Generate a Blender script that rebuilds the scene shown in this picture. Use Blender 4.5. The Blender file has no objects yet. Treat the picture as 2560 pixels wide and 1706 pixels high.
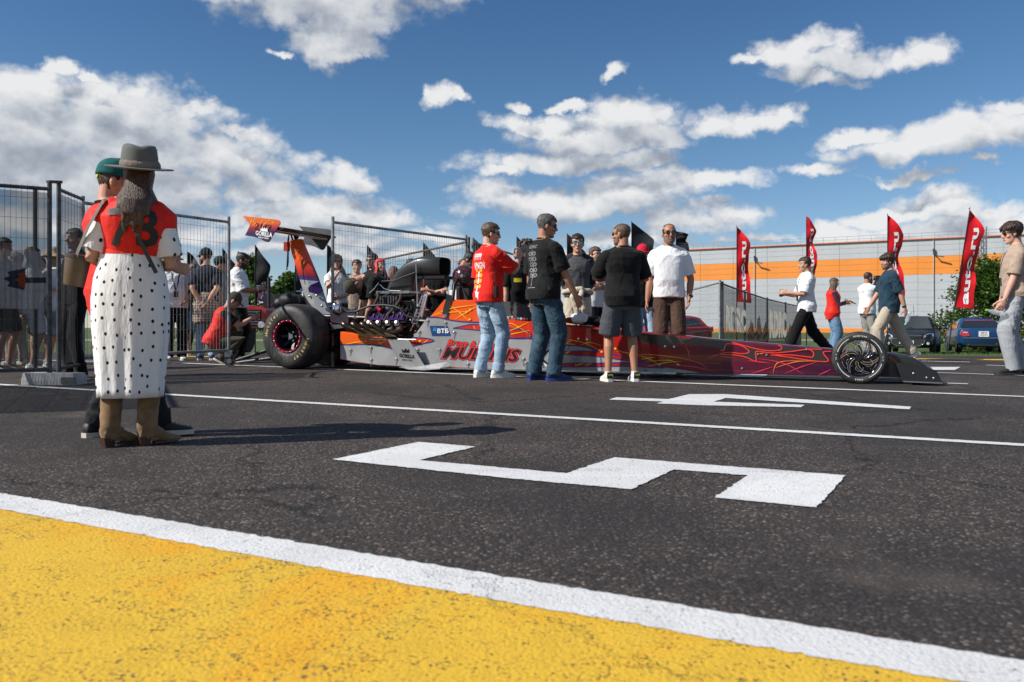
import bpy, bmesh, math, random
import numpy as np
from mathutils import Vector as V, Matrix as MX, noise as NZ
from mathutils.bvhtree import BVHTree
R = math.radians
random.seed(7)
SC = bpy.context.scene
COL = SC.collection
# ------------------------------------------------------------------ camera, sky, sun, exposure
F, HZ, CZ = 2138.0, 818.0, 0.75          # focal length in photo pixels, horizon row, eye height
cam_d = bpy.data.cameras.new('camera')
cam = bpy.data.objects.new('camera', cam_d)
COL.objects.link(cam)
cam.location = (0, 0, CZ)
cam.rotation_euler = (R(90), 0, 0)
cam_d.sensor_width = 36.0
cam_d.lens = 36.0 * F / 2560
cam_d.shift_y = -(853 - HZ) / 2560
cam_d.clip_start, cam_d.clip_end = 0.05, 3000
cam_d.dof.use_dof = True
cam_d.dof.focus_distance = 9.5
cam_d.dof.aperture_fstop = 4.0
SC.camera = cam
SC.view_settings.view_transform = 'Standard'
SC.view_settings.look = 'None'
SC.view_settings.gamma = 1.0
SC.view_settings.use_curve_mapping = False
SC.view_settings.exposure = 0.25
SUN_AZ, SUN_EL = R(-108), R(38)           # compass direction to the sun (from +Y towards +X), elevation
sd = V((math.sin(SUN_AZ) * math.cos(SUN_EL), math.cos(SUN_AZ) * math.cos(SUN_EL), math.sin(SUN_EL)))
sl = bpy.data.lights.new('sun', 'SUN')
sl.energy = 5.0
sl.angle = R(0.5)
sl.color = (1.0, 0.955, 0.88)
so = bpy.data.objects.new('sun', sl)
COL.objects.link(so)
so.location = sd * 60
so.rotation_euler = (-sd).to_track_quat('-Z', 'Y').to_euler()

world = bpy.data.worlds.new('World')
SC.world = world
world.use_nodes = True
WT = world.node_tree
WT.nodes.clear()


class NT:
    """tiny node-tree writer"""
    def __init__(s, t): s.t = t
    def n(s, typ, ins=None, **kw):
        nd = s.t.nodes.new(typ)
        for k, v in kw.items(): setattr(nd, k, v)
        for k, v in (ins or {}).items():
            if isinstance(v, bpy.types.NodeSocket): s.t.links.new(v, nd.inputs[k])
            else: nd.inputs[k].default_value = v
        return nd
    def m(s, op, a, b=0.0, c=0.0, clamp=False):
        return s.n('ShaderNodeMath', {0: a, 1: b, 2: c}, operation=op, use_clamp=clamp).outputs[0]
    def vm(s, op, a, b=(0, 0, 0)):
        nd = s.n('ShaderNodeVectorMath', {0: a, 1: b}, operation=op)
        return nd.outputs['Value'] if op in ('LENGTH', 'DOT_PRODUCT', 'DISTANCE') else nd.outputs[0]
    def mix(s, f, a, b, bt='MIX'):
        nd = s.n('ShaderNodeMix', data_type='RGBA', blend_type=bt)
        for i, v in ((0, f), (6, a), (7, b)):
            if isinstance(v, bpy.types.NodeSocket): s.t.links.new(v, nd.inputs[i])
            else: nd.inputs[i].default_value = v if i == 0 else (tuple(v) + (1,))[:4]
        return nd.outputs[2]
    def ramp(s, f, st, interp='LINEAR'):
        nd = s.n('ShaderNodeValToRGB', {0: f})
        cr = nd.color_ramp
        cr.interpolation = interp
        while len(cr.elements) < len(st): cr.elements.new(0.5)
        for e, (p, c) in zip(cr.elements, st):
            e.position = p
            e.color = (c, c, c, 1) if isinstance(c, (int, float)) else (tuple(c) + (1,))[:4]
        return nd.outputs[0]
    def noise(s, vec, scale, detail=3, rough=0.5, dist=0.0, out=0):
        return s.n('ShaderNodeTexNoise', {'Vector': vec, 'Scale': scale, 'Detail': detail, 'Roughness': rough, 'Distortion': dist}).outputs[out]
    def sstep(s, x, a, b, lo=0.0, hi=1.0):
        return s.n('ShaderNodeMapRange', {0: x, 1: a, 2: b, 3: lo, 4: hi}, interpolation_type='SMOOTHSTEP').outputs[0]


# cumulus clouds of the day: (centre, half size) seen from the camera as compass angle and elevation
CLOUDS = [
    (1290 - 480, 20, 260, 110), (830, 120, 120, 55), (848, 150, 55, 22), (560, -20, 180, 60), (1000, -60, 200, 120),
    (60, 330, 330, 130), (330, 300, 260, 90), (150, 190, 34, 34), (540, 400, 200, 95), (250, 480, 420, 110), (610, 350, 90, 30), (60, 250, 130, 70), (470, 280, 110, 42), (100, 430, 300, 110), (640, 480, 130, 60), (320, 380, 300, 90),
    (870, 450, 92, 40), (780, 520, 260, 45), (930, 560, 200, 42), (1060, 600, 120, 34), (560, 590, 330, 40), (100, 560, 300, 60), (720, 640, 300, 26),
    (250, 650, 460, 34), (620, 545, 230, 34), (900, 605, 180, 34), (1010, 650, 200, 24), (870, 452, 80, 44), (1480, 640, 260, 34),
    (1090, 255, 70, 44), (1060, 238, 30, 30), (1150, 262, 34, 26), (1525, 182, 40, 20), (690, 140, 30, 14), (230, 203, 40, 14),
    (1330, 315, 165, 34), (1570, 300, 140, 62), (1480, 350, 250, 50), (1620, 350, 150, 42), (1860, 308, 150, 42), (1960, 290, 60, 34), (1400, 410, 250, 40),
    (1300, 270, 40, 20), (1420, 270, 80, 18), (1560, 410, 130, 34), (1270, 440, 80, 24), (1350, 500, 260, 42), (1600, 480, 200, 52), (1780, 455, 130, 34), (1480, 520, 240, 34), 
    (1760, 560, 190, 44), (1830, 540, 90, 40), (1600, 590, 200, 26), (1900, 600, 120, 24), (1720, 615, 120, 22),
    (1990, 140, 130, 46), (2090, 170, 150, 44), (2090, 205, 80, 22), (2230, 160, 120, 44), (2330, 130, 62, 50), (1890, 150, 60, 20),
    (2170, 350, 130, 28), (2390, 345, 170, 62), (2520, 330, 150, 66), (2300, 375, 220, 40), (2540, 270, 80, 22), (2050, 430, 90, 22), (2250, 440, 100, 15), (2440, 415, 34, 12),
    (2330, 515, 110, 44), (2210, 545, 90, 30), (2420, 530, 110, 22), (2520, 570, 170, 46), (2360, 590, 240, 40), (2110, 590, 80, 34), (2200, 610, 190, 34),
]
g = bpy.data.node_groups.new('cloud_density', 'ShaderNodeTree')
g.interface.new_socket('Dir', in_out='INPUT', socket_type='NodeSocketVector')
g.interface.new_socket('Density', in_out='OUTPUT', socket_type='NodeSocketFloat')
G = NT(g)
gi = G.n('NodeGroupInput').outputs[0]
gd = G.vm('NORMALIZE', gi)
sx = G.n('ShaderNodeSeparateXYZ', {0: gd}).outputs
az = G.m('ARCTAN2', sx[0], sx[1])
el = G.m('ARCSINE', sx[2])
# small-scale domain warp so the blobs lose their oval outline
wv = G.noise(gd, 13.0, 5, 0.6, out=1)
wv = G.vm('MULTIPLY', G.vm('SUBTRACT', wv, (0.5, 0.5, 0.5)), (0.10, 0.065, 0))
pos = G.vm('ADD', G.n('ShaderNodeCombineXYZ', {0: az, 1: el}).outputs[0], wv)
best = None
for cx, cy, rx, ry in CLOUDS:
    a_ = math.atan((cx - 1280) / F)
    e_ = math.atan((HZ - cy) * math.cos(a_) / F)
    v = G.vm('MULTIPLY', G.vm('SUBTRACT', pos, (a_, e_, 0)), (F / rx * 1.06, F / ry * 1.08, 0))
    v = G.vm('MAXIMUM', v, G.vm('MULTIPLY', v, (-1, -1.5, 0)))
    L = G.vm('LENGTH', v)
    best = L if best is None else G.m('MINIMUM', best, L)
m = G.m('MULTIPLY', G.m('SUBTRACT', 1.0, best), 0.72)
m = G.m('MAXIMUM', m, -0.7)
gen = G.m('MULTIPLY', G.m('SUBTRACT', G.noise(G.vm('MULTIPLY', gd, (1, 1, 2.2)), 2.6, 3, 0.5), 0.56), 4.0)
side = G.m('MAXIMUM', G.sstep(G.m('ABSOLUTE', az), 0.62, 0.8), G.sstep(el, 0.42, 0.6))
gen = G.m('ADD', gen, G.m('MULTIPLY', G.m('SUBTRACT', side, 1.0), 3.0))
m = G.m('MAXIMUM', m, gen)
nd = G.vm('MULTIPLY', gd, (1, 1, 1.35))
f1 = G.m('SUBTRACT', G.noise(nd, 14.0, 7, 0.58), 0.5)
wn = G.vm('ADD', nd, G.vm('MULTIPLY', wv, (0.5, 0.5, 0.5)))
vo = G.n('ShaderNodeTexVoronoi', {'Vector': wn, 'Scale': 26.0, 'Detail': 2.0, 'Roughness': 0.55, 'Lacunarity': 2.3}, normalize=True).outputs['Distance']
f2 = G.m('SUBTRACT', 0.42, vo)
den = G.m('ADD', m, G.m('ADD', G.m('MULTIPLY', f1, 1.4), G.m('MULTIPLY', f2, 0.95)))
go = G.n('NodeGroupOutput')
g.links.new(den, go.inputs[0])

W = NT(WT)
wd = W.n('ShaderNodeTexCoord').outputs['Generated']
sky = W.n('ShaderNodeTexSky', sky_type='NISHITA', sun_disc=False, sun_elevation=SUN_EL, sun_rotation=SUN_AZ,
          air_density=1.0, dust_density=0.0, ozone_density=1.6).outputs[0]
def cden(v):
    nd = W.n('ShaderNodeGroup', node_tree=g)
    WT.links.new(v, nd.inputs[0])
    return nd.outputs[0]
d0 = cden(wd)
d1 = cden(W.vm('ADD', wd, (-0.014, 0, 0.026)))
alpha = W.sstep(d0, -0.06, 0.46)
lit = W.m('ADD', W.m('MULTIPLY', W.m('SUBTRACT', d0, d1), 0.95), W.m('SUBTRACT', 0.66, W.m('MULTIPLY', W.m('MAXIMUM', d0, 0.0), 0.42)), clamp=True)
ccol = W.ramp(lit, [(0.0, (3.6, 4.0, 4.7)), (0.30, (5.0, 5.4, 6.1)), (0.58, (7.2, 7.5, 7.9)), (1.0, (9.7, 9.7, 9.7))])
tint = W.ramp(W.n('ShaderNodeSeparateXYZ', {0: W.vm('NORMALIZE', wd)}).outputs[2], [(0.0, (0.88, 0.95, 1.18)), (0.1, (0.76, 0.92, 1.13)), (0.22, (0.62, 0.86, 1.06)), (0.45, (0.40, 0.70, 0.98))])
sky = W.mix(1.0, sky, tint, 'MULTIPLY')
col = W.mix(W.m('MULTIPLY', alpha, 0.96), sky, ccol)
bg = W.n('ShaderNodeBackground', {0: col, 1: 0.074})
WT.links.new(bg.outputs[0], W.n('ShaderNodeOutputWorld').inputs[0])
world.cycles.sampling_method = 'MANUAL'
world.cycles.sample_map_resolution = 512
SC.cycles.use_denoising = True
SC.cycles.max_bounces = 6
SC.cycles.diffuse_bounces = 2
SC.cycles.glossy_bounces = 3
SC.cycles.transparent_max_bounces = 16
# ------------------------------------------------------------------ ground height, pixel -> place helpers
_gy = [(-60, -.84 * 0), (0, 0), (13, .182), (14.5, .2), (16, .207), (17.5, .195), (20, .13), (26, -.1), (33, -.3), (45, -.36), (60, -.27), (75, -.2), (110, -.13), (160, -.15), (600, 0.2)]
def gz(Y):
    if Y < 0: return .014 * Y
    for (a, za), (b, zb) in zip(_gy, _gy[1:]):
        if a <= Y <= b: return za + (zb - za) * (Y - a) / (b - a)
    return .2
def pt(px, py, Y): return V(((px - 1280) * Y / F, Y, CZ - (py - HZ) * Y / F))
def gp(px, py, dz=0.0):
    Y = CZ / (.014 + (py - HZ) / F)
    return V(((px - 1280) * Y / F, Y, gz(Y) + dz))
def at(px, Y, dz=0.0): return V(((px - 1280) * Y / F, Y, gz(Y) + dz))

# ------------------------------------------------------------------ materials
MATS = {}
def c8(r, g, b):
    f = lambda c: (c / 255 / 12.92) if c / 255 <= .04045 else ((c / 255 + .055) / 1.055) ** 2.4
    return (f(r), f(g), f(b))
def newmat(name):
    mt = bpy.data.materials.new(name); mt.use_nodes = True
    t = mt.node_tree; t.nodes.clear()
    n = NT(t)
    bs = n.n('ShaderNodeBsdfPrincipled')
    out = n.n('ShaderNodeOutputMaterial')
    t.links.new(bs.outputs[0], out.inputs[0])
    MATS[name] = mt
    return mt, n, bs, out
def setp(n, bs, **kw):
    for k, v in kw.items():
        k = k.replace('_', ' ')
        if isinstance(v, bpy.types.NodeSocket): n.t.links.new(v, bs.inputs[k])
        else: bs.inputs[k].default_value = ((tuple(v) + (1,))[:4] if 'Color' in k else tuple(v)) if isinstance(v, (tuple, list)) else v
def mat(name, col, rough=.6, metal=0., var=.12, vs=8., bump=0., bs_=60., coat=0., spec=.5, sheen=0., stretch=(1, 1, 1), alpha=1.0):
    """plain surface with colour variation, roughness variation and fine relief"""
    if name in MATS: return MATS[name]
    mt, n, bs, out = newmat(name)
    oc = n.n('ShaderNodeTexCoord').outputs['Object']
    oc = n.vm('MULTIPLY', oc, stretch)
    f = n.noise(oc, vs, 4, .6)
    lo = tuple(c * (1 - var) for c in col); hi = tuple(min(1, c * (1 + var)) for c in col)
    setp(n, bs, Base_Color=n.mix(n.sstep(f, .3, .7), lo, hi), Metallic=metal, Coat_Weight=coat, Specular_IOR_Level=spec)
    setp(n, bs, Roughness=n.n('ShaderNodeMapRange', {0: n.noise(oc, vs * 2.3, 3), 3: max(0.02, rough - .1), 4: min(1, rough + .1)}).outputs[0])
    if coat: bs.inputs['Coat Roughness'].default_value = .04
    if sheen: bs.inputs['Sheen Weight'].default_value = sheen
    if bump:
        b = n.n('ShaderNodeBump', {'Strength': bump, 'Distance': .01, 'Height': n.noise(oc, bs_, 4, .6)})
        n.t.links.new(b.outputs[0], bs.inputs['Normal'])
    if alpha < 1:
        tr = n.n('ShaderNodeBsdfTransparent')
        mx = n.n('ShaderNodeMixShader', {0: alpha})
        n.t.links.new(tr.outputs[0], mx.inputs[1]); n.t.links.new(bs.outputs[0], mx.inputs[2]); n.t.links.new(mx.outputs[0], out.inputs[0])
    return mt

# ------------------------------------------------------------------ mesh buffer
class B:
    def __init__(s): s.v = []; s.f = []; s.mi = []; s.m = 0
    def add(s, vs, fs):
        o = len(s.v); s.v += [V(p) for p in vs]; s.f += [[i + o for i in f] for f in fs]; s.mi += [s.m] * len(fs)
        return s
    def loft(s, rings, cap=True, closed=True):
        n = len(rings[0]); vs = [p for r in rings for p in r]; fs = []
        for i in range(len(rings) - 1):
            for j in range(n if closed else n - 1):
                a = i * n + j; b = i * n + (j + 1) % n
                fs.append([a, b, b + n, a + n])
        if cap: fs += [list(range(n))[::-1], list(range((len(rings) - 1) * n, len(rings) * n))]
        return s.add(vs, fs)
    def tube(s, pts, r, n=8, cap=True, up=None):
        pts = [V(p) for p in pts]; rs = r if isinstance(r, (list, tuple)) else [r] * len(pts)
        rings = []; pu = None
        for i, p in enumerate(pts):
            t = (pts[min(i + 1, len(pts) - 1)] - pts[max(i - 1, 0)])
            t = t.normalized() if t.length > 1e-9 else V((0, 0, 1))
            u = up if up is not None else (pu if pu is not None else (V((1, 0, 0)) if abs(t.x) < .9 else V((0, 1, 0))))
            u = (u - t * u.dot(t))
            u = u.normalized() if u.length > 1e-6 else t.orthogonal().normalized()
            pu = u; w = t.cross(u)
            ra, rb = rs[i] if isinstance(rs[i], (tuple, list)) else (rs[i], rs[i])
            rings.append([p + u * math.cos(k * 2 * math.pi / n) * ra + w * math.sin(k * 2 * math.pi / n) * rb for k in range(n)])
        return s.loft(rings, cap)
    def box(s, c, d, rot=None):
        c = V(c); hx, hy, hz = d[0] / 2, d[1] / 2, d[2] / 2
        ps = [V((x, y, z)) for z in (-hz, hz) for x, y in ((-hx, -hy), (hx, -hy), (hx, hy), (-hx, hy))]
        if rot is not None: ps = [rot @ p for p in ps]
        return s.add([p + c for p in ps], [[3, 2, 1, 0], [4, 5, 6, 7], [0, 1, 5, 4], [1, 2, 6, 5], [2, 3, 7, 6], [3, 0, 4, 7]])
    def bar(s, a, b, w, h, up=(0, 0, 1)):
        a, b = V(a), V(b); t = (b - a).normalized(); u = V(up); u = (u - t * u.dot(t)).normalized(); x = t.cross(u)
        q = [(-1, -1), (1, -1), (1, 1), (-1, 1)]
        return s.loft([[p + x * i * w / 2 + u * j * h / 2 for i, j in q] for p in (a, b)])
    def prism(s, poly, d):
        d = V(d); poly = [V(p) for p in poly]
        return s.loft([poly, [p + d for p in poly]])
    def lathe(s, prof, n=24, mx=None, cap=False):
        mx = mx or MX.Identity(4)
        return s.loft([[mx @ V((r * math.cos(k * 2 * math.pi / n), r * math.sin(k * 2 * math.pi / n), z)) for k in range(n)] for r, z in prof], cap)
    def sph(s, c, r, nu=14, nv=9, mx=None):
        c = V(c); r = (r, r, r) if not isinstance(r, (tuple, list)) else r
        rings = []
        for i in range(1, nv):
            t = math.pi * i / nv
            ring = [V((r[0] * math.sin(t) * math.cos(2 * math.pi * k / nu), r[1] * math.sin(t) * math.sin(2 * math.pi * k / nu), -r[2] * math.cos(t))) for k in range(nu)]
            rings.append([(mx @ p if mx else p) + c for p in ring])
        bt = V((0, 0, -r[2])); tp = V((0, 0, r[2]))
        if mx: bt, tp = mx @ bt, mx @ tp
        vs = [p for q in rings for p in q] + [bt + c, tp + c]; N = len(vs); fs = []
        for i in range(len(rings) - 1):
            for j in range(nu):
                a = i * nu + j; b = i * nu + (j + 1) % nu; fs.append([a, b, b + nu, a + nu])
        l = (len(rings) - 1) * nu
        for j in range(nu): fs += [[N - 2, (j + 1) % nu, j], [N - 1, l + j, l + (j + 1) % nu]]
        return s.add(vs, fs)
    def poly(s, ps): return s.add(ps, [list(range(len(ps)))])
    def ribbon(s, pts, w, nrm, taper=False):
        pts = [V(p) for p in pts]; nrm = V(nrm).normalized(); L = []; n = len(pts)
        for i, p in enumerate(pts):
            t = (pts[min(i + 1, n - 1)] - pts[max(i - 1, 0)]).normalized(); x = t.cross(nrm).normalized()
            k = (1 - .85 * abs(2 * i / (n - 1) - 1)) if taper else 1
            L.append([p - x * w * k / 2, p + x * w * k / 2])
        return s.loft(L, cap=False, closed=False)
    def xf(s, mx): s.v = [mx @ p for p in s.v]; return s
    def mesh(s, name):
        me = bpy.data.meshes.new(name); me.from_pydata([tuple(p) for p in s.v], [], s.f); 
        if any(s.mi): me.polygons.foreach_set('material_index', s.mi)
        me.update(); return me
    def obj(s, name, mats, parent=None, smooth=None, fix=True, world=False, **tags):
        me = s.mesh(name)
        return mkobj(name, me, mats, parent, smooth, fix, world, **tags)
def mkobj(name, me, mats, parent=None, smooth=None, fix=True, world=False, **tags):
    if fix:
        bm = bmesh.new(); bm.from_mesh(me); bmesh.ops.recalc_face_normals(bm, faces=bm.faces); bm.to_mesh(me); bm.free()
    for m_ in (mats if isinstance(mats, (list, tuple)) else [mats]): me.materials.append(m_)
    if smooth is not None:
        me.polygons.foreach_set('use_smooth', [True] * len(me.polygons))
        if smooth < 180:
            try: me.set_sharp_from_angle(angle=R(smooth))
            except Exception: pass
    o = bpy.data.objects.new(name, me); COL.objects.link(o)
    if parent is not None:
        if world: me.transform(wm(parent).inverted())
        o.parent = parent
    for k, v in tags.items():
        if v is not None: o[k] = v
    return o
def wm(o):
    l = MX.Translation(o.location) @ o.rotation_euler.to_matrix().to_4x4() @ MX.Diagonal((*o.scale, 1))
    return wm(o.parent) @ l if o.parent else l
def thing(name, label, cat, loc=(0, 0, 0), rz=0.0, group=None):
    o = bpy.data.objects.new(name, None); COL.objects.link(o)
    o.empty_display_size = .2
    o.location = loc; o.rotation_euler = (0, 0, rz); o['label'] = label; o['category'] = cat
    if group: o['group'] = group
    return o
def tag(o, label, cat, group=None):
    o['label'] = label; o['category'] = cat
    if group: o['group'] = group
    return o
_tx = {}
def text2d(txt, size=1.0, shear=0.0, off=0.0, sx=1.0, align='CENTER', res=2):
    """flat outline of lettering: (verts2d, faces)"""
    k = (txt, shear, off, align, res)
    if k not in _tx:
        cu = bpy.data.curves.new('lettering', 'FONT'); cu.body = txt; cu.shear = shear; cu.offset = off; cu.resolution_u = res
        cu.align_x = align; cu.align_y = 'CENTER'; cu.fill_mode = 'FRONT'
        o = bpy.data.objects.new('lettering', cu); COL.objects.link(o)
        dg = bpy.context.evaluated_depsgraph_get()
        me = bpy.data.meshes.new_from_object(o.evaluated_get(dg))
        _tx[k] = ([(v.co.x, v.co.y) for v in me.vertices], [list(p.vertices) for p in me.polygons])
        bpy.data.objects.remove(o); bpy.data.curves.remove(cu); bpy.data.meshes.remove(me)
    vs, fs = _tx[k]
    return [(x * size * sx, y * size) for x, y in vs], fs
def put_text(b, txt, fn, **kw):
    """fn maps (u, v) of the lettering to a point in space"""
    vs, fs = text2d(txt, **kw)
    return b.add([fn(u, v) for u, v in vs], fs)
def frame(o, u, v):
    o, u, v = V(o), V(u).normalized(), V(v).normalized()
    return lambda a, b: o + u * a + v * b
def remesh(b, vox, dec=.4, smooth=3, name='m'):
    me = b.mesh(name)
    bm = bmesh.new(); bm.from_mesh(me); bmesh.ops.recalc_face_normals(bm, faces=bm.faces); bm.to_mesh(me); bm.free()
    o = bpy.data.objects.new(name, me); COL.objects.link(o)
    md = o.modifiers.new('r', 'REMESH'); md.mode = 'VOXEL'; md.voxel_size = vox
    if smooth: md = o.modifiers.new('s', 'SMOOTH'); md.factor = .5; md.iterations = smooth
    if dec < 1: md = o.modifiers.new('d', 'DECIMATE'); md.ratio = dec
    dg = bpy.context.evaluated_depsgraph_get()
    r = bpy.data.meshes.new_from_object(o.evaluated_get(dg))
    bpy.data.objects.remove(o); bpy.data.meshes.remove(me)
    r.name = name
    return r
def wrinkle(me, amp, sc, seed, zlo=None):
    """cloth folds as real relief along the normals"""
    n = len(me.vertices); co = np.empty(n * 3); no = np.empty(n * 3)
    me.vertices.foreach_get('co', co); me.vertex_normals.foreach_get('vector', no)
    co = co.reshape(-1, 3); no = no.reshape(-1, 3); d = np.empty(n)
    for i in range(n):
        p = co[i]
        w = NZ.noise(V((p[0] * 3 + seed, p[1] * 3, p[2] * 3))) * .9
        q = V((p[0] * sc[0] + p[2] * sc[0] * .55 + seed + w, p[1] * sc[1] - p[2] * 2.0 + w, p[2] * sc[2] + seed * .7 + p[0] * 4))
        a = max(0, 1 - abs(NZ.noise(q)) * 2.6); b_ = max(0, 1 - abs(NZ.noise(q * 1.7 + V((5, 1, 3)))) * 3.0)
        mk = .45 + .9 * NZ.noise(V((p[0] * 2.2 - seed, p[1] * 2.2 + 3, p[2] * 2.4)))
        d[i] = (a * a * .9 + b_ * b_ * .5) * max(0.05, mk) - .12 + .16 * NZ.noise(V((p[0] * 5, p[1] * 5 + seed, p[2] * 4)))
    d = np.maximum(d, -.14)
    if zlo is not None: d *= np.clip((zlo - co[:, 2]) / .08, 0.0, 1)
    co += no * (d * amp)[:, None]
    me.vertices.foreach_set('co', co.ravel()); me.update()
    return me
# ------------------------------------------------------------------ ground
def asphalt_mat(name, paint=None, wear=.5):
    mt, n, bs, out = newmat(name)
    oc = n.n('ShaderNodeTexCoord').outputs['Object']
    big = n.noise(oc, .45, 4, .6); mid = n.noise(oc, 5.0, 5, .62)
    vo = n.n('ShaderNodeTexVoronoi', {'Vector': oc, 'Scale': 85.0})
    dst, rnd = vo.outputs['Distance'], n.n('ShaderNodeSeparateColor', {0: vo.outputs['Color']}).outputs
    stone = n.ramp(rnd[0], [(0, (.020, .017, .0155)), (.40, (.056, .043, .036)), (.70, (.100, .075, .062)), (.88, (.165, .128, .105)), (1, (.40, .34, .285))])
    fine = n.noise(oc, 400.0, 2, .6)
    c = n.mix(n.sstep(dst, .28, .75), stone, (.0165, .0145, .0135))
    c = n.mix(.25, c, n.ramp(mid, [(.3, (.018, .016, .015)), (.75, (.085, .069, .060))]))
    c = n.mix(n.sstep(big, .44, .60), c, n.mix(.6, c, (.019, .0175, .017)))
    c = n.mix(n.m('MULTIPLY', n.sstep(n.noise(oc, 1.3, 5, .6), .54, .72), .42), c, (.115, .092, .077))
    # cracks: cell edges of a warped pattern, only in some places
    wp = n.vm('ADD', oc, n.vm('MULTIPLY', n.vm('SUBTRACT', n.noise(oc, 3.5, 6, .7, out=1), (.5, .5, .5)), (.55, .55, 0)))
    ce = n.n('ShaderNodeTexVoronoi', {'Vector': n.vm('MULTIPLY', wp, (1, 1, 0)), 'Scale': .42}, feature='DISTANCE_TO_EDGE').outputs[0]
    cm = n.m('MULTIPLY', n.sstep(ce, .001, .006, 1, 0), n.sstep(n.noise(oc, .8, 2), .45, .53))
    c = n.mix(n.m('MULTIPLY', cm, .85), c, (.009, .008, .008))
    h = n.m('ADD', n.m('MULTIPLY', n.m('SUBTRACT', 1.0, dst), .0045 if not paint else .0022), n.m('MULTIPLY', fine, .0012))
    h = n.m('SUBTRACT', n.m('ADD', h, n.m('MULTIPLY', mid, .010 if not paint else .004)), n.m('MULTIPLY', cm, .012 if not paint else .003))
    rough = .82
    if paint:
        w1 = n.m('ADD', n.m('ADD', n.m('MULTIPLY', n.noise(oc, 95.0, 4, .75), .70), n.m('MULTIPLY', n.noise(oc, 14.0, 5, .7), .26)), n.m('MULTIPLY', big, .12))
        keep = n.sstep(w1, .36 + wear * .19, .405 + wear * .19)
        hue = n.noise(oc, .9, 4, .6, 1.2)
        pc = n.mix(n.sstep(hue, .47, .64), paint[0], paint[1])
        pc = n.mix(n.m('MULTIPLY', n.sstep(n.noise(oc, 7, 6, .7), .5, .72), .30), pc, tuple(x * .6 for x in paint[0]))
        c = n.mix(n.m('MULTIPLY', keep, n.m('SUBTRACT', 1.0, n.m('MULTIPLY', cm, .12))), c, pc)
        rough = .62
    setp(n, bs, Base_Color=c, Roughness=rough, Specular_IOR_Level=.35)
    b = n.n('ShaderNodeBump', {'Strength': .9, 'Distance': 1.0, 'Height': h})
    n.t.links.new(b.outputs[0], bs.inputs['Normal'])
    return mt
M_ASPH = asphalt_mat('asphalt')
M_WHITE = asphalt_mat('white_road_paint', ((.64, .64, .635), (.72, .72, .71)), .33)
M_YEL = asphalt_mat('yellow_road_paint', ((.70, .43, .032), (.75, .375, .014)), .475)
mt, n, bs, out = newmat('meadow')
oc = n.n('ShaderNodeTexCoord').outputs['Object']
c = n.ramp(n.noise(oc, 1.2, 6, .7), [(.25, (.035, .06, .014)), (.5, (.06, .10, .02)), (.75, (.11, .13, .045))])
c = n.mix(n.sstep(n.noise(oc, 30, 3, .7), .6, .75), c, (.10, .12, .03))
setp(n, bs, Base_Color=c, Roughness=.9)
b = n.n('ShaderNodeBump', {'Strength': .8, 'Distance': .05, 'Height': n.noise(oc, 25, 4)}); n.t.links.new(b.outputs[0], bs.inputs['Normal'])
M_MEAD = mt

ROWS = sorted(set([-30, -10] + [y for y, _ in _gy if y >= 0] + [18.5, 19.2, 21, 22, 23.5, 25, 28, 30, 36, 40, 50, 56, 65, 90, 130, 250]))
b = B()
b.loft([[V((x, Y, gz(Y) - .012)) for x in (-500, -200, -60, -20, 0, 20, 60, 200, 600)] for Y in ROWS], cap=False, closed=False)
b.obj('ground', M_MEAD, kind='structure')
b = B()
def xedge(Y): return 8.6 - (Y - 16.2) / (.42 if Y < 19 else .80) - (3.3 if Y >= 19 else 0)
rows = [Y for Y in ROWS if Y <= 60]
b.loft([[V((x, Y, gz(Y))) for x in (-120, min(xedge(Y), 90) if Y > 0 else 90)] for Y in rows], cap=False, closed=False)
b.obj('tarmac', M_ASPH, kind='structure')
b = B(); b.loft([[V((x, 62, gz(62) + .0)), V((x, 69, gz(69) + .0))] for x in (-200, 300)], cap=False, closed=False)
b.obj('service_road', mat('pale_gravel', (.22, .20, .18), .9, bump=.3, bs_=8), kind='structure')

# painted markings, each its own sheet a few millimetres proud of the tarmac
def marking(name, pix, m_, dz=.005, subdiv=True):
    P = [gp(x, y, dz) for x, y in pix]; Q = []; rn = random.Random(len(pix))
    for p, q in zip(P, P[1:] + P[:1]):
        n_ = max(1, min(260, int((q - p).length / .022)))
        for j in range(n_):
            v = p.lerp(q, j / n_)
            if 0 < j: v = v + V((rn.gauss(0, .0035), rn.gauss(0, .0035), 0))
            Q.append(v)
    bb = B(); bb.poly(Q); return bb.obj(name, m_, fix=False, kind='structure')
def line(name, a, b_, w, m_=None, dz=.005):
    A, C = gp(*a), gp(*b_); t = (C - A); t.z = 0; t.normalize(); nn = V((-t.y, t.x, 0)) * w / 2
    bb = B(); N = 420 if w < .2 else 40; rn = random.Random(int(w * 1e4) + int(a[1]))
    bb.loft([[V((*(A.lerp(C, k / N) + s * nn * (1 + rn.gauss(0, .055))).xy, 0)) for s in (-1, 1)] for k in range(N + 1)], cap=False, closed=False)
    for p in bb.v: p.z = gz(p.y) + dz
    return bb.obj(name, m_ or M_WHITE, fix=False, kind='structure')
u0, u1 = gp(-400, 1168.9), gp(2700, 1680.6)
l0, l1 = gp(-400, 1202.6), gp(2700, 1763)
marking('white_edge_line', [(-400, 1168.9), (0, 1235.6), (1280, 1449.4), (2560, 1657.8), (2700, 1680.6), (2700, 1763), (2368, 1706), (1280, 1512.8), (0, 1276.4), (-400, 1202.6)], M_WHITE, .006)
A, C = gp(-400, 1203.2), gp(2700, 1763.6); dv = V((-.47, -.88, 0)) * 5
q = [V((A.x - 6, A.y + 3.2, 0)), A, C, V((C.x + 6, C.y - 3.2, 0)), V((C.x, C.y, 0)) + dv * 1.6, V((A.x, A.y, 0)) + dv]
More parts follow.
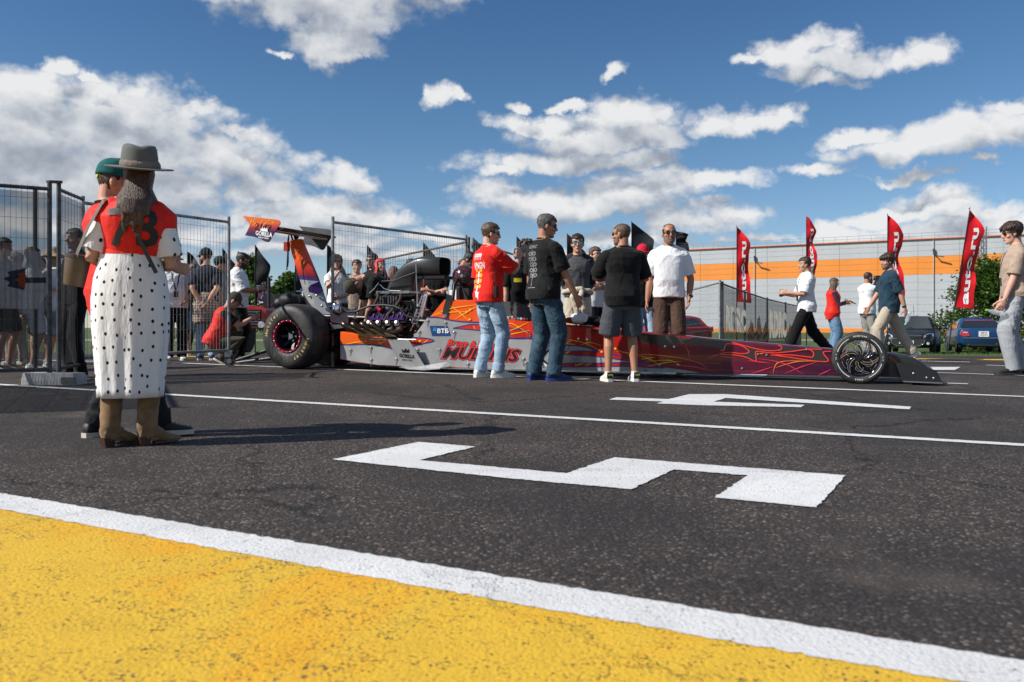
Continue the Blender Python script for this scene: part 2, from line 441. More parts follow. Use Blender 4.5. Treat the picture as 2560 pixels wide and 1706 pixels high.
bb = B(); bb.poly([V((p.x, p.y, gz(p.y) + .004)) for p in q]); bb.obj('yellow_painted_ground', M_YEL, fix=False, kind='structure')
FIVE = [(831, 1151), (1047, 1107), (1189, 1119), (1047, 1153), (1416, 1186), (1536, 1146), (2115, 1191), (2042, 1271.6), (1786, 1246.5), (1870, 1191), (1685, 1176.4), (1578, 1226), (1280, 1199.5)]
marking('painted_digit_five', FIVE, M_WHITE)
FOUR = [(1522, 1000.6), (1541, 995), (1672, 999.5), (1723, 987), (1813, 987), (2278, 1018.6), (2273, 1025), (1815, 996.6), (1783, 1006), (2012, 1014), (2003.5, 1019.7), (1759, 1015), (1642, 1010.4), (1658, 1005.6)]
marking('painted_digit_four', FOUR, M_WHITE)
line('white_lane_line', (-120, 955.5), (2700, 1122.8), .105)
line('white_lane_line', (440, 908), (2700, 998.5), .10)
line('white_lane_line', (1700, 937), (2420, 961), .09)
marking('painted_bar', [(1822, 944), (1859, 936), (1926, 936), (1905, 944)], M_WHITE, .007)
marking('painted_bar', [(2325, 918.6), (2401, 918.6), (2387, 926), (2322, 926)], M_WHITE)
line('white_lane_line', (2330, 932.2), (2640, 942.5), .07)
line('white_lane_line', (2290, 902.8), (2425, 905.9), .09)
line('white_lane_line', (2466, 913.6), (2640, 919.5), .09)
line('white_lane_line', (-60, 897), (440, 909), .09)
line('yellow_lane_line', (2100, 894.8), (2700, 902.6), .42, M_YEL)
line('yellow_lane_line', (300, 889.4), (560, 890.5), .3, M_YEL)
# tarmac seam and a black rubber streak
line('rubber_streak', (2000, 903), (2620, 913.5), .12, mat('rubber_dust', (.012, .012, .012), .7), .004)
# ------------------------------------------------------------------ warehouse beyond the field
def bp(px, Z, t=None):
    return None
P0 = V((30.8, 149.5, 0)); DB = V((.871, -.49, 0)); NB = V((-.49, -.871, 0))
M_GRP = mat('grey_cladding', (.42, .435, .46), .5, var=.04, vs=.4, bump=.05, bs_=3)
M_ORP = mat('orange_cladding', (.72, .24, .035), .5, var=.05, vs=.4)
M_TRIM = mat('orange_trim', (.75, .17, .04), .5)
M_STEEL = mat('galvanised_steel', (.30, .31, .32), .45, metal=.6, vs=30)
T0, T1 = -26.4, 82.0
Bd = thing('warehouse', 'long grey warehouse hall with an orange band of cladding across it', 'building', tuple(P0 + DB * T0 + V((0, 0, -.2))), math.atan2(DB.y, DB.x))
Lb = T1 - T0
core = B(); core.box((Lb / 2, 30.2, 7.2), (Lb, 60, 14.4)); core.obj('wall_core', mat('seam_grey', (.32, .325, .33), .8), Bd)  # plain grey core, shows as the joint lines between panels
def panel_mesh(w, h):
    bb = B(); e = .02
    bb.loft([[V((x, 0, z)) for x, z in ((0, 0), (w, 0), (w, h), (0, h))], [V((x, -.035, z)) for x, z in ((e, e), (w - e, e), (w - e, h - e), (e, h - e))]])
    return bb.mesh('wall_panel')
zs = [0.0, 1.1, 2.2, 3.3, 4.4, 5.5, 6.6, 7.8, 9.0, 9.93, 10.86, 11.8, 12.65, 13.5, 14.4]
NC = 19; wpn = Lb / NC
meshes = {}
for j in range(len(zs) - 1):
    h = zs[j + 1] - zs[j]; org = 8 <= j <= 10
    key = (round(h, 3), org)
    if key not in meshes:
        me = panel_mesh(wpn - .016, h - .010); me.materials.append(M_ORP if org else M_GRP); meshes[key] = me
    for i in range(NC):
        o = bpy.data.objects.new('wall_panel', meshes[key]); COL.objects.link(o); o.parent = Bd; o.location = (i * wpn, .19, zs[j] + .01)
bb = B(); bb.box((Lb / 2, .1, 14.47), (Lb + .3, .5, .10)); bb.obj('roof_edge', M_TRIM, Bd)
bb = B(); bb.box((Lb / 2, 30, 14.62), (Lb, 59, .12)); bb.obj('roof', mat('roof_sheet', (.4, .4, .42), .6), Bd)
bb = B()
for i in range(61): bb.bar((i * Lb / 60, .5, 14.4), (i * Lb / 60, .5, 15.45), .05, .05, (1, 0, 0))
for z in (15.0, 15.45): bb.bar((0, .5, z), (Lb, .5, z), .05, .05)
bb.obj('roof_railing', M_STEEL, Bd, kind='stuff')
bb = B(); bb.box((Lb / 2, -.35, .38), (Lb + 2, .06, .76))
for i in range(int(Lb / .3)): bb.box((i * .3, -.4, .36), (.1, .06, .62))
bb.obj('orange_plinth', mat('orange_fence_paint', (.78, .27, .05), .6), Bd)
for px in (1886, 2333):
    # wall lamps on brackets and the downpipes under them
    t = None
    k = (px - 1280) / F
    tt = (k * P0.y - P0.x) / (DB.x - k * DB.y) - T0
    bb = B(); bb.tube([(tt, .02, .3), (tt, .02, 14.2)], .06, 8); bb.obj('downpipe', M_GRP, Bd, smooth=40)
    bb = B(); bb.bar((tt + .1, 0, 12.1), (tt + .3, -.9, 11.8), .12, .12); bb.bar((tt + .2, -.7, 11.8), (tt + 1.5, -.9, 11.55), .22, .14); bb.bar((tt, -.1, 12.9), (tt + .1, -.1, 12.0), .3, .25)
    bb.obj('wall_lamp', mat('dark_iron', (.03, .03, .035), .5), Bd)
# lattice mast against the far wall
mp = at(2456, 118); mast = thing('lattice_mast', 'slim steel lattice mast rising above the warehouse roof', 'mast', tuple(mp))
bb = B(); hm = 14.7; w = .36
for sx_ in (-w, w):
    for sy_ in (-w, w): bb.bar((sx_, sy_, 0), (sx_, sy_, hm), .12, .12, (1, 0, 0))
bb.obj('mast_leg_frame', M_STEEL, mast)
bb = B()
for i in range(int(hm / .9)):
    z = i * .9
    for a_, c_ in (((-w, -w), (w, -w)), ((w, -w), (w, w)), ((w, w), (-w, w)), ((-w, w), (-w, -w))):
        bb.bar((a_[0], a_[1], z), (c_[0], c_[1], z + .9), .06, .06, (0, 1, .3)); bb.bar((a_[0], a_[1], z), (c_[0], c_[1], z), .06, .06, (0, .2, 1))
bb.obj('lattice_bracing', M_STEEL, mast, kind='stuff')
# ------------------------------------------------------------------ trees, bush and grass
def leafmat(name, a, b_, c_):
    mt, n, bs, out = newmat(name)
    inf = n.n('ShaderNodeObjectInfo').outputs
    geo = n.n('ShaderNodeNewGeometry').outputs['Random Per Island']
    c = n.ramp(geo, [(0, a), (.5, b_), (1, c_)])
    setp(n, bs, Base_Color=c, Roughness=.55, Specular_IOR_Level=.3)
    tl = n.n('ShaderNodeBsdfTranslucent'); n.t.links.new(n.mix(1.0, c, (1.5, 1.6, .5), 'MULTIPLY'), tl.inputs[0])
    mx = n.n('ShaderNodeMixShader', {0: .28}); n.t.links.new(bs.outputs[0], mx.inputs[1]); n.t.links.new(tl.outputs[0], mx.inputs[2]); n.t.links.new(mx.outputs[0], out.inputs[0])
    return mt
M_LEAF = leafmat('tree_leaf', (.022, .055, .010), (.055, .105, .018), (.10, .16, .035))
M_BARK = mat('bark', (.06, .045, .035), .9, bump=.5, bs_=20)
def tree(label, base, h, rad, nclump, nleaf, ls, z0=.25, seed=1, name='leafy_tree', cat='tree', group=None, squash=1.0):
    rn = random.Random(seed)
    t = thing(name, label, cat, tuple(base), rn.uniform(0, 6), group)
    bb = B(); top = V((rn.uniform(-.1, .1) * h, 0, h * .8))
    bb.tube([(0, 0, -.2), (0, 0, h * .12), V((0, 0, h * .4)) + top * .05, top], [.035 * h, .026 * h, .018 * h, .004 * h], 8)
    cl = []
    for i in range(nclump):
        z = z0 + (1 - z0) * rn.random() ** .8
        prof = math.sin(min(1, (z - z0) / (1 - z0) * .92 + .18) * math.pi) ** .6
        a = rn.uniform(0, 6.283); rr = rad * prof * (rn.random() ** .45) * rn.uniform(.75, 1.1)
        cl.append(V((math.cos(a) * rr, math.sin(a) * rr * squash, z * h)))
    for p in cl[::max(1, nclump // 14)]:
        s0 = V((0, 0, p.z * rn.uniform(.3, .6))); bb.tube([s0, s0.lerp(p, .5) + V((0, 0, .04 * h)), p], [.012 * h, .007 * h, .002 * h], 5)
    bb.obj('trunk', M_BARK, t, smooth=60)
    lb = B(); per = nleaf // nclump
    for p in cl:
        cr = rad * rn.uniform(.14, .30)
        for k in range(per):
            d = V((rn.gauss(0, 1), rn.gauss(0, 1), rn.gauss(0, .75))) * cr * .62
            c_ = p + d; u = V((rn.gauss(0, 1), rn.gauss(0, 1), rn.gauss(0, .5))).normalized(); w_ = u.orthogonal().normalized() if rn.random() < .5 else u.cross(V((rn.gauss(0, 1), rn.gauss(0, 1), rn.gauss(0, 1)))).normalized()
            l = ls * rn.uniform(.6, 1.3)
            lb.add([c_ - u * l * .5, c_ + w_ * l * .3, c_ + u * l * .5, c_ - w_ * l * .3], [[0, 1, 2, 3]])
    lb.obj('crown', M_LEAF, t, fix=False)
    return t
tree('round green bush standing behind the blue saloon car', at(2470, 40), 3.9, 2.25, 130, 16000, .16, .02, 5, 'leafy_bush', 'bush')
FARG = 'trees beyond the paddock'
for i, (px, Y, ytop, rad, lab) in enumerate([(622, 70, 648, 2.3, 'tree behind the black flag, left of its cloth'), (722, 78, 690, 1.9, 'low round tree seen between black flag and orange wing strut'), (765, 82, 700, 1.6, 'tree just left of the blonde woman behind the wing strut'),
                                     (878, 84, 690, 1.5, 'small tree seen through the mesh fence beside the blonde woman'), (560, 86, 700, 2.2, 'tree hidden behind the man in white T-shirt with phone'), (696, 74, 712, 1.5, 'low dark tree above the black parachute bags'), (1010, 90, 712, 2.4, 'tree far behind the black air scoop'), (470, 88, 704, 2.5, 'tree behind the crowd at the left gate')]):
    bs_ = at(px, Y); h = CZ - (ytop - HZ) * Y / F - bs_.z
    tree(lab, bs_, h, rad, 46, 3200, .42, .12, 20 + i, group=FARG)
rn = random.Random(3); gb = B()
for i in range(9000):
    Y = 17.6 + 26 * rn.random() ** 1.5; X = rn.uniform(2 + .1 * Y, .62 * Y + 3)
    if X < xedge(Y) + .15: continue
    z = gz(Y); hgt = rn.uniform(.02, .07); a = rn.uniform(0, 6.28); w = rn.uniform(.006, .015); d = V((math.cos(a) * w, math.sin(a) * w, 0)); tip = V((rn.gauss(0, .05), rn.gauss(0, .05), hgt)); p = V((X, Y, z - .015))
    gb.add([p - d, p + d, p + tip], [[0, 1, 2]])
gb.obj('grass_blades', M_LEAF, fix=False, kind='stuff')
# ------------------------------------------------------------------ people
def skinmat(name, col):
    mt, n, bs, out = newmat(name)
    oc = n.n('ShaderNodeTexCoord').outputs['Object']
    c = n.mix(n.sstep(n.noise(oc, 9, 4, .6), .35, .7), col, (col[0] * 1.06, col[1] * .86, col[2] * .8))
    c = n.mix(n.m('MULTIPLY', n.noise(oc, 120, 3, .6), .18), c, (col[0] * .7, col[1] * .55, col[2] * .5))
    setp(n, bs, Base_Color=c, Roughness=.52, Specular_IOR_Level=.42, Subsurface_Weight=.12, Subsurface_Radius=(.02, .008, .004), Subsurface_Scale=.3)
    b = n.n('ShaderNodeBump', {'Strength': .12, 'Distance': .004, 'Height': n.noise(oc, 170, 3)}); n.t.links.new(b.outputs[0], bs.inputs['Normal'])
    return mt
SKIN = skinmat('skin', (.50, .285, .195))
SKIN2 = skinmat('tanned_skin', (.40, .205, .125))
SKIN3 = skinmat('fair_skin', (.58, .36, .27))
def cloth(name, col, rough=.85, var=.12, weave=260, bump=.35, vs=5, slub=None):
    if name in MATS: return MATS[name]
    mt, n, bs, out = newmat(name)
    oc = n.n('ShaderNodeTexCoord').outputs['Object']
    c = n.mix(n.sstep(n.noise(oc, vs, 5, .6), .3, .7), tuple(x * (1 - var) for x in col), tuple(min(1, x * (1 + var)) for x in col))
    if slub: c = n.mix(n.m('MULTIPLY', n.sstep(n.noise(n.vm('MULTIPLY', oc, (8, 8, 90)), 1.6, 4, .7), .45, .7), .6), c, slub)
    setp(n, bs, Base_Color=c, Roughness=rough, Specular_IOR_Level=.2, Sheen_Weight=.08)
    h = n.m('ADD', n.m('MULTIPLY', n.noise(oc, weave, 2, .6), .15), n.noise(n.vm('MULTIPLY', oc, (1, 1, .55)), 26, 4, .55))
    b = n.n('ShaderNodeBump', {'Strength': bump, 'Distance': .02, 'Height': h}); n.t.links.new(b.outputs[0], bs.inputs['Normal'])
    return mt
def denim(name, a, b_):
    mt, n, bs, out = newmat(name)
    oc = n.n('ShaderNodeTexCoord').outputs['Object']
    c = n.mix(n.sstep(n.noise(n.vm('MULTIPLY', oc, (1, 1, .5)), 7, 5, .65), .32, .68), a, b_)
    c = n.mix(n.m('MULTIPLY', n.noise(oc, 300, 2), .35), c, tuple(x * .6 for x in a))
    setp(n, bs, Base_Color=c, Roughness=.85, Specular_IOR_Level=.2)
    h = n.noise(n.vm('MULTIPLY', oc, (1, 1, 1.8)), 22, 5, .6)
    b = n.n('ShaderNodeBump', {'Strength': .5, 'Distance': .02, 'Height': h}); n.t.links.new(b.outputs[0], bs.inputs['Normal'])
    return mt
def hairmat(name, a, b_):
    mt, n, bs, out = newmat(name)
    oc = n.n('ShaderNodeTexCoord').outputs['Object']
    s = n.noise(n.vm('MULTIPLY', oc, (60, 60, 9)), 2.2, 4, .65)
    setp(n, bs, Base_Color=n.mix(n.sstep(s, .35, .68), a, b_), Roughness=.42, Specular_IOR_Level=.5)
    b = n.n('ShaderNodeBump', {'Strength': .8, 'Distance': .01, 'Height': s}); n.t.links.new(b.outputs[0], bs.inputs['Normal'])
    return mt
H_BLACK = hairmat('black_hair', (.006, .005, .005), (.022, .018, .016))
H_BROWN = hairmat('brown_hair', (.022, .012, .007), (.075, .042, .024))
H_LBROWN = hairmat('light_brown_hair', (.05, .028, .015), (.15, .09, .05))
H_GREY = hairmat('grey_hair', (.025, .024, .023), (.14, .135, .13))
H_BLOND = hairmat('blond_hair', (.22, .13, .055), (.52, .36, .18))
H_RED = hairmat('red_hair', (.07, .014, .006), (.20, .05, .02))
C_WHITE = cloth('white_cotton', (.76, .76, .77), var=.03)
C_BLACK = cloth('black_cotton', (.0055, .0055, .006), var=.3)
C_BLACK2 = cloth('washed_black_cotton', (.0075, .0078, .0085), var=.3)
C_RED = cloth('red_cotton', (.72, .018, .012), var=.1)
C_VEST = cloth('red_bib_fabric', (.70, .02, .012), var=.12, rough=.6)
C_NAVY = cloth('navy_cotton', (.012, .016, .03), var=.25)
C_TEAL = cloth('dark_teal_linen', (.013, .038, .062), var=.2, slub=(.03, .07, .10))
C_BEIGE = cloth('beige_cotton', (.38, .285, .22), var=.08)
C_BROWN = cloth('brown_linen', (.075, .043, .030), var=.2, bump=.9)
C_GREYM = cloth('marled_grey_knit', (.055, .058, .062), var=.2, slub=(.15, .155, .16))
C_GREYD = cloth('charcoal_knit', (.022, .024, .027), var=.2)
C_SHORT = cloth('grey_jersey', (.060, .066, .075), var=.15, slub=(.09, .10, .11))
C_LGREY = cloth('light_grey_cotton', (.33, .345, .365), var=.08)
C_KHAKI = cloth('khaki_cotton', (.42, .36, .28), var=.08)
C_STONE = cloth('stone_cotton', (.28, .27, .25), var=.1)
C_OLIVE = cloth('olive_canvas', (.07, .062, .042), var=.2)
C_SUIT = cloth('cream_race_suit', (.50, .44, .34), var=.1)
C_BLUES = cloth('blue_race_suit', (.012, .055, .20), var=.15)
C_CHECK = None
D_LIGHT = denim('pale_denim', (.20, .30, .42), (.42, .53, .64))
D_MID = denim('mid_denim', (.085, .17, .29), (.19, .30, .43))
D_DARK = denim('dark_denim', (.022, .048, .075), (.06, .11, .15))
D_BLACK = denim('black_denim', (.010, .011, .013), (.026, .028, .032))
S_WHITE = mat('white_trainer', (.68, .67, .64), .55, var=.06)
S_BLACK = mat('black_trainer', (.012, .012, .013), .6, var=.3)
S_BLUE = mat('blue_trainer', (.012, .025, .10), .6, var=.3, vs=40)
S_SOLE = mat('pale_sole', (.55, .5, .42), .7)
S_SOLEB = mat('dark_sole', (.02, .02, .02), .7)
S_SOLEBL = mat('blue_sole', (.01, .03, .16), .6)
M_LENS = mat('dark_lens', (.006, .006, .008), .08, spec=.7)
M_MLENS = mat('blue_mirror_lens', (.03, .28, .42), .1, metal=.9)
M_BPL = mat('black_plastic', (.012, .012, .013), .38)
M_STUB = mat('stubble', (.20, .125, .09), .8, var=.3, vs=120)
M_EYE = mat('eye_white', (.62, .58, .55), .25); M_IRIS = mat('iris', (.04, .025, .015), .2)
M_LIP = mat('lips', (.36, .12, .095), .5)
C_STRAP = mat('black_strap', (.012, .012, .013), .7)
# polka dots printed on white cloth, wrapped round the body
def dots(name, cyl, dens, rad):
    mt, n, bs, out = newmat(name)
    oc = n.n('ShaderNodeTexCoord').outputs['Object']
    s = n.n('ShaderNodeSeparateXYZ', {0: oc}).outputs
    if cyl:
        vec = n.n('ShaderNodeCombineXYZ', {0: n.m('MULTIPLY', n.m('ARCTAN2', s[0], s[1]), .215), 1: s[2]}).outputs[0]
        d = n.n('ShaderNodeTexVoronoi', {'Vector': vec, 'Scale': dens, 'Randomness': .55}, voronoi_dimensions='2D').outputs['Distance']
    else:
        vec = n.n('ShaderNodeCombineXYZ', {0: n.m('ADD', s[0], n.m('MULTIPLY', s[1], .8)), 1: s[2]}).outputs[0]
        d = n.n('ShaderNodeTexVoronoi', {'Vector': vec, 'Scale': dens, 'Randomness': .55}, voronoi_dimensions='2D').outputs['Distance']
    k = n.sstep(d, rad, rad * 1.12, 1, 0)
    setp(n, bs, Base_Color=n.mix(k, (.76, .755, .75), (.012, .012, .014)), Roughness=.8, Specular_IOR_Level=.2)
    b = n.n('ShaderNodeBump', {'Strength': .5, 'Distance': .02, 'Height': n.noise(n.vm('MULTIPLY', oc, (1, 1, .3)), 22, 4, .55)}); n.t.links.new(b.outputs[0], bs.inputs['Normal'])
    return mt
C_DOTS = dots('polka_dot_skirt_cloth', True, 13.0, .125)
C_DOTS2 = dots('polka_dot_sleeve_cloth', False, 13.0, .15)

_hz = [-.120, -.108, -.085, -.045, 0, .04, .075, .10, .114, .119]
_hw = [.016, .036, .052, .062, .072, .076, .071, .053, .028, .006]
_hf = [.074, .088, .091, .090, .092, .094, .083, .058, .026, .002]
_hb = [.042, .004, -.030, -.068, -.092, -.100, -.096, -.074, -.042, -.012]
def hp(z): return np.interp(z, _hz, _hw), np.interp(z, _hz, _hf), np.interp(z, _hz, _hb)
def hpt(z, th, off=0.0):
    """point on the head shell; th = 0 at the face, turning towards the right ear"""
    w, f, b_ = hp(z); c = (f + b_) / 2; r = (f - b_) / 2
    p = V((w * math.sin(th), c + r * math.cos(th), z))
    if off:
        nrm = V((math.sin(th) / max(w, .02), math.cos(th) / max(r, .02), 0)).normalized()
        k = max(0, (z - .03) / .09); k2 = max(0, (-z - .06) / .06)
        nrm = (nrm * (1 - .8 * min(1, k)) + V((0, 0, 1)) * min(1, k) - V((0, 0, .7)) * min(1, k2)).normalized()
        p = p + nrm * off
    return p
def hshell(keep, off, rn=None, rough=0.0, nu=36, nz=26, z0=-.12, z1=.119, vary=False):
    bb = B(); P = {}
    for i in range(nz + 1):
        z = z0 + (z1 - z0) * (1 - (1 - i / nz) ** 1.0)
        for j in range(nu):
            th = j * 2 * math.pi / nu - math.pi
            o = (off if not vary else off * (.38 + .62 * min(1, max(0, (z + .01) / .075)))) + ((rn.random() - .5) * rough if rn else 0)
            P[i, j] = len(bb.v); bb.v.append(hpt(z, th, o))
    top = len(bb.v); bb.v.append(hpt(z1, 0, off) * 1.0 + V((0, 0, .002)))
    def ok(q): c = sum((bb.v[i] for i in q), V()) / len(q); return keep(c)
    for i in range(nz):
        for j in range(nu):
            q = [P[i, j], P[i, (j + 1) % nu], P[i + 1, (j + 1) % nu], P[i + 1, j]]
            if ok(q): bb.f.append(q); bb.mi.append(0)
    for j in range(nu):
        q = [P[nz, j], P[nz, (j + 1) % nu], top]
        if ok(q): bb.f.append(q); bb.mi.append(0)
    return bb
def IK(a, b_, l1, l2, pole):
    d = b_ - a; L = min(d.length, (l1 + l2) * .998); u = d.normalized(); b2 = a + u * L
    x = (l1 * l1 - l2 * l2 + L * L) / (2 * L); h = math.sqrt(max(l1 * l1 - x * x, 0))
    p = pole - u * pole.dot(u); p = p.normalized() if p.length > 1e-6 else V((0, -1, 0))
    return a + u * x + p * h, b2
def sring(c, rx, ry, n=22, e=2.4, mx=None):
    r = []
    for k in range(n):
        t = 2 * math.pi * k / n; ct, st = math.cos(t), math.sin(t)
        p = V((rx * math.copysign(abs(ct) ** (2 / e), ct), ry * math.copysign(abs(st) ** (2 / e), st), 0))
        r.append((mx @ p if mx else p) + c)
    return r
ARMS = {'hang': (.255, .04, .80, .3, -1, 0), 'pocket': (.225, .07, .885, .75, -.8, 0), 'phone': (.085, .33, 1.17, .5, -.3, -1), 'fold': (-.10, .22, 1.20, .6, -.1, -.8),
        'back': (.05, -.16, .92, .9, -.6, 0), 'face': (.055, .18, 1.53, .5, .3, -1), 'hold': (.10, .30, 1.10, .5, -.3, -1), 'walkf': (.24, .24, .86, .3, -1, 0), 'walkb': (.27, -.20, .84, .4, -1, 0)}
GRP = 'people gathered round the race car'
PEOPLE = {}
def person(key, label, px, s=None, Y=None, H=1.78, hd=0, lean=0, tilt=0, hy=0, hpit=0, la='hang', ra='hang', pel=.95, pelx=0, pely=0, legs=None, skin=None, wide=1.0, belly=0.0, fem=False,
           top=None, sleeve=.55, ease=.024, hem=.86, vest=None, vhem=.9, bottom=None, bcut='long', bw=1.0, shoes=None, sole=None, socks=None, hair=None, hs='short', beard=None, glasses=None, cap=None,
           lanyard=False, vox=.0085, curl=.5, toe=(8, 8), seed=None, raise_=0.0, fold=1.0, pinch=0.0, vcap=False, hlen=1.0):
    ease *= .74; wide *= .93
    Y = Y or F / s; skin = skin or SKIN; seed = seed or (len(PEOPLE) + 1); rn = random.Random(seed)
    k = H / 1.78
    root = thing('person', label, 'person', tuple(at(px, Y, raise_)), R(hd), GRP)
    S = lambda *p: V(p) * k
    PV = V((pelx, pely, pel))
    UL = MX.Translation(PV) @ MX.Rotation(R(-lean), 4, 'X') @ MX.Rotation(R(tilt), 4, 'Y') @ MX.Translation(V((0, 0, -.95)))
    U = lambda p: (UL @ V(p))
    RU = UL.to_3x3()
    sw = (.176 if not fem else .160) * wide
    T = [(.82, .105, .085, 0), (.88, .155 + .008 * fem, .105, -.01), (.95, .168 + .012 * fem, .118 + .01 * fem, -.012), (1.02, .158 - .004 * fem, .112, -.004), (1.10, .146 - .018 * fem, .102 + belly, .006 + belly), (1.20, .155 - .018 * fem, .108 + belly * .6, .01 + belly * .6), (1.30, .172 - .016 * fem, .118, .004 + .01 * fem), (1.38, .178 - .02 * fem, .112, -.006), (1.44, .150 - .016 * fem, .090, -.014), (1.475, .095, .07, -.014), (1.50, .064, .062, -.008)]
    T = [(z, rx * wide, ry, yo) for z, rx, ry, yo in T]
    # joints
    hipz = pel - .03
    lg = legs or [(-.10, .0, .085), (.10, .0, .085)]
    J = {}
    for sd_, q in ((-1, lg[0]), (1, lg[1])):
        hip = V((PV.x + sd_ * .088 * wide, PV.y, hipz)); pole = V(q[3:6]) if len(q) >= 6 else V((sd_ * .12, 1, 0))
        kn, an = IK(hip, V(q[:3]), .435, .425, pole); J['hip', sd_], J['kn', sd_], J['an', sd_] = hip, kn, an
    for sd_, q in ((-1, la), (1, ra)):
        q = ARMS[q] if isinstance(q, str) else q
        sh = U((sd_ * sw, -.012, 1.398)); pole = V((sd_ * q[3], q[4], q[5])) if len(q) >= 6 else V((sd_ * .35, -1, -.3))
        el_, wr = IK(sh, V((sd_ * q[0], q[1], q[2])), .295, .255, pole)
        J['sh', sd_], J['el', sd_], J['wr', sd_] = sh, el_, wr
    nb = U((0, -.012, 1.49)); HR = RU @ MX.Rotation(R(hy), 3, 'Z') @ MX.Rotation(R(-hpit), 3, 'X')
    hc = nb + RU @ V((0, .010, .030)) + HR @ V((0, .014, .122))
    HM = MX.Translation(hc) @ HR.to_4x4()
    # ---- body
    b = B()
    b.loft([[U(p) for p in sring(V((0, yo, z)), rx, ry)] for z, rx, ry, yo in T])
    nr = .056 if not fem else .047
    b.tube([U((0, -.02, 1.42)), nb, nb.lerp(hc, .5) + HR @ V((0, -.015, 0)), hc + HR @ V((0, -.02, .02))], [nr * 1.3, nr * 1.08, nr, nr], 14)
    for sg in (-1, 1): b.tube([U((sg * .02, -.022, 1.50)), U((sg * .085, -.02, 1.462)), U((sg * sw * .95, -.014, 1.425))], [.045, .040, .034], 10)
    hb_ = B(); hb_.loft([[hpt(z, j * 2 * math.pi / 24) for j in range(24)] for z in np.linspace(-.119, .118, 16)])
    hb_.tube([(0, .086, .022), (0, .106, -.006), (0, .116, -.026), (0, .098, -.036)], [.0085, .0105, .0135, .011], 8)
    for sg in (-1, 1):
        hb_.sph((sg * .010, .098, -.031), (.010, .012, .009), 8, 6)
        hb_.sph((sg * .0765, -.004, -.008), (.011, .020, .033), 10, 7)
        hb_.tube([(sg * .012, .091, .026), (sg * .045, .080, .026)], [.009, .008], 8)
        hb_.sph((sg * .045, .060, -.028), (.024, .024, .022), 10, 7)
    hb_.tube([(-.020, .086, -.062), (0, .094, -.060), (.020, .086, -.062)], [.005, .0095, .005], 8); hb_.sph((0, .078, -.100), (.024, .018, .016), 10, 7)
    fs_ = .93 if fem else 1.0
    b.add([HM @ (p * fs_) for p in hb_.v], hb_.f)
    for sd_ in (-1, 1):
        sh, el_, wr = J['sh', sd_], J['el', sd_], J['wr', sd_]; am = (.86 if fem else 1.0) * (.5 + .5 * wide)
        b.sph(sh, .055 * am, 12, 8)
        m1, m2 = sh.lerp(el_, .45), el_.lerp(wr, .3)
        b.tube([sh, m1, el_, m2, el_.lerp(wr, .75), wr], [.056 * am, .052 * am, .041 * am, .044 * am, .034 * am, .027 * am], 12)
        d = (wr - el_).normalized(); inn = V((-sd_, .25, 0)); pn = (inn - d * inn.dot(d)).normalized(); lat = d.cross(pn)
        fw = 1 if lat.dot(V((0, 1, .6))) > 0 else -1
        b.tube([wr - d * .01, wr + d * .045, wr + d * .092], [(.026, .02), (.041, .017), (.040, .014)], 10, up=lat)
        for i, ln in enumerate((.058, .074, .080, .070)):
            o = (i - 1.5) * .0215 * fw; p0 = wr + d * .085 + lat * o; dd = (d + lat * o * 1.4).normalized()
            c1 = curl * (.8 + .1 * i); p1 = p0 + (dd * math.cos(c1 * .6) + pn * math.sin(c1 * .6)) * ln * .5; p2 = p1 + (dd * math.cos(c1 * 1.7) + pn * math.sin(c1 * 1.7)) * ln * .5
            b.tube([p0, p1, p2], [.0095, .0088, .0072], 7)
        tb = wr + d * .028 + lat * fw * .030; t1 = tb + (d * .6 + lat * fw * .62 + pn * .35).normalized() * .045; b.tube([tb, t1, t1 + (d * .85 + lat * fw * .1 + pn * .45).normalized() * .034], [.014, .0115, .009], 8)
        hip, kn, an = J['hip', sd_], J['kn', sd_], J['an', sd_]; lm = (.5 + .5 * wide)
        kk = kn.lerp(an, .3); u = (an - kn).normalized(); bk = V((0, -1, 0)); bk = (bk - u * bk.dot(u)); bk = bk.normalized() if bk.length > .1 else V((0, 0, 0))
        b.tube([hip, hip.lerp(kn, .5), kn, kk + bk * .018, kn.lerp(an, .62) + bk * .008, an, an - V((0, 0, .03))], [.086 * lm, .073 * lm, .052 * lm, .056 * lm, .042 * lm, .034 * lm, .034 * lm], 14)
        toe_a = R(-sd_ * toe[0 if sd_ < 0 else 1]); fd = MX.Rotation(toe_a, 3, 'Z') @ V((0, 1, 0))
        b.tube([an + V((0, 0, -.045)) - fd * .04, an + V((0, 0, -.055)) + fd * .05, an + V((0, 0, -.06)) + fd * .13], [.032, .034, .02], 8)
    b.v = [p * k for p in b.v]
    mkobj('body', remesh(b, vox * k, .42, 2, 'body'), skin, root, 180)
    # ---- eyes, lips, brows
    if glasses is None or glasses == 'clear':
        for sg in (-1, 1):
            eb = B(); eb.sph(HM @ V((sg * .031, .0785, .006)), .0112, 10, 7); eb.v = [p * k for p in eb.v]; e_o = eb.obj('eye', M_EYE, root, 180)
            ib = B(); ib.sph(HM @ V((sg * .031, .0868, .0065)), .0058, 8, 6); ib.v = [p * k for p in ib.v]; ib.obj('iris', M_IRIS, e_o, 180)
    lb = B(); lb.tube([HM @ V(p) for p in ((-.021, .0885, -.0625), (0, .0985, -.0605), (.021, .0885, -.0625))], [.0035, .0075, .0035], 8); lb.v = [p * k for p in lb.v]; lb.obj('lips', M_LIP, root, 180)
    hm_ = hair or H_BROWN
    eb = B()
    for sg in (-1, 1): eb.tube([HM @ V(p) for p in ((sg * .014, .0985, .029), (sg * .034, .0935, .034), (sg * .052, .080, .029))], [.003, .0042, .002], 6)
    eb.v = [p * k for p in eb.v]; eb.obj('eyebrows', hm_, root, 180)
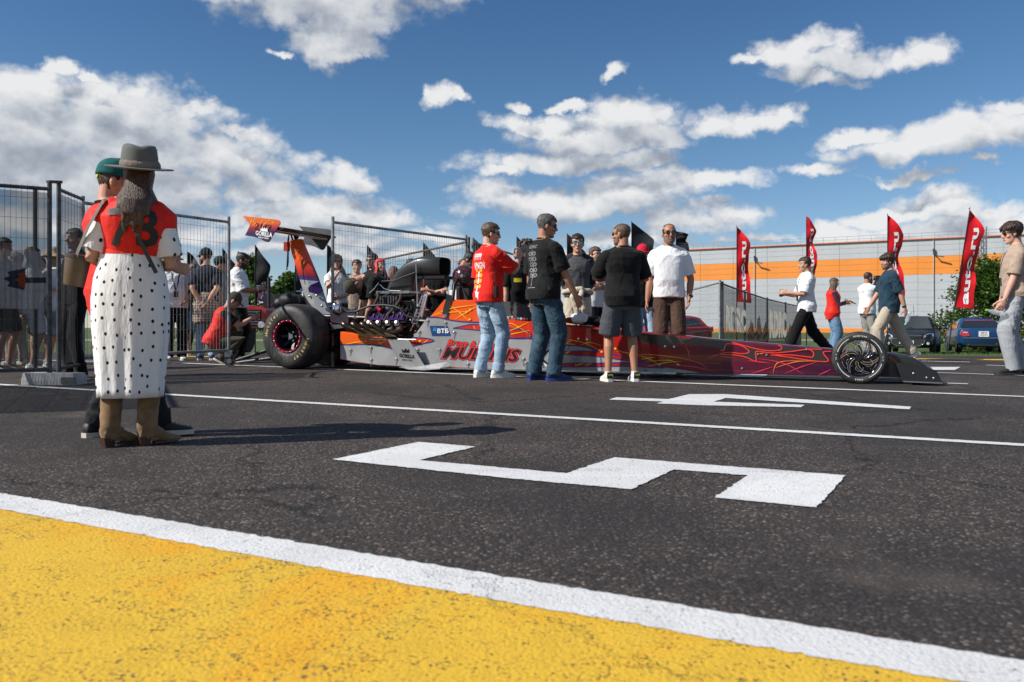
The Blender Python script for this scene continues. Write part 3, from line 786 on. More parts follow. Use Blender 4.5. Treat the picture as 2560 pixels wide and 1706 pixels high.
    def hshape(name, bb, m_, sol=.008, sm=180):
        bb.v = [(HM @ (p * fs_)) * k for p in bb.v]
        o = bb.obj(name, m_, root, sm)
        if sol: md = o.modifiers.new('thickness', 'SOLIDIFY'); md.thickness = sol; md.offset = -1
        return o
    if hs == 'short' or hs == 'crop' or hs == 'long' or hs == 'mop':
        th = {'short': .016 if not cap else .006, 'crop': .005, 'long': .018 if not cap else .008, 'mop': .026}[hs]; fr = {'short': .060, 'crop': .066, 'long': .068, 'mop': .040}[hs]
        def keep(c):
            jt = .010 * NZ.noise(V((c.x * 60, c.y * 40, seed)))
            if c.z > fr + jt - .25 * max(0, -c.y) + (.12 * abs(c.x) if c.y > .03 else 0) - .06 * (c.y < .03): return True
            if c.y < -.012 and c.z > (-.055 if hs != 'long' else -.11) - .0 * c.y: return abs(c.x) < .2
            return c.y < .030 + jt and c.z > .030 and abs(c.x) > .05
        hshape('hair', hshell(keep, th, rn, {'short': .011, 'crop': .004, 'long': .008, 'mop': .018}[hs], vary=hs in ('short', 'mop')), hm_)
        if hs == 'mop':
            sb = B()
            for i in range(26):
                a = rn.uniform(-1.5, 1.5); p0 = hpt(.085, a * .6, .02); p1 = hpt(.06, a, .034); p2 = hpt(.026 + .01 * rn.random(), a + .15, .026)
                sb.tube([p0, p1, p2], [.014, .012, .003], 6)
            hshape('fringe', sb, hm_, 0)
    if hs == 'bald':
        hshape('hair', hshell(lambda c: (c.y < -.0 and -.05 < c.z < .05 - .3 * c.y * 0) or (abs(c.x) > .05 and -.02 < c.z < .06 and c.y < .04) or (c.z > .082 and c.y < .03), .003, rn, .002), hm_)
    if hs == 'curly':
        hshape('hair', hshell(lambda c: c.z > .055 or (c.y < 0 and c.z > -.04), .02, rn, .012), hm_)
        sb = B()
        for i in range(70):
            z = rn.uniform(.0, .118); a = rn.uniform(-3.14, 3.14)
            p = hpt(z, a, .026)
            if p.y > .03 and z < .07: continue
            sb.sph(p, rn.uniform(.012, .02), 6, 5)
        hshape('curls', sb, hm_, 0)
    if hs == 'long':
        sb = B()
        for i in range(int(90 if hlen == 1 else 170)):
            a = rn.choice((-1, 1)) * rn.uniform(1.35, 3.14); p0 = hpt(.05 - .02 * rn.random(), a, .016); p1 = hpt(-.06, a, .022) ; ln = rn.uniform(.21, .34) * hlen
            dx = math.sin(a) * (.062 + rn.gauss(0, .022)) * hlen ** 1.6; dy = -.028 + rn.gauss(0, .010) - (.01 if abs(a) > 2.2 else -.01)
            p2 = p1 + V((dx * .6, dy * .4, -ln * .5)); p3 = p1 + V((dx * .9 + rn.gauss(0, .01), dy * .7, -ln)); bk_ = max(0, -math.cos(a)) if hlen > 1 else 0; p2 = p2 + V((0, -.105 * bk_, 0)); p3 = p3 + V((0, -.115 * bk_, 0))
            sb.tube([p0, p1, p2, p3], [.010, .012, .012, .003] if hlen == 1 else [.008, .0085, .0085, .002], 6)
        if hlen > 1:
            sb.tube([hpt(.03, 3.14, .0), V((0, -.135, -.08)), V((0, -.185, -.17)), V((.0, -.21, -.27))], [(.07, .03), (.085, .035), (.095, .03), (.085, .016)], 16, up=V((1, 0, 0)))
            hme = remesh(sb, .0085, .7, 5, 'hair_lengths'); hme.transform((HM @ MX.Diagonal((fs_, fs_, fs_, 1)))); hme.transform(MX.Diagonal((k, k, k, 1))); mkobj('hair_lengths', hme, hm_, root, 180)
        else: hshape('hair_lengths', sb, hm_, 0)
    if beard:
        hshape('beard', hshell(lambda c: c.z < -.028 and c.y > .012 and not (abs(c.x) < .024 and -.072 < c.z < -.050) and not (abs(c.x) < .02 and c.z > -.046), .003 if beard != 'full' else .012, rn, .003 if beard == 'full' else .001), hm_ if beard == 'full' else M_STUB, .006)
    if glasses:
        gb_ = B(); gl = B()
        for sg in (-1, 1):
            (gl if glasses != 'dark' else gl).loft([[HM @ (V((sg * .034, .1015 - .007, .004)) + V((.0240 * math.cos(t), dy - .010 * abs(math.cos(t)) * (1 if math.cos(t) * sg > 0 else .1), .0175 * math.sin(t)))) * 1 for t in [j * math.pi / 8 for j in range(16)]] for dy in (0, .007)])
            gb_.bar(HM @ V((sg * .063, .088, .012)), HM @ V((sg * .079, .0, .014)), .0032, .006, HR @ V((0, 0, 1)))
        gb_.bar(HM @ V((-.012, .104, .010)), HM @ V((.012, .104, .010)), .005, .006)
        for sg in (-1, 1): gb_.bar(HM @ V((sg * .010, .1035, .0205)), HM @ V((sg * .060, .091, .0205)), .006, .005)
        gb_.v = [p * k for p in gb_.v]; gl.v = [p * k for p in gl.v]
        fr_ = gb_.obj('glasses_frame', M_BPL, root, 40)
        if glasses != 'clear': gl.obj('lenses', M_MLENS if glasses == 'mirror' else M_LENS, root, 60)
    if cap:
        cm, brim_dir = cap
        cb_ = hshell(lambda c: c.z > .028, .016, nz=30)
        for v in cb_.v:
            if v.z > .03: v.z += (v.z - .03) * .24
        hshape('cap', cb_, cm, .006)
        bb = B(); n_ = 12; e0 = []; e1 = []
        for i in range(n_ + 1):
            a = (i / n_ - .5) * 2.3; q = hpt(.034, a, .017); e0.append(q); e1.append(V((q.x * 1.02, q.y + .075 * math.cos(a * .8), q.z - .010 - .02 * abs(math.sin(a)))))
        bb.loft([e0, e1], cap=False, closed=False)
        if brim_dir == 'back': bb.v = [V((-p.x, -p.y - .006, p.z - .012)) for p in bb.v]
        hshape('cap_peak', bb, cm, .004)
        bt = B(); bt.sph(hpt(.119, 0, .018) + V((0, 0, .024)), (.008, .008, .004), 8, 5); hshape('cap_button', bt, cm, 0)
    # ---- upper clothes
    sh_me = None
    def torso(e, z0, flare=0.0, neck=True):
        rings = []
        zz = [z for z in (z0, .88, .95, 1.02, 1.10, 1.20, 1.30, 1.38, 1.44, 1.475) if z >= z0 - 1e-6]
        for z in zz:
            a, b_, y = (np.interp(z, [t[0] for t in T], [t[i] for t in T]) for i in (1, 2, 3))
            lo = min(1, max(0, (1.2 - z) / .3)); ee = e + flare * lo
            if z < 1.15: a = max(a, .158 * wide - .02 * fem); b_ = max(b_, .108 + belly * .5)
            if z > 1.4: ee = min(ee, e * .75)
            pk = pinch * min(1, max(0, (1.24 - z) / .14))
            rings.append([U(p) for p in sring(V((0, y, z)), a + ee - pk, b_ + ee - pk, 26)])
        rings.append([U(p) for p in sring(V((0, -.010, 1.497)), .072 * (1 if not fem else .95), .066, 26)])
        return rings
    if top is not None:
        b = B(); b.loft(torso(ease, hem, .014))
        for sd_ in (-1, 1):
            sh, el_, wr = J['sh', sd_], J['el', sd_], J['wr', sd_]; am = (.9 if fem else 1.0) * (.5 + .5 * wide); e2 = ease
            b.sph(sh - RU @ V((sd_ * .006, 0, .003)), .060 * am + e2 * .62, 14, 9)
            b.tube([U((sd_ * .045, -.016, 1.478)), U((sd_ * .10, -.018, 1.452)), sh + RU @ V((-sd_ * .012, 0, .026))], [.038 + e2 * .4, .040 + e2 * .35, .036 + e2 * .3], 12)
            if sleeve <= 1: end = sh.lerp(el_, max(.2, sleeve * 1.45)) if sleeve * 1.45 < 1 else el_.lerp(wr, sleeve * 1.45 - 1); 
            if sleeve * 1.45 <= 1: b.tube([sh, sh.lerp(end, .5), end], [.058 * am + e2 * .7, .056 * am + e2 * .9, .054 * am + e2 * 1.1], 16)
            else:
                wend = el_.lerp(wr, .96 if sleeve > 1 else max(.1, sleeve * 1.45 - 1)); b.tube([sh, sh.lerp(el_, .5), el_, el_.lerp(wend, .5), wend], [.058 * am + e2 * .6, .054 * am + e2 * .6, .047 * am + e2 * .55, .046 * am + e2 * .5, .034 * am + e2 * .45], 16)
        b.v = [p * k for p in b.v]
        sh_me = wrinkle(remesh(b, vox * 1.05 * k, .5, 3, 'shirt'), (.017) * fold, (6, 6, 6), seed)
        mkobj('shirt', sh_me, top, root, 180)
        cb = B(); cb.tube([U((.070 * math.cos(t), -.008 + .066 * math.sin(t), 1.497 + .0 - .012 * math.sin(t))) * k for t in [j * math.pi / 10 for j in range(21)]], .0085, 7); cb.obj('collar', top, root, 180)
    if vest is not None:
        b = B(); b.loft(torso(ease + .022, vhem, .012))
        for sd_ in (-1, 1):
            b.sph(J['sh', sd_] - RU @ V((sd_ * .035, 0, -.006)), (.075, .078, .070), 14, 9, mx=RU)
            if vcap: b.tube([U((sd_ * .04, -.02, 1.47)), U((sd_ * .11, -.02, 1.44)), J['sh', sd_] + RU @ V((sd_ * .012, 0, -.005)), J['sh', sd_].lerp(J['el', sd_], .22)], [.055, .072, .086, .080], 16)
        b.v = [p * k for p in b.v]
        sh_me = wrinkle(remesh(b, vox * 1.05 * k, .5, 3, 'vest'), .010 * fold, (6, 6, 6), seed + 3)
        mkobj('bib_vest', sh_me, vest, root, 180)
    # ---- lower clothes
    pants_me = None
    if bottom is not None and bcut != 'skirt':
        b = B(); wz = 1.02
        rings = []
        for z in (.80, .86, .90, .95, .99, wz):
            a, b_, y = (np.interp(z, [t[0] for t in T], [t[i] for t in T]) for i in (1, 2, 3))
            rings.append([UP(p) for p in sring(V((0, y, z)), a + .014, b_ + .014, 24)] if False else [PV + (RU @ (p - V((0, 0, .95))) if z > .95 else (p - V((0, 0, .95)))) for p in sring(V((0, y, z)), a + .010, b_ + .010, 24)])
        b.loft(rings)
        for sd_ in (-1, 1):
            hip, kn, an = J['hip', sd_], J['kn', sd_], J['an', sd_]; lm = (.5 + .5 * wide); w = bw
            if bcut == 'long':
                cu = an + V((0, -.004, -.030)); m3 = kn.lerp(an, .45)
                b.tube([hip + V((0, 0, .02)), hip.lerp(kn, .5), kn, m3, kn.lerp(an, .8), cu], [.099 * lm, .090 * lm * (.4 + .6 * w), .079 * lm * w, .073 * lm * w, .066 * lm * w, .064 * lm * w], 18)
                if w < 1.25: b.tube([kn.lerp(an, .84), an + V((0, 0, -.012))], [.074 * w, .072 * w], 16)
            else:
                f = 1.0 if bcut == 'shorts' else .8; en = hip.lerp(kn, f * .93)
                b.tube([hip + V((0, 0, .02)), hip.lerp(kn, .45), en], [.102 * lm, .100 * lm * w, .101 * lm * w], 18)
        b.v = [p * k for p in b.v]
        me = wrinkle(remesh(b, vox * 1.1 * k, .5, 3, 'trousers'), (.018 if bcut == 'long' else .012) * fold, (8, 8, 8), seed + 9, (PV.z - .06) * k)
        pants_me = me
        mkobj('trousers' if bcut == 'long' else 'shorts', me, bottom, root, 180)
    # ---- shoes
    if shoes is not None:
        for sd_ in (-1, 1):
            an = J['an', sd_]; tm = toe[0 if sd_ < 0 else 1]; an_lift = an.z - .085
            pit = R(min(55, max(-30, (lg[0 if sd_ < 0 else 1][6] if len(lg[0 if sd_ < 0 else 1]) > 6 else 0))))
            FM = MX.Translation(V((an.x, an.y, an.z))) @ MX.Rotation(R(-sd_ * tm), 4, 'Z') @ MX.Rotation(-pit, 4, 'X') @ MX.Translation(V((0, 0, -.085)))
            rg = [(-.078, .022, .066, .02), (-.070, .034, .088, .018), (-.03, .039, .112, .018), (.02, .041, .104, .018), (.07, .045, .080, .018), (.12, .049, .062, .018), (.16, .047, .054, .02), (.188, .034, .046, .022), (.200, .014, .036, .024)]
            b = B(); b.loft([[(FM @ V((hw * math.copysign(abs(math.cos(t)) ** .7, math.cos(t)), y, z0 + (zt - z0) * (.5 + .5 * math.copysign(abs(math.sin(t)) ** .8, math.sin(t)))))) * k for t in [j * math.pi / 8 for j in range(16)]] for y, hw, zt, z0 in rg])
            sho = b.obj('shoe', shoes, root, 60)
            b = B(); ol = [(-.084, .024), (-.07, .037), (-.02, .042), (.05, .046), (.12, .053), (.17, .048), (.20, .028), (.208, .008)]
            out_ = [V((w_, y, 0)) for y, w_ in ol] + [V((-w_, y, 0)) for y, w_ in ol[::-1]]
            b.loft([[(FM @ (p + V((0, 0, z)))) * k for p in out_] for z in (0.0, .030)])
            b.obj('sole', sole or S_SOLE, sho, 40)
            if shoes in (S_WHITE, S_BLUE, S_BLACK):
                b = B()
                for j in range(4): y = .045 + j * .022; b.tube([(FM @ V((x, y, .094 - j * .009 - abs(x) * .35))) * k for x in (-.024, 0, .024)], .004, 5)
                b.obj('laces', S_WHITE if shoes is not S_BLACK else S_SOLEB, sho, 60)
            if socks:
                b = B(); b.tube([an * k + V((0, 0, -.01)), an * k + V((0, 0, .03))], .041 * k, 12); b.obj('sock', socks, root, 60)
    if lanyard:
        b = B()
        def on(x, z):
            a, b_, y = (np.interp(z, [t[0] for t in T], [t[i] for t in T]) for i in (1, 2, 3)); return U((x, y + (b_ + ease + .012) * math.sqrt(max(.05, 1 - (x / (a + .03)) ** 2)), z)) * k
        for sg in (-1, 1): b.ribbon([U((sg * .062, -.035, 1.515)) * k, U((sg * .07, .03, 1.50)) * k, on(sg * .055, 1.40), on(sg * .035, 1.28), on(0, 1.14)], .018, RU @ V((0, 1, 0)))
        b.ribbon([U((.066 * math.cos(t), -.012 + .062 * math.sin(t), 1.515)) * k for t in [math.pi + j * math.pi / 8 for j in range(9)]], .018, RU @ V((0, 0, 1)))
        b.obj('lanyard', C_STRAP, root, fix=False)
        b = B(); b.box(on(0, 1.08) + V((0, .006, 0)), (.07, .006, .10)); b.obj('pass_card', M_BPL, root)
    rec = dict(pants=pants_me, root=root, J=J, HM=HM, HR=HR, U=U, RU=RU, k=k, T=T, shirt=sh_me, PV=PV, ease=ease, rn=rn)
    PEOPLE[key] = rec
    return rec
def on_cloth(rec, name, m_, builder, origin, u, v, depth, off=.003, part='shirt', **tags):
    """lays flat print onto a garment: every point is dropped along `depth` on the cloth"""
    me = rec[part]; bvh = BVHTree.FromPolygons([x.co for x in me.vertices], [list(p.vertices) for p in me.polygons])
    d = V(depth).normalized(); fr = frame(origin, u, v); b = B()
    builder(b, fr)
    bm = bmesh.new(); tmp = b.mesh('t'); bm.from_mesh(tmp); bmesh.ops.triangulate(bm, faces=bm.faces)
    for _ in range(5):
        es = [e for e in bm.edges if e.calc_length() > .028]
        if not es: break
        bmesh.ops.subdivide_edges(bm, edges=es, cuts=1); bmesh.ops.triangulate(bm, faces=[f for f in bm.faces if len(f.verts) > 3])
    bm.verts.index_update(); b = B(); b.add([v.co.copy() for v in bm.verts], [[v.index for v in f.verts] for f in bm.faces]); bm.free(); bpy.data.meshes.remove(tmp)
    out = []
    for p in b.v:
        h = bvh.ray_cast(p - d * .6, d)
        h = h if h[0] is not None else bvh.find_nearest(p); out.append(h[0] + (h[1] * off if h[1].dot(d) < 0 else -d * off))
    b.v = out
    return b.obj(name, m_, rec['root'], fix=False, **tags)
# ------------------------------------------------------------------ the dragster
CAR = thing('dragster', 'long orange, red and purple dragster with huge rear tyres and exposed engine', 'race car', (-2.85, 12.36, gz(12.36) - .004), R(-22))
CAR.rotation_euler = (0, .0052, R(-22))
CMI = wm(CAR).inverted(); _eye = CMI @ V((0, 0, CZ))
def ray(px, py): return (CMI.to_3x3() @ V(((px - 1280) / F, 1, -(py - HZ) / F)))
def D(px, py, yl=0.0):
    d = ray(px, py); t = (yl - _eye.y) / d.y; return _eye + d * t
def Sd(px, py, off=0.0):
    """point on the car's near flank: y = -(.36 - .026 x) - off"""
    d = ray(px, py); t = (-(.36 + off) + .026 * _eye.x - _eye.y) / (d.y - .026 * d.x); return _eye + d * t
def flakepaint(name, stops, axis=0, lo=0.0, hi=1.0, extra=None):
    mt, n, bs, out = newmat(name)
    oc = n.n('ShaderNodeTexCoord').outputs['Object']
    x = n.n('ShaderNodeSeparateXYZ', {0: oc}).outputs[axis]
    x = n.m('ADD', x, n.m('MULTIPLY', n.m('SUBTRACT', n.noise(oc, 2.2, 4, .6), .5), .22 * (hi - lo)))
    c = n.ramp(n.n('ShaderNodeMapRange', {0: x, 1: lo, 2: hi}).outputs[0], stops)
    c = n.mix(n.m('MULTIPLY', n.noise(oc, 420, 2), .5), c, n.mix(1.0, c, (.62, .5, .5), 'MULTIPLY'))
    if extra: c = extra(n, oc, c)
    setp(n, bs, Base_Color=c, Roughness=.4, Coat_Weight=.55, Coat_Roughness=.03, Specular_IOR_Level=.25)
    return mt
P_BODY = flakepaint('flame_paint', [(0, (.88, .125, .005)), (.26, (.86, .095, .004)), (.40, (.68, .026, .004)), (.56, (.46, .009, .006)), (.67, (.27, .005, .008)), (.78, (.11, .003, .022)), (1, (.026, .002, .028))], 0, .9, 7.4)
P_RED = flakepaint('red_stripe_paint', [(0, (.75, .06, .008)), (.5, (.62, .02, .010)), (1, (.45, .012, .01))], 0, .5, 4.5)
def carbonmat(name, base=.012):
    mt, n, bs, out = newmat(name)
    oc = n.n('ShaderNodeTexCoord').outputs['Object']
    s = n.n('ShaderNodeSeparateXYZ', {0: oc}).outputs
    w = n.m('SINE', n.m('MULTIPLY', n.m('ADD', s[0], n.m('MULTIPLY', s[2], 1.3)), 190))
    setp(n, bs, Base_Color=n.mix(n.sstep(w, -.2, .4), (base * .5,) * 3, (base * 2.4,) * 3), Roughness=n.n('ShaderNodeMapRange', {0: w, 1: -1, 2: 1, 3: .30, 4: .5}).outputs[0], Coat_Weight=.4, Coat_Roughness=.08)
    return mt
M_CARB = carbonmat('carbon_fibre')
mt, n, bs, out = newmat('airbrushed_steel'); oc = n.n('ShaderNodeTexCoord').outputs['Object']
st = n.noise(n.vm('MULTIPLY', n.n('ShaderNodeVectorRotate', {'Vector': oc, 'Angle': R(-40)}, rotation_type='Y_AXIS').outputs[0], (3, 3, 40)), 2.0, 5, .65)
c = n.mix(n.sstep(n.noise(oc, 2.5, 4, .6), .3, .7), (.25, .253, .257), (.36, .36, .365))
c = n.mix(n.m('MULTIPLY', n.m('MULTIPLY', n.sstep(st, .60, .68), n.sstep(n.noise(oc, 4.5, 3), .5, .62)), .8), c, (.06, .06, .065))
setp(n, bs, Base_Color=c, Roughness=.33, Coat_Weight=.8, Coat_Roughness=.05); M_GREYP = mt
M_NAVYL = mat('navy_outline', (.035, .028, .16), .35); M_YELL = mat('yellow_splash', (.85, .50, .012), .3, coat=.8); M_REDL = mat('red_outline', (.85, .035, .02), .3, coat=.8); M_PINK = mat('magenta_splash', (.6, .02, .07), .3, coat=.8); M_ORL = mat('orange_splash', (.8, .18, .015), .3, coat=.8)
M_BLK = mat('black_metal', (.012, .012, .013), .42, metal=.3, var=.3); M_ALU = mat('bare_aluminium', (.50, .50, .51), .3, metal=1.0, vs=40); M_CHR = mat('chrome', (.75, .75, .77), .08, metal=1.0, var=.03); M_RUB = mat('hose_rubber', (.018, .018, .019), .55); M_BRNZ = mat('heat_tinted_steel', (.11, .082, .058), .34, metal=1.0, var=.4, vs=25); M_PURP = mat('purple_anodised', (.05, .018, .11), .28, metal=.8, var=.25, vs=30); M_WPR = mat('white_sticker', (.78, .78, .78), .4)
def bodyloft(st, mats, name, parent=CAR, crown=.012, foot=.0):
    b = B(); rings = []
    for px, ty, by in st:
        t, q = Sd(px, ty), Sd(px, by); w = -t.y
        x, zt, zb = t.x, t.z, q.z
        rings.append([V((x, -w, zb)), V((x, -w - foot, (zb + zt) / 2)), V((x, -w, zt - .010)), V((x, -w + .012, zt)), V((x, -w * .45, zt + crown)), V((x, w * .45, zt + crown)), V((x, w - .012, zt)), V((x, w, zt - .010)), V((x, w, (zb + zt) / 2)), V((x, w, zb))])
    b.loft(rings); return b.obj(name, mats, parent, 38)
MAIN = [(1026, 851, 917.5), (1050, 820, 917.6), (1080, 786, 917.8), (1110, 749.5, 918), (1160, 751, 920), (1205, 753, 922), (1238, 778, 923.5), (1262, 797, 924), (1330, 804, 926), (1400, 814, 927.5), (1512, 822, 930)]
bodyloft(MAIN, P_BODY, 'cockpit_body')
bodyloft([(1512.4, 822, 930), (1600, 832, 931.5), (1700, 841, 933)], P_BODY, 'middle_body')
bodyloft([(1700.4, 841, 933), (1800, 852, 935), (1893, 859, 936.6)], P_BODY, 'forward_body')
bodyloft([(1893.4, 859, 936.6), (2080, 875, 940), (2222, 886.5, 943)], P_BODY, 'front_body')
bodyloft([(851, 830, 898), (890, 836, 905), (945, 847, 913), (1025.6, 851, 917)], P_BODY, 'rear_tray')
bodyloft([(2222.4, 886, 943), (2262, 892.5, 945), (2284, 899, 946.5), (2310, 911, 949), (2328, 925, 951.5), (2344, 938, 954)], M_CARB, 'carbon_nose', crown=.02)
# top cover plate of the forward body, catching the sky
# front wing under the nose
b = B(); EP = [(2238, 906), (2262, 908), (2300, 914), (2321, 921), (2341, 926), (2356, 957), (2330, 956.3), (2256, 953)]
b.prism([D(x, y, -.33) for x, y in EP], (0, .012, 0)); b.obj('end_plate', mat('satin_carbon', (.011, .011, .012), .45), CAR, 30); b = B(); b.prism([V((p.x, .318, p.z)) for p in (D(x, y, -.33) for x, y in EP)], (0, .012, 0)); b.obj('end_plate', mat('satin_carbon', (.011, .011, .012), .45), CAR, 30)
b = B(); a0, a1 = D(2258, 951, -.33), D(2352, 955, -.33); b.prism([V((a0.x, -.317, a0.z + .06)), V((a1.x, -.317, a1.z + .01)), V((a1.x, -.317, a1.z)), V((a0.x, -.317, a0.z + .045))], (0, .634, 0)); b.obj('front_wing', M_CARB, CAR)
b = B(); b.bar(D(2258, 954, -.335), D(2357, 958.5, -.335), .02, .012); b.obj('end_plate_edge', M_ALU, CAR)
b = B()
for px, py in ((2284, 934.5), (2317, 945), (2334.5, 946)): b.sph(D(px, py, -.332), (.014, .008, .014), 10, 6)
b.obj('end_plate_bolts', M_ALU, CAR, 180, kind='stuff')
# silver sill along the bottom
b = B(); b.bar(Sd(1000, 918.5, .004), Sd(1690, 934, .004), .03, .018); b.obj('floor_edge', M_ALU, CAR)
def decal(name, polys, m_, lv, **tags):
    b = B()
    for pl in polys: b.poly([Sd(x, y, .0022 * lv) for x, y in pl])
    return b.obj(name, m_, CAR, fix=False, **tags)
def lines(name, pls, m_, w, lv, taper=False):
    b = B()
    for pl in pls:
        # smooth the traced strokes
        P = [V((*q, 0)) for q in pl]; Q = []
        for i in range(len(P) - 1):
            p0, p1, p2, p3 = P[max(i - 1, 0)], P[i], P[i + 1], P[min(i + 2, len(P) - 1)]
            for j in range(6):
                t = j / 6; Q.append(.5 * ((2 * p1) + (p2 - p0) * t + (2 * p0 - 5 * p1 + 4 * p2 - p3) * t * t + (3 * p1 - p0 - 3 * p2 + p3) * t ** 3))
        Q.append(P[-1]); b.ribbon([Sd(q.x, q.y, .0022 * lv) for q in Q], w, (0, -1, 0), taper)
    return b.obj(name, m_, CAR, fix=False, kind='stuff')
c2 = lambda L: [[(820 + x / 4.357, 760 + y / 4.357) for x, y in l] for l in L]
c3 = lambda L: [[(1300 + x / 4.706, 780 + y / 4.706) for x, y in l] for l in L]
c4 = lambda L: [[(1800 + x / 3.9217, 800 + y / 3.9217) for x, y in l] for l in L]
GREY = [(1028, 851), (1069, 793.5), (1095, 794), (1118, 799), (1150, 804), (1217, 808), (1247, 815), (1254, 844), (1320, 846), (1389, 860), (1419, 864), (1453, 866), (1504, 880), (1560, 892), (1619, 907), (1640, 917), (1690, 923), (1750, 932), (1700, 932.4), (1540, 929.6), (1309, 925.3), (1129, 917.6), (1028, 917)]
TRAY = [(852, 862), (880, 862), (907, 861), (946, 864), (985, 872), (1026, 867), (1026, 916.5), (945, 912.4), (890, 904.3), (852, 897.5)]
decal('steel_plate_panels', [GREY, TRAY], M_GREYP, 1)
lines('panel_outline', [GREY[1:15], TRAY[:6], [(1026, 867), (1049, 861), (1084, 853), (1066, 846.5), (1031, 844)]], M_NAVYL, .016, 3)
TONG = [(1132, 821), (1160, 815), (1180, 811.5), (1217, 813.5), (1262, 818), (1320, 830), (1320, 846), (1254, 844), (1217, 829), (1160, 823)]
S1 = [(1385, 876.7), (1419, 879), (1453, 877.7), (1506, 880), (1560, 892), (1612, 906), (1560, 901), (1506, 892.6), (1470, 890.5), (1419, 887), (1393, 883)]
S2 = [(1385, 911.7), (1436, 907.5), (1483, 908.5), (1560, 907), (1622, 910), (1660, 920), (1555, 916), (1491, 917), (1432, 918), (1389, 916)]
T2 = [(1028, 851), (1031, 844.5), (1066, 847), (1084, 853), (1049, 860), (1026, 866)]
decal('red_flame_stripes', [TONG, S1, S2, T2], P_RED, 2)
lines('stripe_outline', [TONG + TONG[:1], S1 + S1[:1], S2 + S2[:1]], M_NAVYL, .012, 3)
lines('yellow_splashes', c2([[(1120, 135), (1300, 60), (1500, 25), (1650, 5)], [(1330, 20), (1440, 100), (1530, 185)], [(1380, 165), (1520, 85), (1640, 10)], [(1140, 130), (1260, 100), (1400, 88), (1510, 88)], [(1900, 325), (2070, 255), (2190, 195)], [(1930, 215), (2000, 215), (2070, 250), (2190, 330)], [(1890, 350), (2200, 290)], [(190, 440), (300, 420), (410, 410)], [(530, 390), (590, 445)], [(540, 440), (650, 400)], [(680, 425), (820, 450)], [(700, 470), (800, 440), (920, 430)], [(880, 400), (1000, 405)], [(1040, 425), (1095, 390)], [(1580, 235), (1605, 280)]])
      + c3([[(440, 290), (600, 330), (780, 375), (960, 470)], [(530, 390), (570, 350), (640, 335)], [(480, 380), (560, 375), (660, 390)], [(710, 395), (820, 360), (960, 400)], [(520, 500), (590, 460)], [(640, 640), (750, 600)], [(770, 635), (850, 600)], [(1390, 510), (1500, 545), (1640, 620)], [(1430, 560), (1600, 530)], [(1480, 580), (1700, 570), (1800, 580), (1860, 620)], [(1500, 640), (1700, 600), (1900, 580)], [(1110, 430), (1250, 480), (1400, 470)]]), M_YELL, .011, 4, True)
b = B()
for x, y in c2([[(1510, 88), (1550, 62), (1540, 170), (2070, 255), (410, 410), (570, 430), (1000, 405)]])[0] + c3([[(1860, 620), (1640, 620), (1120, 432), (960, 470)]])[0]: p = Sd(x, y, .0105); b.add([p + V((math.cos(t) * .016, 0, math.sin(t) * .013)) for t in [j * .6283 for j in range(10)]], [list(range(10))])
b.obj('splash_drops', M_YELL, CAR, fix=False, kind='stuff')
lines('orange_splashes', c3([[(1110, 460), (1300, 500), (1500, 500), (1700, 520), (1900, 545), (2100, 600), (2200, 660)]]) + c4([[(520, 530), (540, 450), (600, 410), (800, 395)], [(540, 470), (750, 410), (950, 405)], [(380, 330), (430, 330)]]), M_ORL, .012, 4, True)
lines('magenta_splashes', c4([[(370, 380), (560, 410), (700, 460), (820, 540)], [(630, 530), (800, 460), (960, 410)], [(960, 545), (1090, 485)], [(270, 400), (500, 425)], [(0, 360), (130, 370)], [(300, 530), (520, 460)]]) + c3([[(1940, 370), (1990, 500), (2010, 600)], [(2210, 540), (2353, 500)], [(1700, 620), (2000, 640), (2300, 700)]]), M_PINK, .013, 4, True)
decal('carbon_flames', c4([[(0, 210), (110, 215), (330, 275), (560, 300), (520, 325), (380, 310), (350, 320), (355, 390), (340, 405), (250, 365), (200, 340), (280, 300), (200, 250), (110, 235), (60, 240), (40, 295), (0, 300)], [(610, 268), (840, 290), (1000, 300), (1015, 320), (1060, 390), (1040, 408), (880, 390), (890, 365), (915, 340), (905, 310), (860, 292), (700, 312), (600, 322), (560, 302), (605, 285)]]) + c3([[(780, 243), (900, 207), (1000, 205), (1400, 250), (1880, 302), (2353, 352), (2353, 430), (2100, 380), (1880, 350), (1740, 420), (1600, 390), (1400, 330), (1200, 270), (1000, 222)]]), M_CARB, 2)
lines('red_flame_outline', c4([[(0, 300), (40, 295), (60, 240), (110, 235), (200, 250), (280, 300), (270, 325), (200, 330), (100, 320), (0, 330)], [(110, 215), (300, 270), (450, 300), (560, 300), (600, 285), (600, 260), (570, 250)], [(0, 340), (150, 345), (250, 365), (340, 405), (355, 390), (350, 320), (380, 310), (520, 325), (700, 310), (860, 290), (915, 320), (910, 360), (880, 365), (700, 345), (500, 345)], [(520, 345), (700, 370), (900, 400), (1040, 410), (1060, 390), (1020, 340), (1015, 315), (1040, 310), (1090, 310)], [(850, 285), (1000, 290)], [(1655, 360), (1725, 412)]]), M_REDL, .0105, 4)
RIV = c2([[(1085, 183), (1280, 205), (995, 303), (1375, 310), (1685, 322), (975, 497), (1215, 500), (1045, 625), (1525, 652), (467, 475), (245, 500), (470, 607), (745, 600), (905, 490), (1950, 470), (2130, 600)]])[0] + c3([[(655, 540), (1480, 680), (70, 600), (560, 420)]])[0]
b = B(); d_ = B()
for x, y in RIV:
    p = Sd(x, y, .004); b.sph(p, (.020, .014, .020), 10, 7); d_.add([p + V((dx, -.0035, dz)) for dx, dz in ((-.016, -.01), (.016, -.01), (.006, -.055), (-.002, -.10))], [[0, 1, 2, 3]]); d_.add([p + V((math.cos(t) * .028, -.003, math.sin(t) * .028 - .006)) for t in [j * .5236 for j in range(12)]], [list(range(12))])
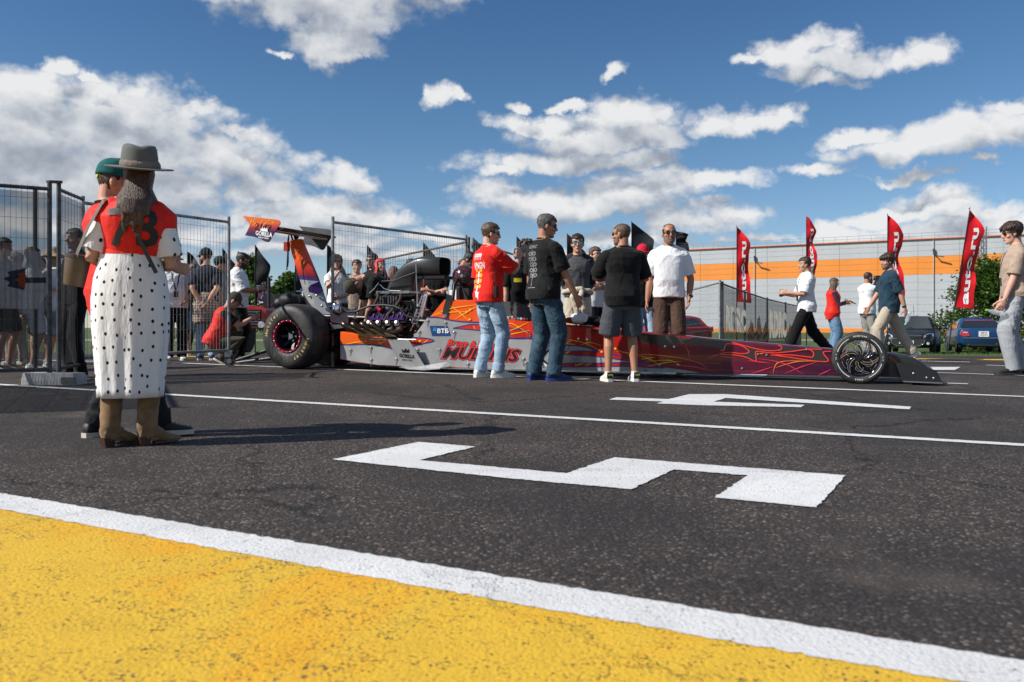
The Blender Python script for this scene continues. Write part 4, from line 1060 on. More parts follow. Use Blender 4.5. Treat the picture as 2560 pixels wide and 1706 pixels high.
b.obj('rivet_heads', M_GREYP, CAR, 180, kind='stuff'); d_.obj('airbrushed_rivet_drips', mat('airbrush_grey', (.20, .20, .205), .4, coat=.5), CAR, fix=False)
def sidetext(name, txt, px, py, m_, lv, size, sx=1.0, shear=0.0, off=0.0, rot=0.0):
    b = B(); cr, sr = math.cos(rot), math.sin(rot); put_text(b, txt, lambda u, v: Sd(px + u * cr + v * sr, py + u * sr - v * cr, .0022 * lv), size=size, sx=sx, shear=shear, off=off); return b.obj(name, m_, CAR, fix=False)
sidetext('name_halo', 'MULLINS', 1197, 887, M_NAVYL, 3, 40, 1.18, .35, .10, .045); sidetext('name_outline', 'MULLINS', 1197, 887, M_REDL, 4, 40, 1.18, .35, .07, .045); sidetext('name_lettering', 'MULLINS', 1197, 887, mat('black_lettering', (.012, .01, .012), .35), 5, 40, 1.18, .35, .025, .045)
sidetext('script_halo', 'Bruce & Lynn', 1176, 860, mat('dark_outline', (.03, .008, .02), .4), 3, 19, 1.12, .3, .07, .06); sidetext('script_lettering', 'Bruce & Lynn', 1176, 860, M_REDL, 4, 19, 1.12, .3, .022, .06)
decal('bank_sticker', [[(1073.6, 815), (1118.4, 815), (1127, 840.3), (1080, 840.3)]], mat('blue_sticker', (.008, .045, .15), .35), 3)
sidetext('bank_lettering', 'ВТБ', 1107, 828.5, M_WPR, 4, 14.5, 1.05, 0, .03); decal('bank_wings', [[(1083.5, 820), (1091.5, 820), (1091, 821.6), (1083, 821.6)], [(1082.8, 823), (1091.2, 823), (1090.6, 824.7), (1082.2, 824.7)], [(1082, 826), (1090.4, 826), (1089.8, 827.8), (1081.5, 827.8)]], mat('cyan_sticker', (.03, .35, .65), .4), 4)
decal('diamond_sticker', [[(1371, 869), (1400, 893), (1372, 922), (1343, 896)]], M_WPR, 2); decal('diamond_black', [[(1371, 873), (1395, 893), (1372, 917), (1348, 896)]], mat('black_sticker', (.012, .012, .012), .4), 3); decal('diamond_inner', [[(1371, 880), (1387, 893), (1372, 910), (1356, 896)]], M_GREYP, 4)
sidetext('name_plate', 'OV T.', 1272, 794.5, M_WPR, 4, 9, 1.2, 0, .02)
for i, cc in enumerate(((.35, .02, .03), (.05, .25, .35), (.45, .45, .45), (.4, .03, .03), (.03, .03, .03))):
    b = B(); p = Sd(1288 + i * 7.2, 796 + i * .5, .009); b.add([p + V((math.cos(t) * .018, 0, math.sin(t) * .016)) for t in [j * .5236 for j in range(12)]], [list(range(12))]); b.obj('round_sticker', mat('sticker_%d' % i, cc, .4), CAR, fix=False)
b = B()
for x, y in c4([[(370, 335), (455, 342), (215, 474), (845, 287)]])[0] + c3([[(685, 315), (787, 322), (1705, 405), (1812, 410)]])[0]: b.tube([Sd(x, y, .004), Sd(x, y, .014)], .012, 10)
b.obj('body_fasteners', M_ALU, CAR, 40, kind='stuff')
# turned-out plate and its skid below the engine
b = B(); fl = [D(971, 851, -.45), D(1022, 849.5, -.45), D(1064, 917, -.37), D(1007, 920, -.37)]; b.prism(fl, (0, -.012, 0)); b.obj('deflector_plate', M_GREYP, CAR)
b = B(); b.prism([D(1007, 920, -.36), D(1060, 916, -.36), D(1118, 907, -.36), D(1129, 918, -.40), D(1100, 923, -.50), D(1060, 926, -.51), D(1020, 924, -.46)], (0, 0, .012)); b.obj('skid_plate', M_GREYP, CAR)
nrm_ = (fl[1] - fl[0]).cross(fl[3] - fl[0]).normalized(); nrm_ = nrm_ if nrm_.y < 0 else -nrm_
def onfl(px, py):
    d = ray(px, py); t = (fl[0] + nrm_ * .015 - _eye).dot(nrm_) / d.dot(nrm_); return _eye + d * t
b = B(); put_text(b, 'GORILLA', lambda u, v: onfl(1017 + u, 891 - v + .1 * u), size=13, sx=.72, off=.03); put_text(b, 'ENERGY DRINK', lambda u, v: onfl(1018 + u, 901 - v + .1 * u), size=5, sx=.75, off=.02)
b.poly([onfl(1006 + x, 882 - y) for x, y in ((0, 0), (-2, 9), (4, 5), (8, 11), (12, 5), (16, 10), (17, 0))]); b.obj('drink_lettering', mat('black_lettering', (.012, .01, .012), .35), CAR, fix=False)
# windscreen, roll hoop, strap
b = B(); WS = [(1207, 752.5), (1290, 755), (1345, 776), (1392, 808), (1330, 805), (1262, 797.5), (1237, 778)]
b.prism([V((p.x, -.26, p.z)) for p in (Sd(x, y) for x, y in WS)], (0, .52, 0)); b.obj('windscreen', mat('smoked_screen', (.008, .008, .010), .06, spec=.8, coat=1.0), CAR, 30)
b = B(); b.tube([D(1130, 753, .26), D(1134, 712, .24), D(1150, 690, .1), D(1150, 690, -.1), D(1136, 712, -.24), D(1132, 753, -.26)], .022, 10); b.tube([D(1170, 753, -.22), D(1148, 700, -.12)], .018, 8); b.obj('roll_cage', M_BLK, CAR, 40)
b = B(); b.box(D(1141, 741, -.08), (.10, .22, .16)); b.obj('seat_shell', M_WPR, CAR); b = B(); b.box(D(1172, 741, 0), (.16, .36, .20)); b.obj('head_surround', mat('black_padding', (.012, .012, .013), .9, bump=.4, bs_=30), CAR)
b = B(); sp = [Sd(1123, 737, .03), Sd(1121, 752, .012), Sd(1116, 770, .012), Sd(1112.5, 787, .014)]; b.ribbon(sp, .085, (0, -1, 0)); b.obj('harness_strap', mat('black_webbing', (.014, .014, .015), .85, bump=.5, bs_=200), CAR, fix=False)
b = B(); b.box(Sd(1112.5, 790, .016), (.05, .012, .035)); b.obj('strap_buckle', M_ALU, CAR)
# ---- rear wing and its strut
YW = .66
def grad(name, stops, lo, hi): return flakepaint(name, stops, 2, lo, hi)
WP = [(50, 158), (400, 196), (700, 228), (760, 245), (786, 280), (778, 330), (700, 440), (575, 655), (545, 674), (500, 664), (400, 610), (280, 570), (98, 540), (150, 440), (190, 350), (178, 300), (110, 225)]
wpx = [(600 + x / 7.838, 520 + y / 7.838) for x, y in WP]
pl = [D(x, y, -YW) for x, y in wpx]; zt, zb = max(p.z for p in pl), min(p.z for p in pl)
P_PLATE = grad('wing_plate_paint', [(0, (.03, .012, .07)), (.36, (.05, .012, .07)), (.5, (.35, .02, .03)), (.66, (.78, .10, .012)), (1, (.85, .20, .01))], zb, zt)
b = B(); b.prism(pl, (0, .014, 0)); b.obj('wing_plate', P_PLATE, CAR)
b = B(); b.prism([V((p.x, YW, p.z)) for p in pl], (0, -.014, 0)); b.obj('wing_plate', mat('matt_carbon', (.045, .045, .047), .6, var=.25), CAR, label='dark unpainted far wing plate')
def wt(b, txt, px, py, size, sx=1., off=0, rot=.13, shear=0, lv=1):
    cr, sr = math.cos(rot), math.sin(rot); put_text(b, txt, lambda u, v: D(px + u * cr + v * sr * .3, py + u * sr - v * cr, -YW - .003 * lv), size=size, sx=sx, off=off, shear=shear)
b = B(); wt(b, '2149', 655, 568, 21, .98, .05, .12, .25); b.obj('number_outline', M_REDL, CAR, fix=False)
b = B(); wt(b, '2149', 655, 568, 21, .98, .01, .12, .25, 2); b.obj('race_number', M_BLK, CAR, fix=False)
b = B(); wt(b, 'GORILLA', 659.5, 586, 15.5, .66, .035, .13, 0, 3); wt(b, 'ENERGY DRINK', 658.5, 595.3, 5.2, .72, .03, .13, 0, 3); b.poly([D(x, y, -YW - .009) for x, y in ((650.8, 577.5), (651.5, 571), (654.5, 573.2), (655, 567), (658.5, 572.5), (661, 568.5), (664, 573), (668, 569.5), (669.5, 580))]); b.obj('drink_lettering', M_WPR, CAR, fix=False)
b = B()
rn = random.Random(5)
for i in range(13):
    x0, y0 = rn.uniform(230, 700), rn.uniform(170, 240); a = rn.uniform(1.7, 2.5); l = rn.uniform(50, 140)
    q0 = (600 + x0 / 7.838, 520 + (y0 + x0 * .09) / 7.838); q1 = (q0[0] + math.cos(a) * l / 7.838, q0[1] + math.sin(a) * l / 7.838)
    b.ribbon([D(*q0, -YW - .003), D((q0[0] + q1[0]) / 2, (q0[1] + q1[1]) / 2, -YW - .003), D(*q1, -YW - .003)], .011, (0, -1, 0), True)
b.obj('yellow_splashes', M_YELL, CAR, fix=False, kind='stuff')
b = B(); c0, c1 = D(640, 566, -YW), D(708, 571, -YW); ch = c1.x - c0.x; zc = c1.z
prof = [(0, 0), (.15, .02), (.4, .035), (.7, .03), (1, .012), (.95, -.012), (.6, -.018), (.3, -.012)]
for y0, y1 in ((-YW + .02, YW - .02),): b.loft([[V((c0.x + u * ch, y, zc + v)) for u, v in prof] for y in (y0, y1)])
b.obj('rear_wing', M_BLK, CAR, 50)
b = B(); b.tube([V((c0.x + ch * .62, -YW + .02, zc - .02)), V((c0.x + ch * .62, YW - .02, zc - .02))], .028, 12); b.obj('wing_spar', M_ALU, CAR, 40)
SS = [(722.5, 605.5, 754, 598), (735, 645, 771.5, 640), (748.6, 690, 795, 697)]; S_2 = [(748.6, 690.3, 795, 697.3), (751.5, 699, 797, 704)]; S_3 = [(751.5, 699.3, 797, 704.3), (769, 758, 818, 765), (790, 786, 829, 786)]
def strut(st, m_, name):
    b = B(); rings = []
    for x0, y0, x1, y1 in st:
        p, q = D(x0, y0, 0), D(x1, y1, 0); mA = p.lerp(q, .55)
        rings.append([p + V((0, -.02, 0)), mA + V((0, -.085, 0)), q + V((0, -.03, 0)), q + V((0, .03, 0)), mA + V((0, .085, 0)), p + V((0, .02, 0))])
    b.loft(rings); return b.obj(name, m_, CAR)
z0_, z1_ = D(770, 693, 0).z, D(738, 600, 0).z
strut(SS, grad('strut_paint', [(0, (.16, .008, .03)), (.2, (.55, .03, .012)), (.5, (.87, .10, .006)), (1, (.87, .125, .006))], z0_, z1_), 'wing_strut_upper'); strut(S_2, M_NAVYL, 'strut_torn_edge'); strut(S_3, M_GREYP, 'wing_strut_lower')
b = B()
def onst(px, py): return D(px, py, -.086)
for q in ([(735, 640), (748, 625)], [(740, 660), (752, 632), (754, 628)], [(748, 672), (756, 640)], [(754, 676), (764, 648)]): b.ribbon([onst(*q[0]), onst((q[0][0] + q[1][0]) / 2 - 1, (q[0][1] + q[1][1]) / 2), onst(*q[-1])], .005, (0, -1, 0), True)
b.obj('yellow_splashes', M_YELL, CAR, fix=False, kind='stuff')
b = B(); b.prism([onst(*q) for q in ((770, 720), (778, 712), (798, 704), (807, 728), (796, 733), (772, 731))], (0, .02, 0)); b.obj('purple_tear', M_PURP, CAR)
b = B()
for px, py in ((775, 741), (792, 739), (805, 765), (744, 626)): b.sph(onst(px, py), (.020, .02, .020), 10, 7)
b.obj('strut_rivets', M_ALU, CAR, 180, kind='stuff')
b = B(); b.tube([D(733, 604, -.03), D(727, 586, -.1), D(724, 582, -.1)], .014, 8); b.tube([D(741, 601, .03), D(736, 584, 0)], .026, 8); b.tube([D(741, 601, .1), D(748, 586, .2)], .014, 8); b.obj('wing_mount', M_BLK, CAR, 40)
b = B(); b.tube([D(723, 585, -.2), D(720, 600, -.22), D(719, 640, -.22), D(717, 676, -.22)], .010, 6); b.tube([D(723, 586, -.2), D(721, 615, -.2), D(721, 655, -.2), D(719.5, 668, -.2)], .007, 6); b.obj('release_cables', M_RUB, CAR, 60)
b = B(); b.box(D(717, 617, -.1), (.06, .07, .13)); b.obj('release_box', mat('red_anodised', (.45, .03, .02), .35, metal=.5), CAR)
# parachute packs
b = B(); rn = random.Random(2)
for px, py, r_ in ((704, 758, .13), (742, 754, .13), (724, 752, .15)): b.sph(D(px, py, rn.uniform(-.25, .1)), (r_ * 1.1, r_, r_ * .8), 14, 9)
mkobj('parachute_packs', wrinkle(remesh(b, .02, .5, 2, 'p'), .05, (5, 5, 5), 3), mat('black_nylon', (.010, .010, .011), .6), CAR, 180)
# ---- wheels
YAX = MX.Rotation(R(90), 4, 'X')
mt, n, bs, out = newmat('tyre_rubber'); oc = n.n('ShaderNodeTexCoord').outputs['Object']
sc = n.n('ShaderNodeTexNoise', {'Vector': oc, 'Scale': 5.0, 'Detail': 6.0, 'Roughness': .7}).outputs[0]
c = n.mix(n.sstep(sc, .4, .65), (.013, .013, .013), (.05, .048, .045)); setp(n, bs, Base_Color=c, Roughness=n.n('ShaderNodeMapRange', {0: sc, 3: .42, 4: .75}).outputs[0])
b_ = n.n('ShaderNodeBump', {'Strength': .25, 'Distance': .01, 'Height': n.noise(oc, 40, 5)}); n.t.links.new(b_.outputs[0], bs.inputs['Normal']); M_TYRE = mt
M_BEAD = flakepaint('magenta_beadlock', [(0, (.12, .01, .20)), (.4, (.38, .01, .07)), (.7, (.10, .015, .22)), (1, (.40, .008, .05))], 2, -.2, .2)
M_GOLD = mat('gold_lettering', (.52, .36, .10), .6, var=.3, vs=60)
def arc_text(b, txt, c, rr, a0, step, size, y, out_=True):
    for i, ch in enumerate(txt):
        a = R(a0 - i * step); rad = V((math.cos(a), 0, math.sin(a))); tan = V((math.sin(a), 0, -math.cos(a)))
        put_text(b, ch, lambda u, v: c + rad * (rr + v) + tan * u + V((0, y(rr + v), 0)), size=size, off=.03)
def rear_wheel(sg):
    t = wheel = None; cy = sg * .44; c = V((0, cy, .452))
    T_ = MX.Translation(c) @ YAX
    b = B(); b.lathe([(.205, -.17), (.225, -.205), (.28, -.222), (.35, -.222), (.405, -.205), (.436, -.175), (.449, -.11), (.452, 0), (.449, .11), (.436, .175), (.405, .205), (.35, .222), (.28, .222), (.225, .205), (.205, .17)], 72, T_); w = b.obj('rear_tyre', M_TYRE, CAR, 60)
    b = B(); b.lathe([(.205, -.17), (.19, -.12), (.17, .0), (.06, .04), (.0, .04)], 40, T_); b.lathe([(.205, .17), (.19, .12), (.17, .02), (.06, .06), (.0, .06)], 40, T_); b.obj('rim_dish', M_BLK, w, 50)
    b = B(); n_ = 20
    for s in (-1, 1):
        pr = []
        for k in range(120):
            a = 2 * math.pi * k / 120; ro = .228 + .004 * math.cos(n_ * a); ri = .203 - .003 * math.cos(n_ * a)
            pr.append([c + V((math.cos(a) * r_, s * y_, math.sin(a) * r_)) for r_, y_ in ((ro, .198), (ro - .004, .222), (ri + .004, .220), (ri, .185))])
        b.loft(pr + [pr[0]], cap=False)
    b.obj('beadlock_ring', M_BEAD, w, 40)
    b = B()
    for k in range(n_):
        a = 2 * math.pi * k / n_
        for s in (-1, 1): b.sph(c + V((math.cos(a) * .214, s * .223, math.sin(a) * .214)), (.008, .006, .008), 6, 4)
    for k in range(5):
        a = 2 * math.pi * k / 5; b.tube([c + V((math.cos(a) * .06, sg * .06, math.sin(a) * .06)), c + V((math.cos(a) * .06, sg * .10, math.sin(a) * .06))], .014, 8)
    b.tube([c + V((0, sg * .03, 0)), c + V((0, sg * .13, 0))], .035, 14); b.obj('wheel_bolts', M_ALU, w, 50)
    b = B()
    for k in range(8):
        a = 2 * math.pi * k / 8; b.bar(c + V((math.cos(a) * .05, sg * .03, math.sin(a) * .05)), c + V((math.cos(a) * .185, sg * .09, math.sin(a) * .185)), .035, .02, (0, 1, 0))
    b.obj('rim_spokes', M_BLK, w)
    yy = lambda r_: -sg * 0 + sg * np.interp(r_, [.28, .35, .405, .436], [.2235, .2235, .207, .178]) + sg * .002
    b = B(); arc_text(b, 'Hoosier', c, .335, 176, 9.6, .074, yy); arc_text(b, 'Hoosier', c, .335, -8, 9.6, .074, yy); b.obj('tyre_lettering', M_GOLD, w, fix=False)
    return w
rear_wheel(-1); rear_wheel(1)
FW = V((7.29, 0, .283))
def front_wheel(sg):
    c = FW + V((0, sg * .30, 0)); T_ = MX.Translation(c) @ YAX
    b = B(); b.lathe([(.205, -.045), (.225, -.052), (.255, -.052), (.274, -.042), (.282, -.025), (.285, 0), (.282, .025), (.274, .042), (.255, .052), (.225, .052), (.205, .045)], 64, T_); w = b.obj('front_tyre', M_TYRE, CAR, 50)
    b = B(); b.lathe([(.208, -.046), (.203, -.05), (.196, -.046), (.192, .0), (.196, .046), (.203, .05), (.208, .046)], 64, T_); b.obj('front_rim', mat('gloss_black', (.008, .008, .009), .12, coat=1.0), w, 60)
    b = B(); e = B()
    for k in range(6):
        a0 = 2 * math.pi * k / 6
        P = [(a0 + .0 + t * 1.05, .045 + .147 * t) for t in [j / 10 for j in range(11)]]
        def pp(a, r_, y): return c + V((math.cos(a) * r_, y, math.sin(a) * r_))
        wd = lambda t: .34 * (1 - t) ** .8 + .10
        rings = [[pp(a + s * wd(t) * .5, r_, y) for s, y in ((-1, sg * .012), (1, sg * .012), (1, sg * .034), (-1, sg * .034))] for (a, r_), t in zip(P, [j / 10 for j in range(11)])]
        b.loft(rings)
        for s in (-1, 1): e.tube([pp(a + s * wd(t) * .5, r_, sg * .035) for (a, r_), t in zip(P, [j / 10 for j in range(11)])], .0042, 6)
        # round opening between the blades, edged in bare metal
        ac, rc = a0 + .52, .112; cc = pp(ac, rc, sg * .034); ux = V((math.cos(ac), 0, math.sin(ac))); uz = V((-math.sin(ac), 0, math.cos(ac)))
        e.tube([cc + ux * .036 * math.cos(t) + uz * .040 * math.sin(t) for t in [-1.9 + j * .34 for j in range(12)]], .0045, 6)
        e.tube([pp(a0 + .25 + q * .06, .182, sg * .035) for q in range(9)], .0035, 6)
    b.obj('blade_spokes', M_BLK, w, 40); e.obj('machined_edges', M_CHR, w, 60)
    b = B(); b.tube([c + V((0, -sg * .05, 0)), c + V((0, sg * .045, 0))], .040, 18); b.tube([c + V((0, sg * .045, 0)), c + V((0, sg * .06, 0))], .022, 12); b.obj('hub', M_BLK, w, 40)
    b = B(); yq = lambda r_: sg * (.0535)
    for a0, a1 in ((15, 60), (118, 165), (195, 245), (295, 345)):
        P = [(math.cos(R(a)) , math.sin(R(a))) for a in np.linspace(a0, a1, 14)]
        b.loft([[c + V((x * r_, sg * .0535, z * r_)) for r_ in (.228, .2335)] for x, z in P], cap=False, closed=False)
    arc_text(b, 'GOODYEAR', c, .237, 104, 4.4, .020, yq); arc_text(b, '22.0', c, .237, 184, 4, .018, yq); arc_text(b, 'EAGLE', c, .237, -82, 4.2, .02, yq); arc_text(b, '2.5', c, .237, 3, 4, .018, yq); b.obj('tyre_lettering', M_WPR, w, fix=False)
    return w
front_wheel(-1); front_wheel(1)
b = B(); b.tube([FW + V((0, -.28, 0)), FW + V((0, .28, 0))], .022, 10); b.obj('front_axle', M_BLK, CAR, 40)
b = B(); b.tube([V((0, -.3, .452)), V((0, .3, .452))], .07, 14); b.box((0, 0, .45), (.34, .34, .34)); b.obj('rear_axle', M_BLK, CAR, 40)
b = B()
for y in (-.16, .16): b.bar((-.05, y, .60), (.95, y, .42), .05, .05); b.bar((-.1, y, .30), (.9, y, .22), .05, .05); b.tube([(-.15, y, .5), (-.15, y, .75), (.9, y, .72), (2.1, y * 1.5, .66)], .022, 8)
b.obj('chassis_rails', M_BLK, CAR, 40)
# wheelie bars
b = B()
for y in (-.14, .14):
    e0 = D(586, 902, y); b.tube([V((-.1, y, .42)), e0], .020, 8); b.tube([V((-.1, y, .20)), e0 + V((.02, 0, -.03))], .020, 8); b.tube([V((-.5, y, .26)), V((-.62, y, .17))], .014, 6)
b.obj('wheelie_bars', M_BLK, CAR, 40)
b = B(); e0 = D(586, 902, 0)
for y in (-.14, .14): b.lathe([(.02, -.02), (.055, -.022), (.06, 0), (.055, .022), (.02, .02)], 18, MX.Translation(V((e0.x, y, .07))) @ YAX)
b.obj('wheelie_rollers', M_TYRE, CAR, 50)
# ---- engine, drawn piece by piece
def DB_(x0, y0, x1, y1, ya, yb):
    """box spanning two picture corners at mid depth"""
    p, q = D(x0, y0, (ya + yb) / 2), D(x1, y1, (ya + yb) / 2)
    return (V(((p.x + q.x) / 2, (ya + yb) / 2, (p.z + q.z) / 2)), (abs(p.x - q.x), abs(yb - ya), abs(p.z - q.z)))
b = B(); b.box(*DB_(925, 806, 1070, 848, -.17, .17)); b.box(*DB_(935, 772, 1060, 806, -.12, .12)); b.obj('engine_block', M_BLK, CAR)
for sg in (-1, 1):
    b = B(); a0, a1 = D(926, 806, -.2).x, D(1022, 806, -.2).x; z0, z1 = D(970, 806, -.2).z, D(970, 782, -.2).z
    b.prism([V((a0, sg * .30, z0)), V((a0, sg * .16, z1)), V((a0, sg * .09, z1 - .01)), V((a0, sg * .16, z0 - .02))], (a1 - a0, 0, 0)); hd = b.obj('cylinder_head', M_ALU, CAR)
    b = B(); b.prism([V((a0 + .02, sg * .315, z0 + .03)), V((a0 + .02, sg * .21, z1 + .035)), V((a0 + .02, sg * .13, z1 + .02)), V((a0 + .02, sg * .20, z0 + .02))], (a1 - a0 - .04, 0, 0)); b.obj('valve_cover', M_PURP, CAR, label='purple valve cover')
    b = B()
    for i in range(4):
        x = a0 + .07 + i * (a1 - a0 - .1) / 3.6
        b.bar((x, sg * .30, z0 + .005), (x, sg * .20, z1 + .045), .028, .03, (1, 0, 0))
    b.obj('cover_straps', M_BLK, CAR)
    b = B()
    for i in range(4):
        x = a0 + .06 + i * (a1 - a0 - .1) / 3.5; b.box((x, sg * .30, z0 - .02), (.075, .06, .05)); b.tube([(x, sg * .31, z0 - .01), (x, sg * .36, z0 + .005)], .02, 10)
    b.obj('exhaust_ports', M_ALU, CAR, 40)
b = B(); bx = DB_(955, 741, 1006, 774, -.13, .13); b.box(*bx)
for i in range(8): b.box((bx[0].x - bx[1][0] * .45 + i * bx[1][0] * .128, 0, bx[0].z), (.018, .29, bx[1][2] * .96))
b.obj('supercharger', mat('cast_grey', (.085, .085, .088), .45, metal=.6, var=.3), CAR)
b = B(); p = D(1022, 757, 0); b.lathe([(.0, -.09), (.06, -.09), (.075, -.08), (.075, .08), (.06, .09), (.0, .09)], 24, MX.Translation(p) @ MX.Rotation(R(90), 4, 'Y')); b.lathe([(.03, .09), (.09, .092), (.10, .10), (.10, .13), (.03, .13)], 24, MX.Translation(p) @ MX.Rotation(R(90), 4, 'Y')); b.obj('drive_pulley', M_BLK, CAR, 40)
p2 = D(1030, 812, 0); b = B(); b.lathe([(.0, .0), (.11, 0), (.12, .01), (.12, .05), (.0, .05)], 24, MX.Translation(p2) @ MX.Rotation(R(90), 4, 'Y')); b.obj('crank_pulley', M_ALU, CAR, 40)
b = B(); x_ = p.x + .115
b.loft([[V((x_ + dx, q[0], q[1])) for q in ((-.105, p.z), (-.125, p2.z), (0, p2.z - .13), (.125, p2.z), (.105, p.z), (0, p.z + .105))] for dx in (-.03, .03)]); b.obj('drive_belt', M_RUB, CAR)
b = B(); b.box(*DB_(954, 729, 1036, 734.5, -.15, .15)); b.obj('injector_plate', M_ALU, CAR)
b = B(); b.box(*DB_(948, 734.6, 1042, 741, -.13, .13))
for i in range(12): x = bx[0].x - .28 + i * .048; b.tube([(x, -.155, bx[0].z + .16), (x, -.155, bx[0].z + .20)], .008, 6)
b.obj('injector_body', M_BLK, CAR)
# air scoop
ST = [((972, 728), (1046, 728), .125), ((978, 712), (1047, 714), .13), ((985, 700), (1049, 703), .135), ((1000, 679), (1053, 694), .15), ((1022, 660), (1060, 688), .165), ((1046, 648), (1067, 690), .175), ((1066, 643), (1070, 692), .18), ((1112, 644), (1111, 691), .18)]
b = B(); rings = []
def srow(p, q, w, k=1.0):
    m_ = p.lerp(q, .5); r_ = []
    for j in range(20):
        t = 2 * math.pi * j / 20; cx = math.copysign(abs(math.cos(t)) ** .45, math.cos(t)); sx_ = math.copysign(abs(math.sin(t)) ** .45, math.sin(t)); r_.append(m_ + (q - m_) * cx * k + V((0, w * sx_ * k, 0)))
    return r_
for p, q, w in ST: rings.append(srow(D(*p, 0), D(*q, 0), w))
lp, lq, lw = D(1112, 644, 0), D(1111, 691, 0), .18; back = V((-.05, 0, 0))
b.loft(rings + [srow(lp + V((.008, 0, 0)), lq + V((.008, 0, 0)), lw, .96), srow(lp, lq, lw, .90), srow(lp + V((-.22, 0, 0)), lq + V((-.22, 0, 0)), lw, .80)]); b.obj('air_scoop', M_CARB, CAR, 45)
b = B()
for y in (-.06, .06):
    for q in range(2): b.bar(V((lp.x - .2, y, lq.z + .05)), V((lp.x - .2, y, lp.z - .05)), .07, .01, (1, 0, 0))
b.obj('scoop_butterflies', M_PURP, CAR)
b = B(); b.box(*DB_(1056, 692, 1124, 698, -.16, .16)); b.obj('scoop_tray', M_BLK, CAR)
# exhaust headers
for sg in (-1, 1):
    for i in range(4):
        def q(px, py, yl): p = D(px, py, -abs(yl)); return V((p.x, sg * abs(yl), p.z))
        b = B(); b.tube([q(856 + 23 * i, 808, .50), q(864 + 23 * i, 814.5, .49), q(878 + 23 * i, 823, .47), q(900 + 21 * i, 831 + i, .43), q(925 + 19 * i, 833, .38), q(938 + 21 * i, 824, .34), q(940 + 22 * i, 813, .31)], [.040, .040, .039, .037, .036, .035, .034], 14, cap=False)
        h = b.obj('exhaust_pipe', M_BRNZ, CAR, 50); md = h.modifiers.new('wall', 'SOLIDIFY'); md.thickness = .006
b = B(); b.prism([D(862, 822, -.5), D(924, 823, -.5), D(990, 842, -.44), D(912, 843, -.44)], (0, 0, .008)); b.obj('heat_shield', mat('brass_sheet', (.42, .30, .15), .35, metal=.9, var=.25), CAR)
def hose(name, pts, r_, m_, yl): b = B(); b.tube([D(x, y, yl + dy) for x, y, dy in pts], r_, 9); return b.obj(name, m_, CAR, 60)
M_BRH = mat('brown_heat_sleeve', (.065, .035, .028), .8, bump=.5, bs_=120)
hose('sleeved_hose', [(946, 732, 0), (945, 745, -.02), (936, 763, -.05), (920, 780, -.08), (916, 795, -.1), (924, 808, -.1)], .022, M_BRH, -.2)
hose('sleeved_hose', [(1003, 734, 0), (1001, 748, -.02), (990, 766, -.05), (968, 789, -.08), (961, 800, -.1), (972, 812, -.1)], .020, M_BRH, -.2)
hose('fuel_hose', [(860, 772, 0), (868, 780, 0), (890, 779, 0), (925, 765, 0), (960, 763, 0), (985, 766, 0), (1000, 772, 0)], .016, M_RUB, -.28)
hose('breather_hose', [(954, 704, 0), (985, 702, 0), (1010, 692, -.02), (1038, 682, -.04)], .010, M_RUB, -.2)
hose('throttle_cable', [(947, 708, 0), (936, 722, 0), (924, 734, 0)], .007, M_ALU, -.2); hose('throttle_cable', [(950, 712, 0), (960, 722, 0), (975, 727, 0), (1000, 728, 0)], .007, M_ALU, -.2); hose('throttle_cable', [(980, 730, 0), (958, 742, 0), (948, 756, 0)], .007, M_RUB, -.22)
hose('upright_line', [(1040, 660, 0), (1041, 700, 0), (1043, 740, 0), (1043, 775, 0), (1036, 806, 0), (1026, 828, 0)], .009, M_ALU, -.22)
hose('oil_line', [(1000, 772, 0), (1015, 790, 0), (1035, 795, 0), (1048, 815, 0)], .012, M_RUB, -.3)
b = B(); b.tube([D(945, 768, -.25), D(953, 778, -.27)], [.045, .035], 12); b.obj('magneto', mat('red_anodised_cap', (.35, .02, .05), .3, metal=.5), CAR, 50)
b = B(); A1, A2, A3, A4 = D(1056, 740, -.22), D(1030, 808, -.24), D(1063, 741, -.22), D(1042, 810, -.24)
b.bar(A1, A2, .016, .016, (0, 1, 0)); b.bar(A3, A4, .016, .016, (0, 1, 0))
for i in range(9): t = i / 8; b.bar(A1.lerp(A2, t), A3.lerp(A4, t), .01, .01, (0, 1, 0))
b.bar(D(1066, 736, -.1), D(1047, 812, -.15), .05, .03, (0, 1, 0)); b.obj('brace_ladder', M_ALU, CAR)
p = D(842, 771, -.2); b = B(); b.lathe([(.0, -.06), (.062, -.06), (.066, -.05), (.066, .05), (.06, .06), (.0, .06)], 24, MX.Translation(p)); b.tube([p + V((.02, 0, .06)), p + V((.02, 0, .085))], .03, 14); b.obj('breather_can', M_CHR, CAR, 40)
b = B(); b.prism([D(825, 784, -.22), D(840, 782, -.22), D(872, 793, -.22), D(870, 812, -.22), D(826, 806, -.22)], (0, .44, 0)); b.obj('rear_bulkhead', mat('plum_metal', (.05, .035, .05), .4, metal=.5), CAR)
b = B(); b.prism([D(826, 812, -.3), D(866, 812, -.3), D(870, 818, -.3), D(830, 824, -.3)], (0, .5, 0)); b.obj('clutch_cover', M_ALU, CAR)
rn = random.Random(11); b = B(); bb2 = B()
for i in range(90):
    px, py = rn.uniform(925, 1075), rn.uniform(768, 846); yl = rn.uniform(-.26, -.16); p = D(px, py, yl); w = rn.choice((b, b, bb2)); r_ = rn.uniform(.008, .02)
    if rn.random() < .5: w.tube([p, p + V((rn.uniform(-.06, .06), rn.uniform(-.03, .03), rn.uniform(-.05, .05)))], r_, 8)
    else: w.box(p, (rn.uniform(.015, .05), .04, rn.uniform(.012, .04)))
b.obj('engine_fittings', M_BLK, CAR, 40, kind='stuff'); bb2.obj('bright_fittings', M_ALU, CAR, 40, kind='stuff')
b = B()
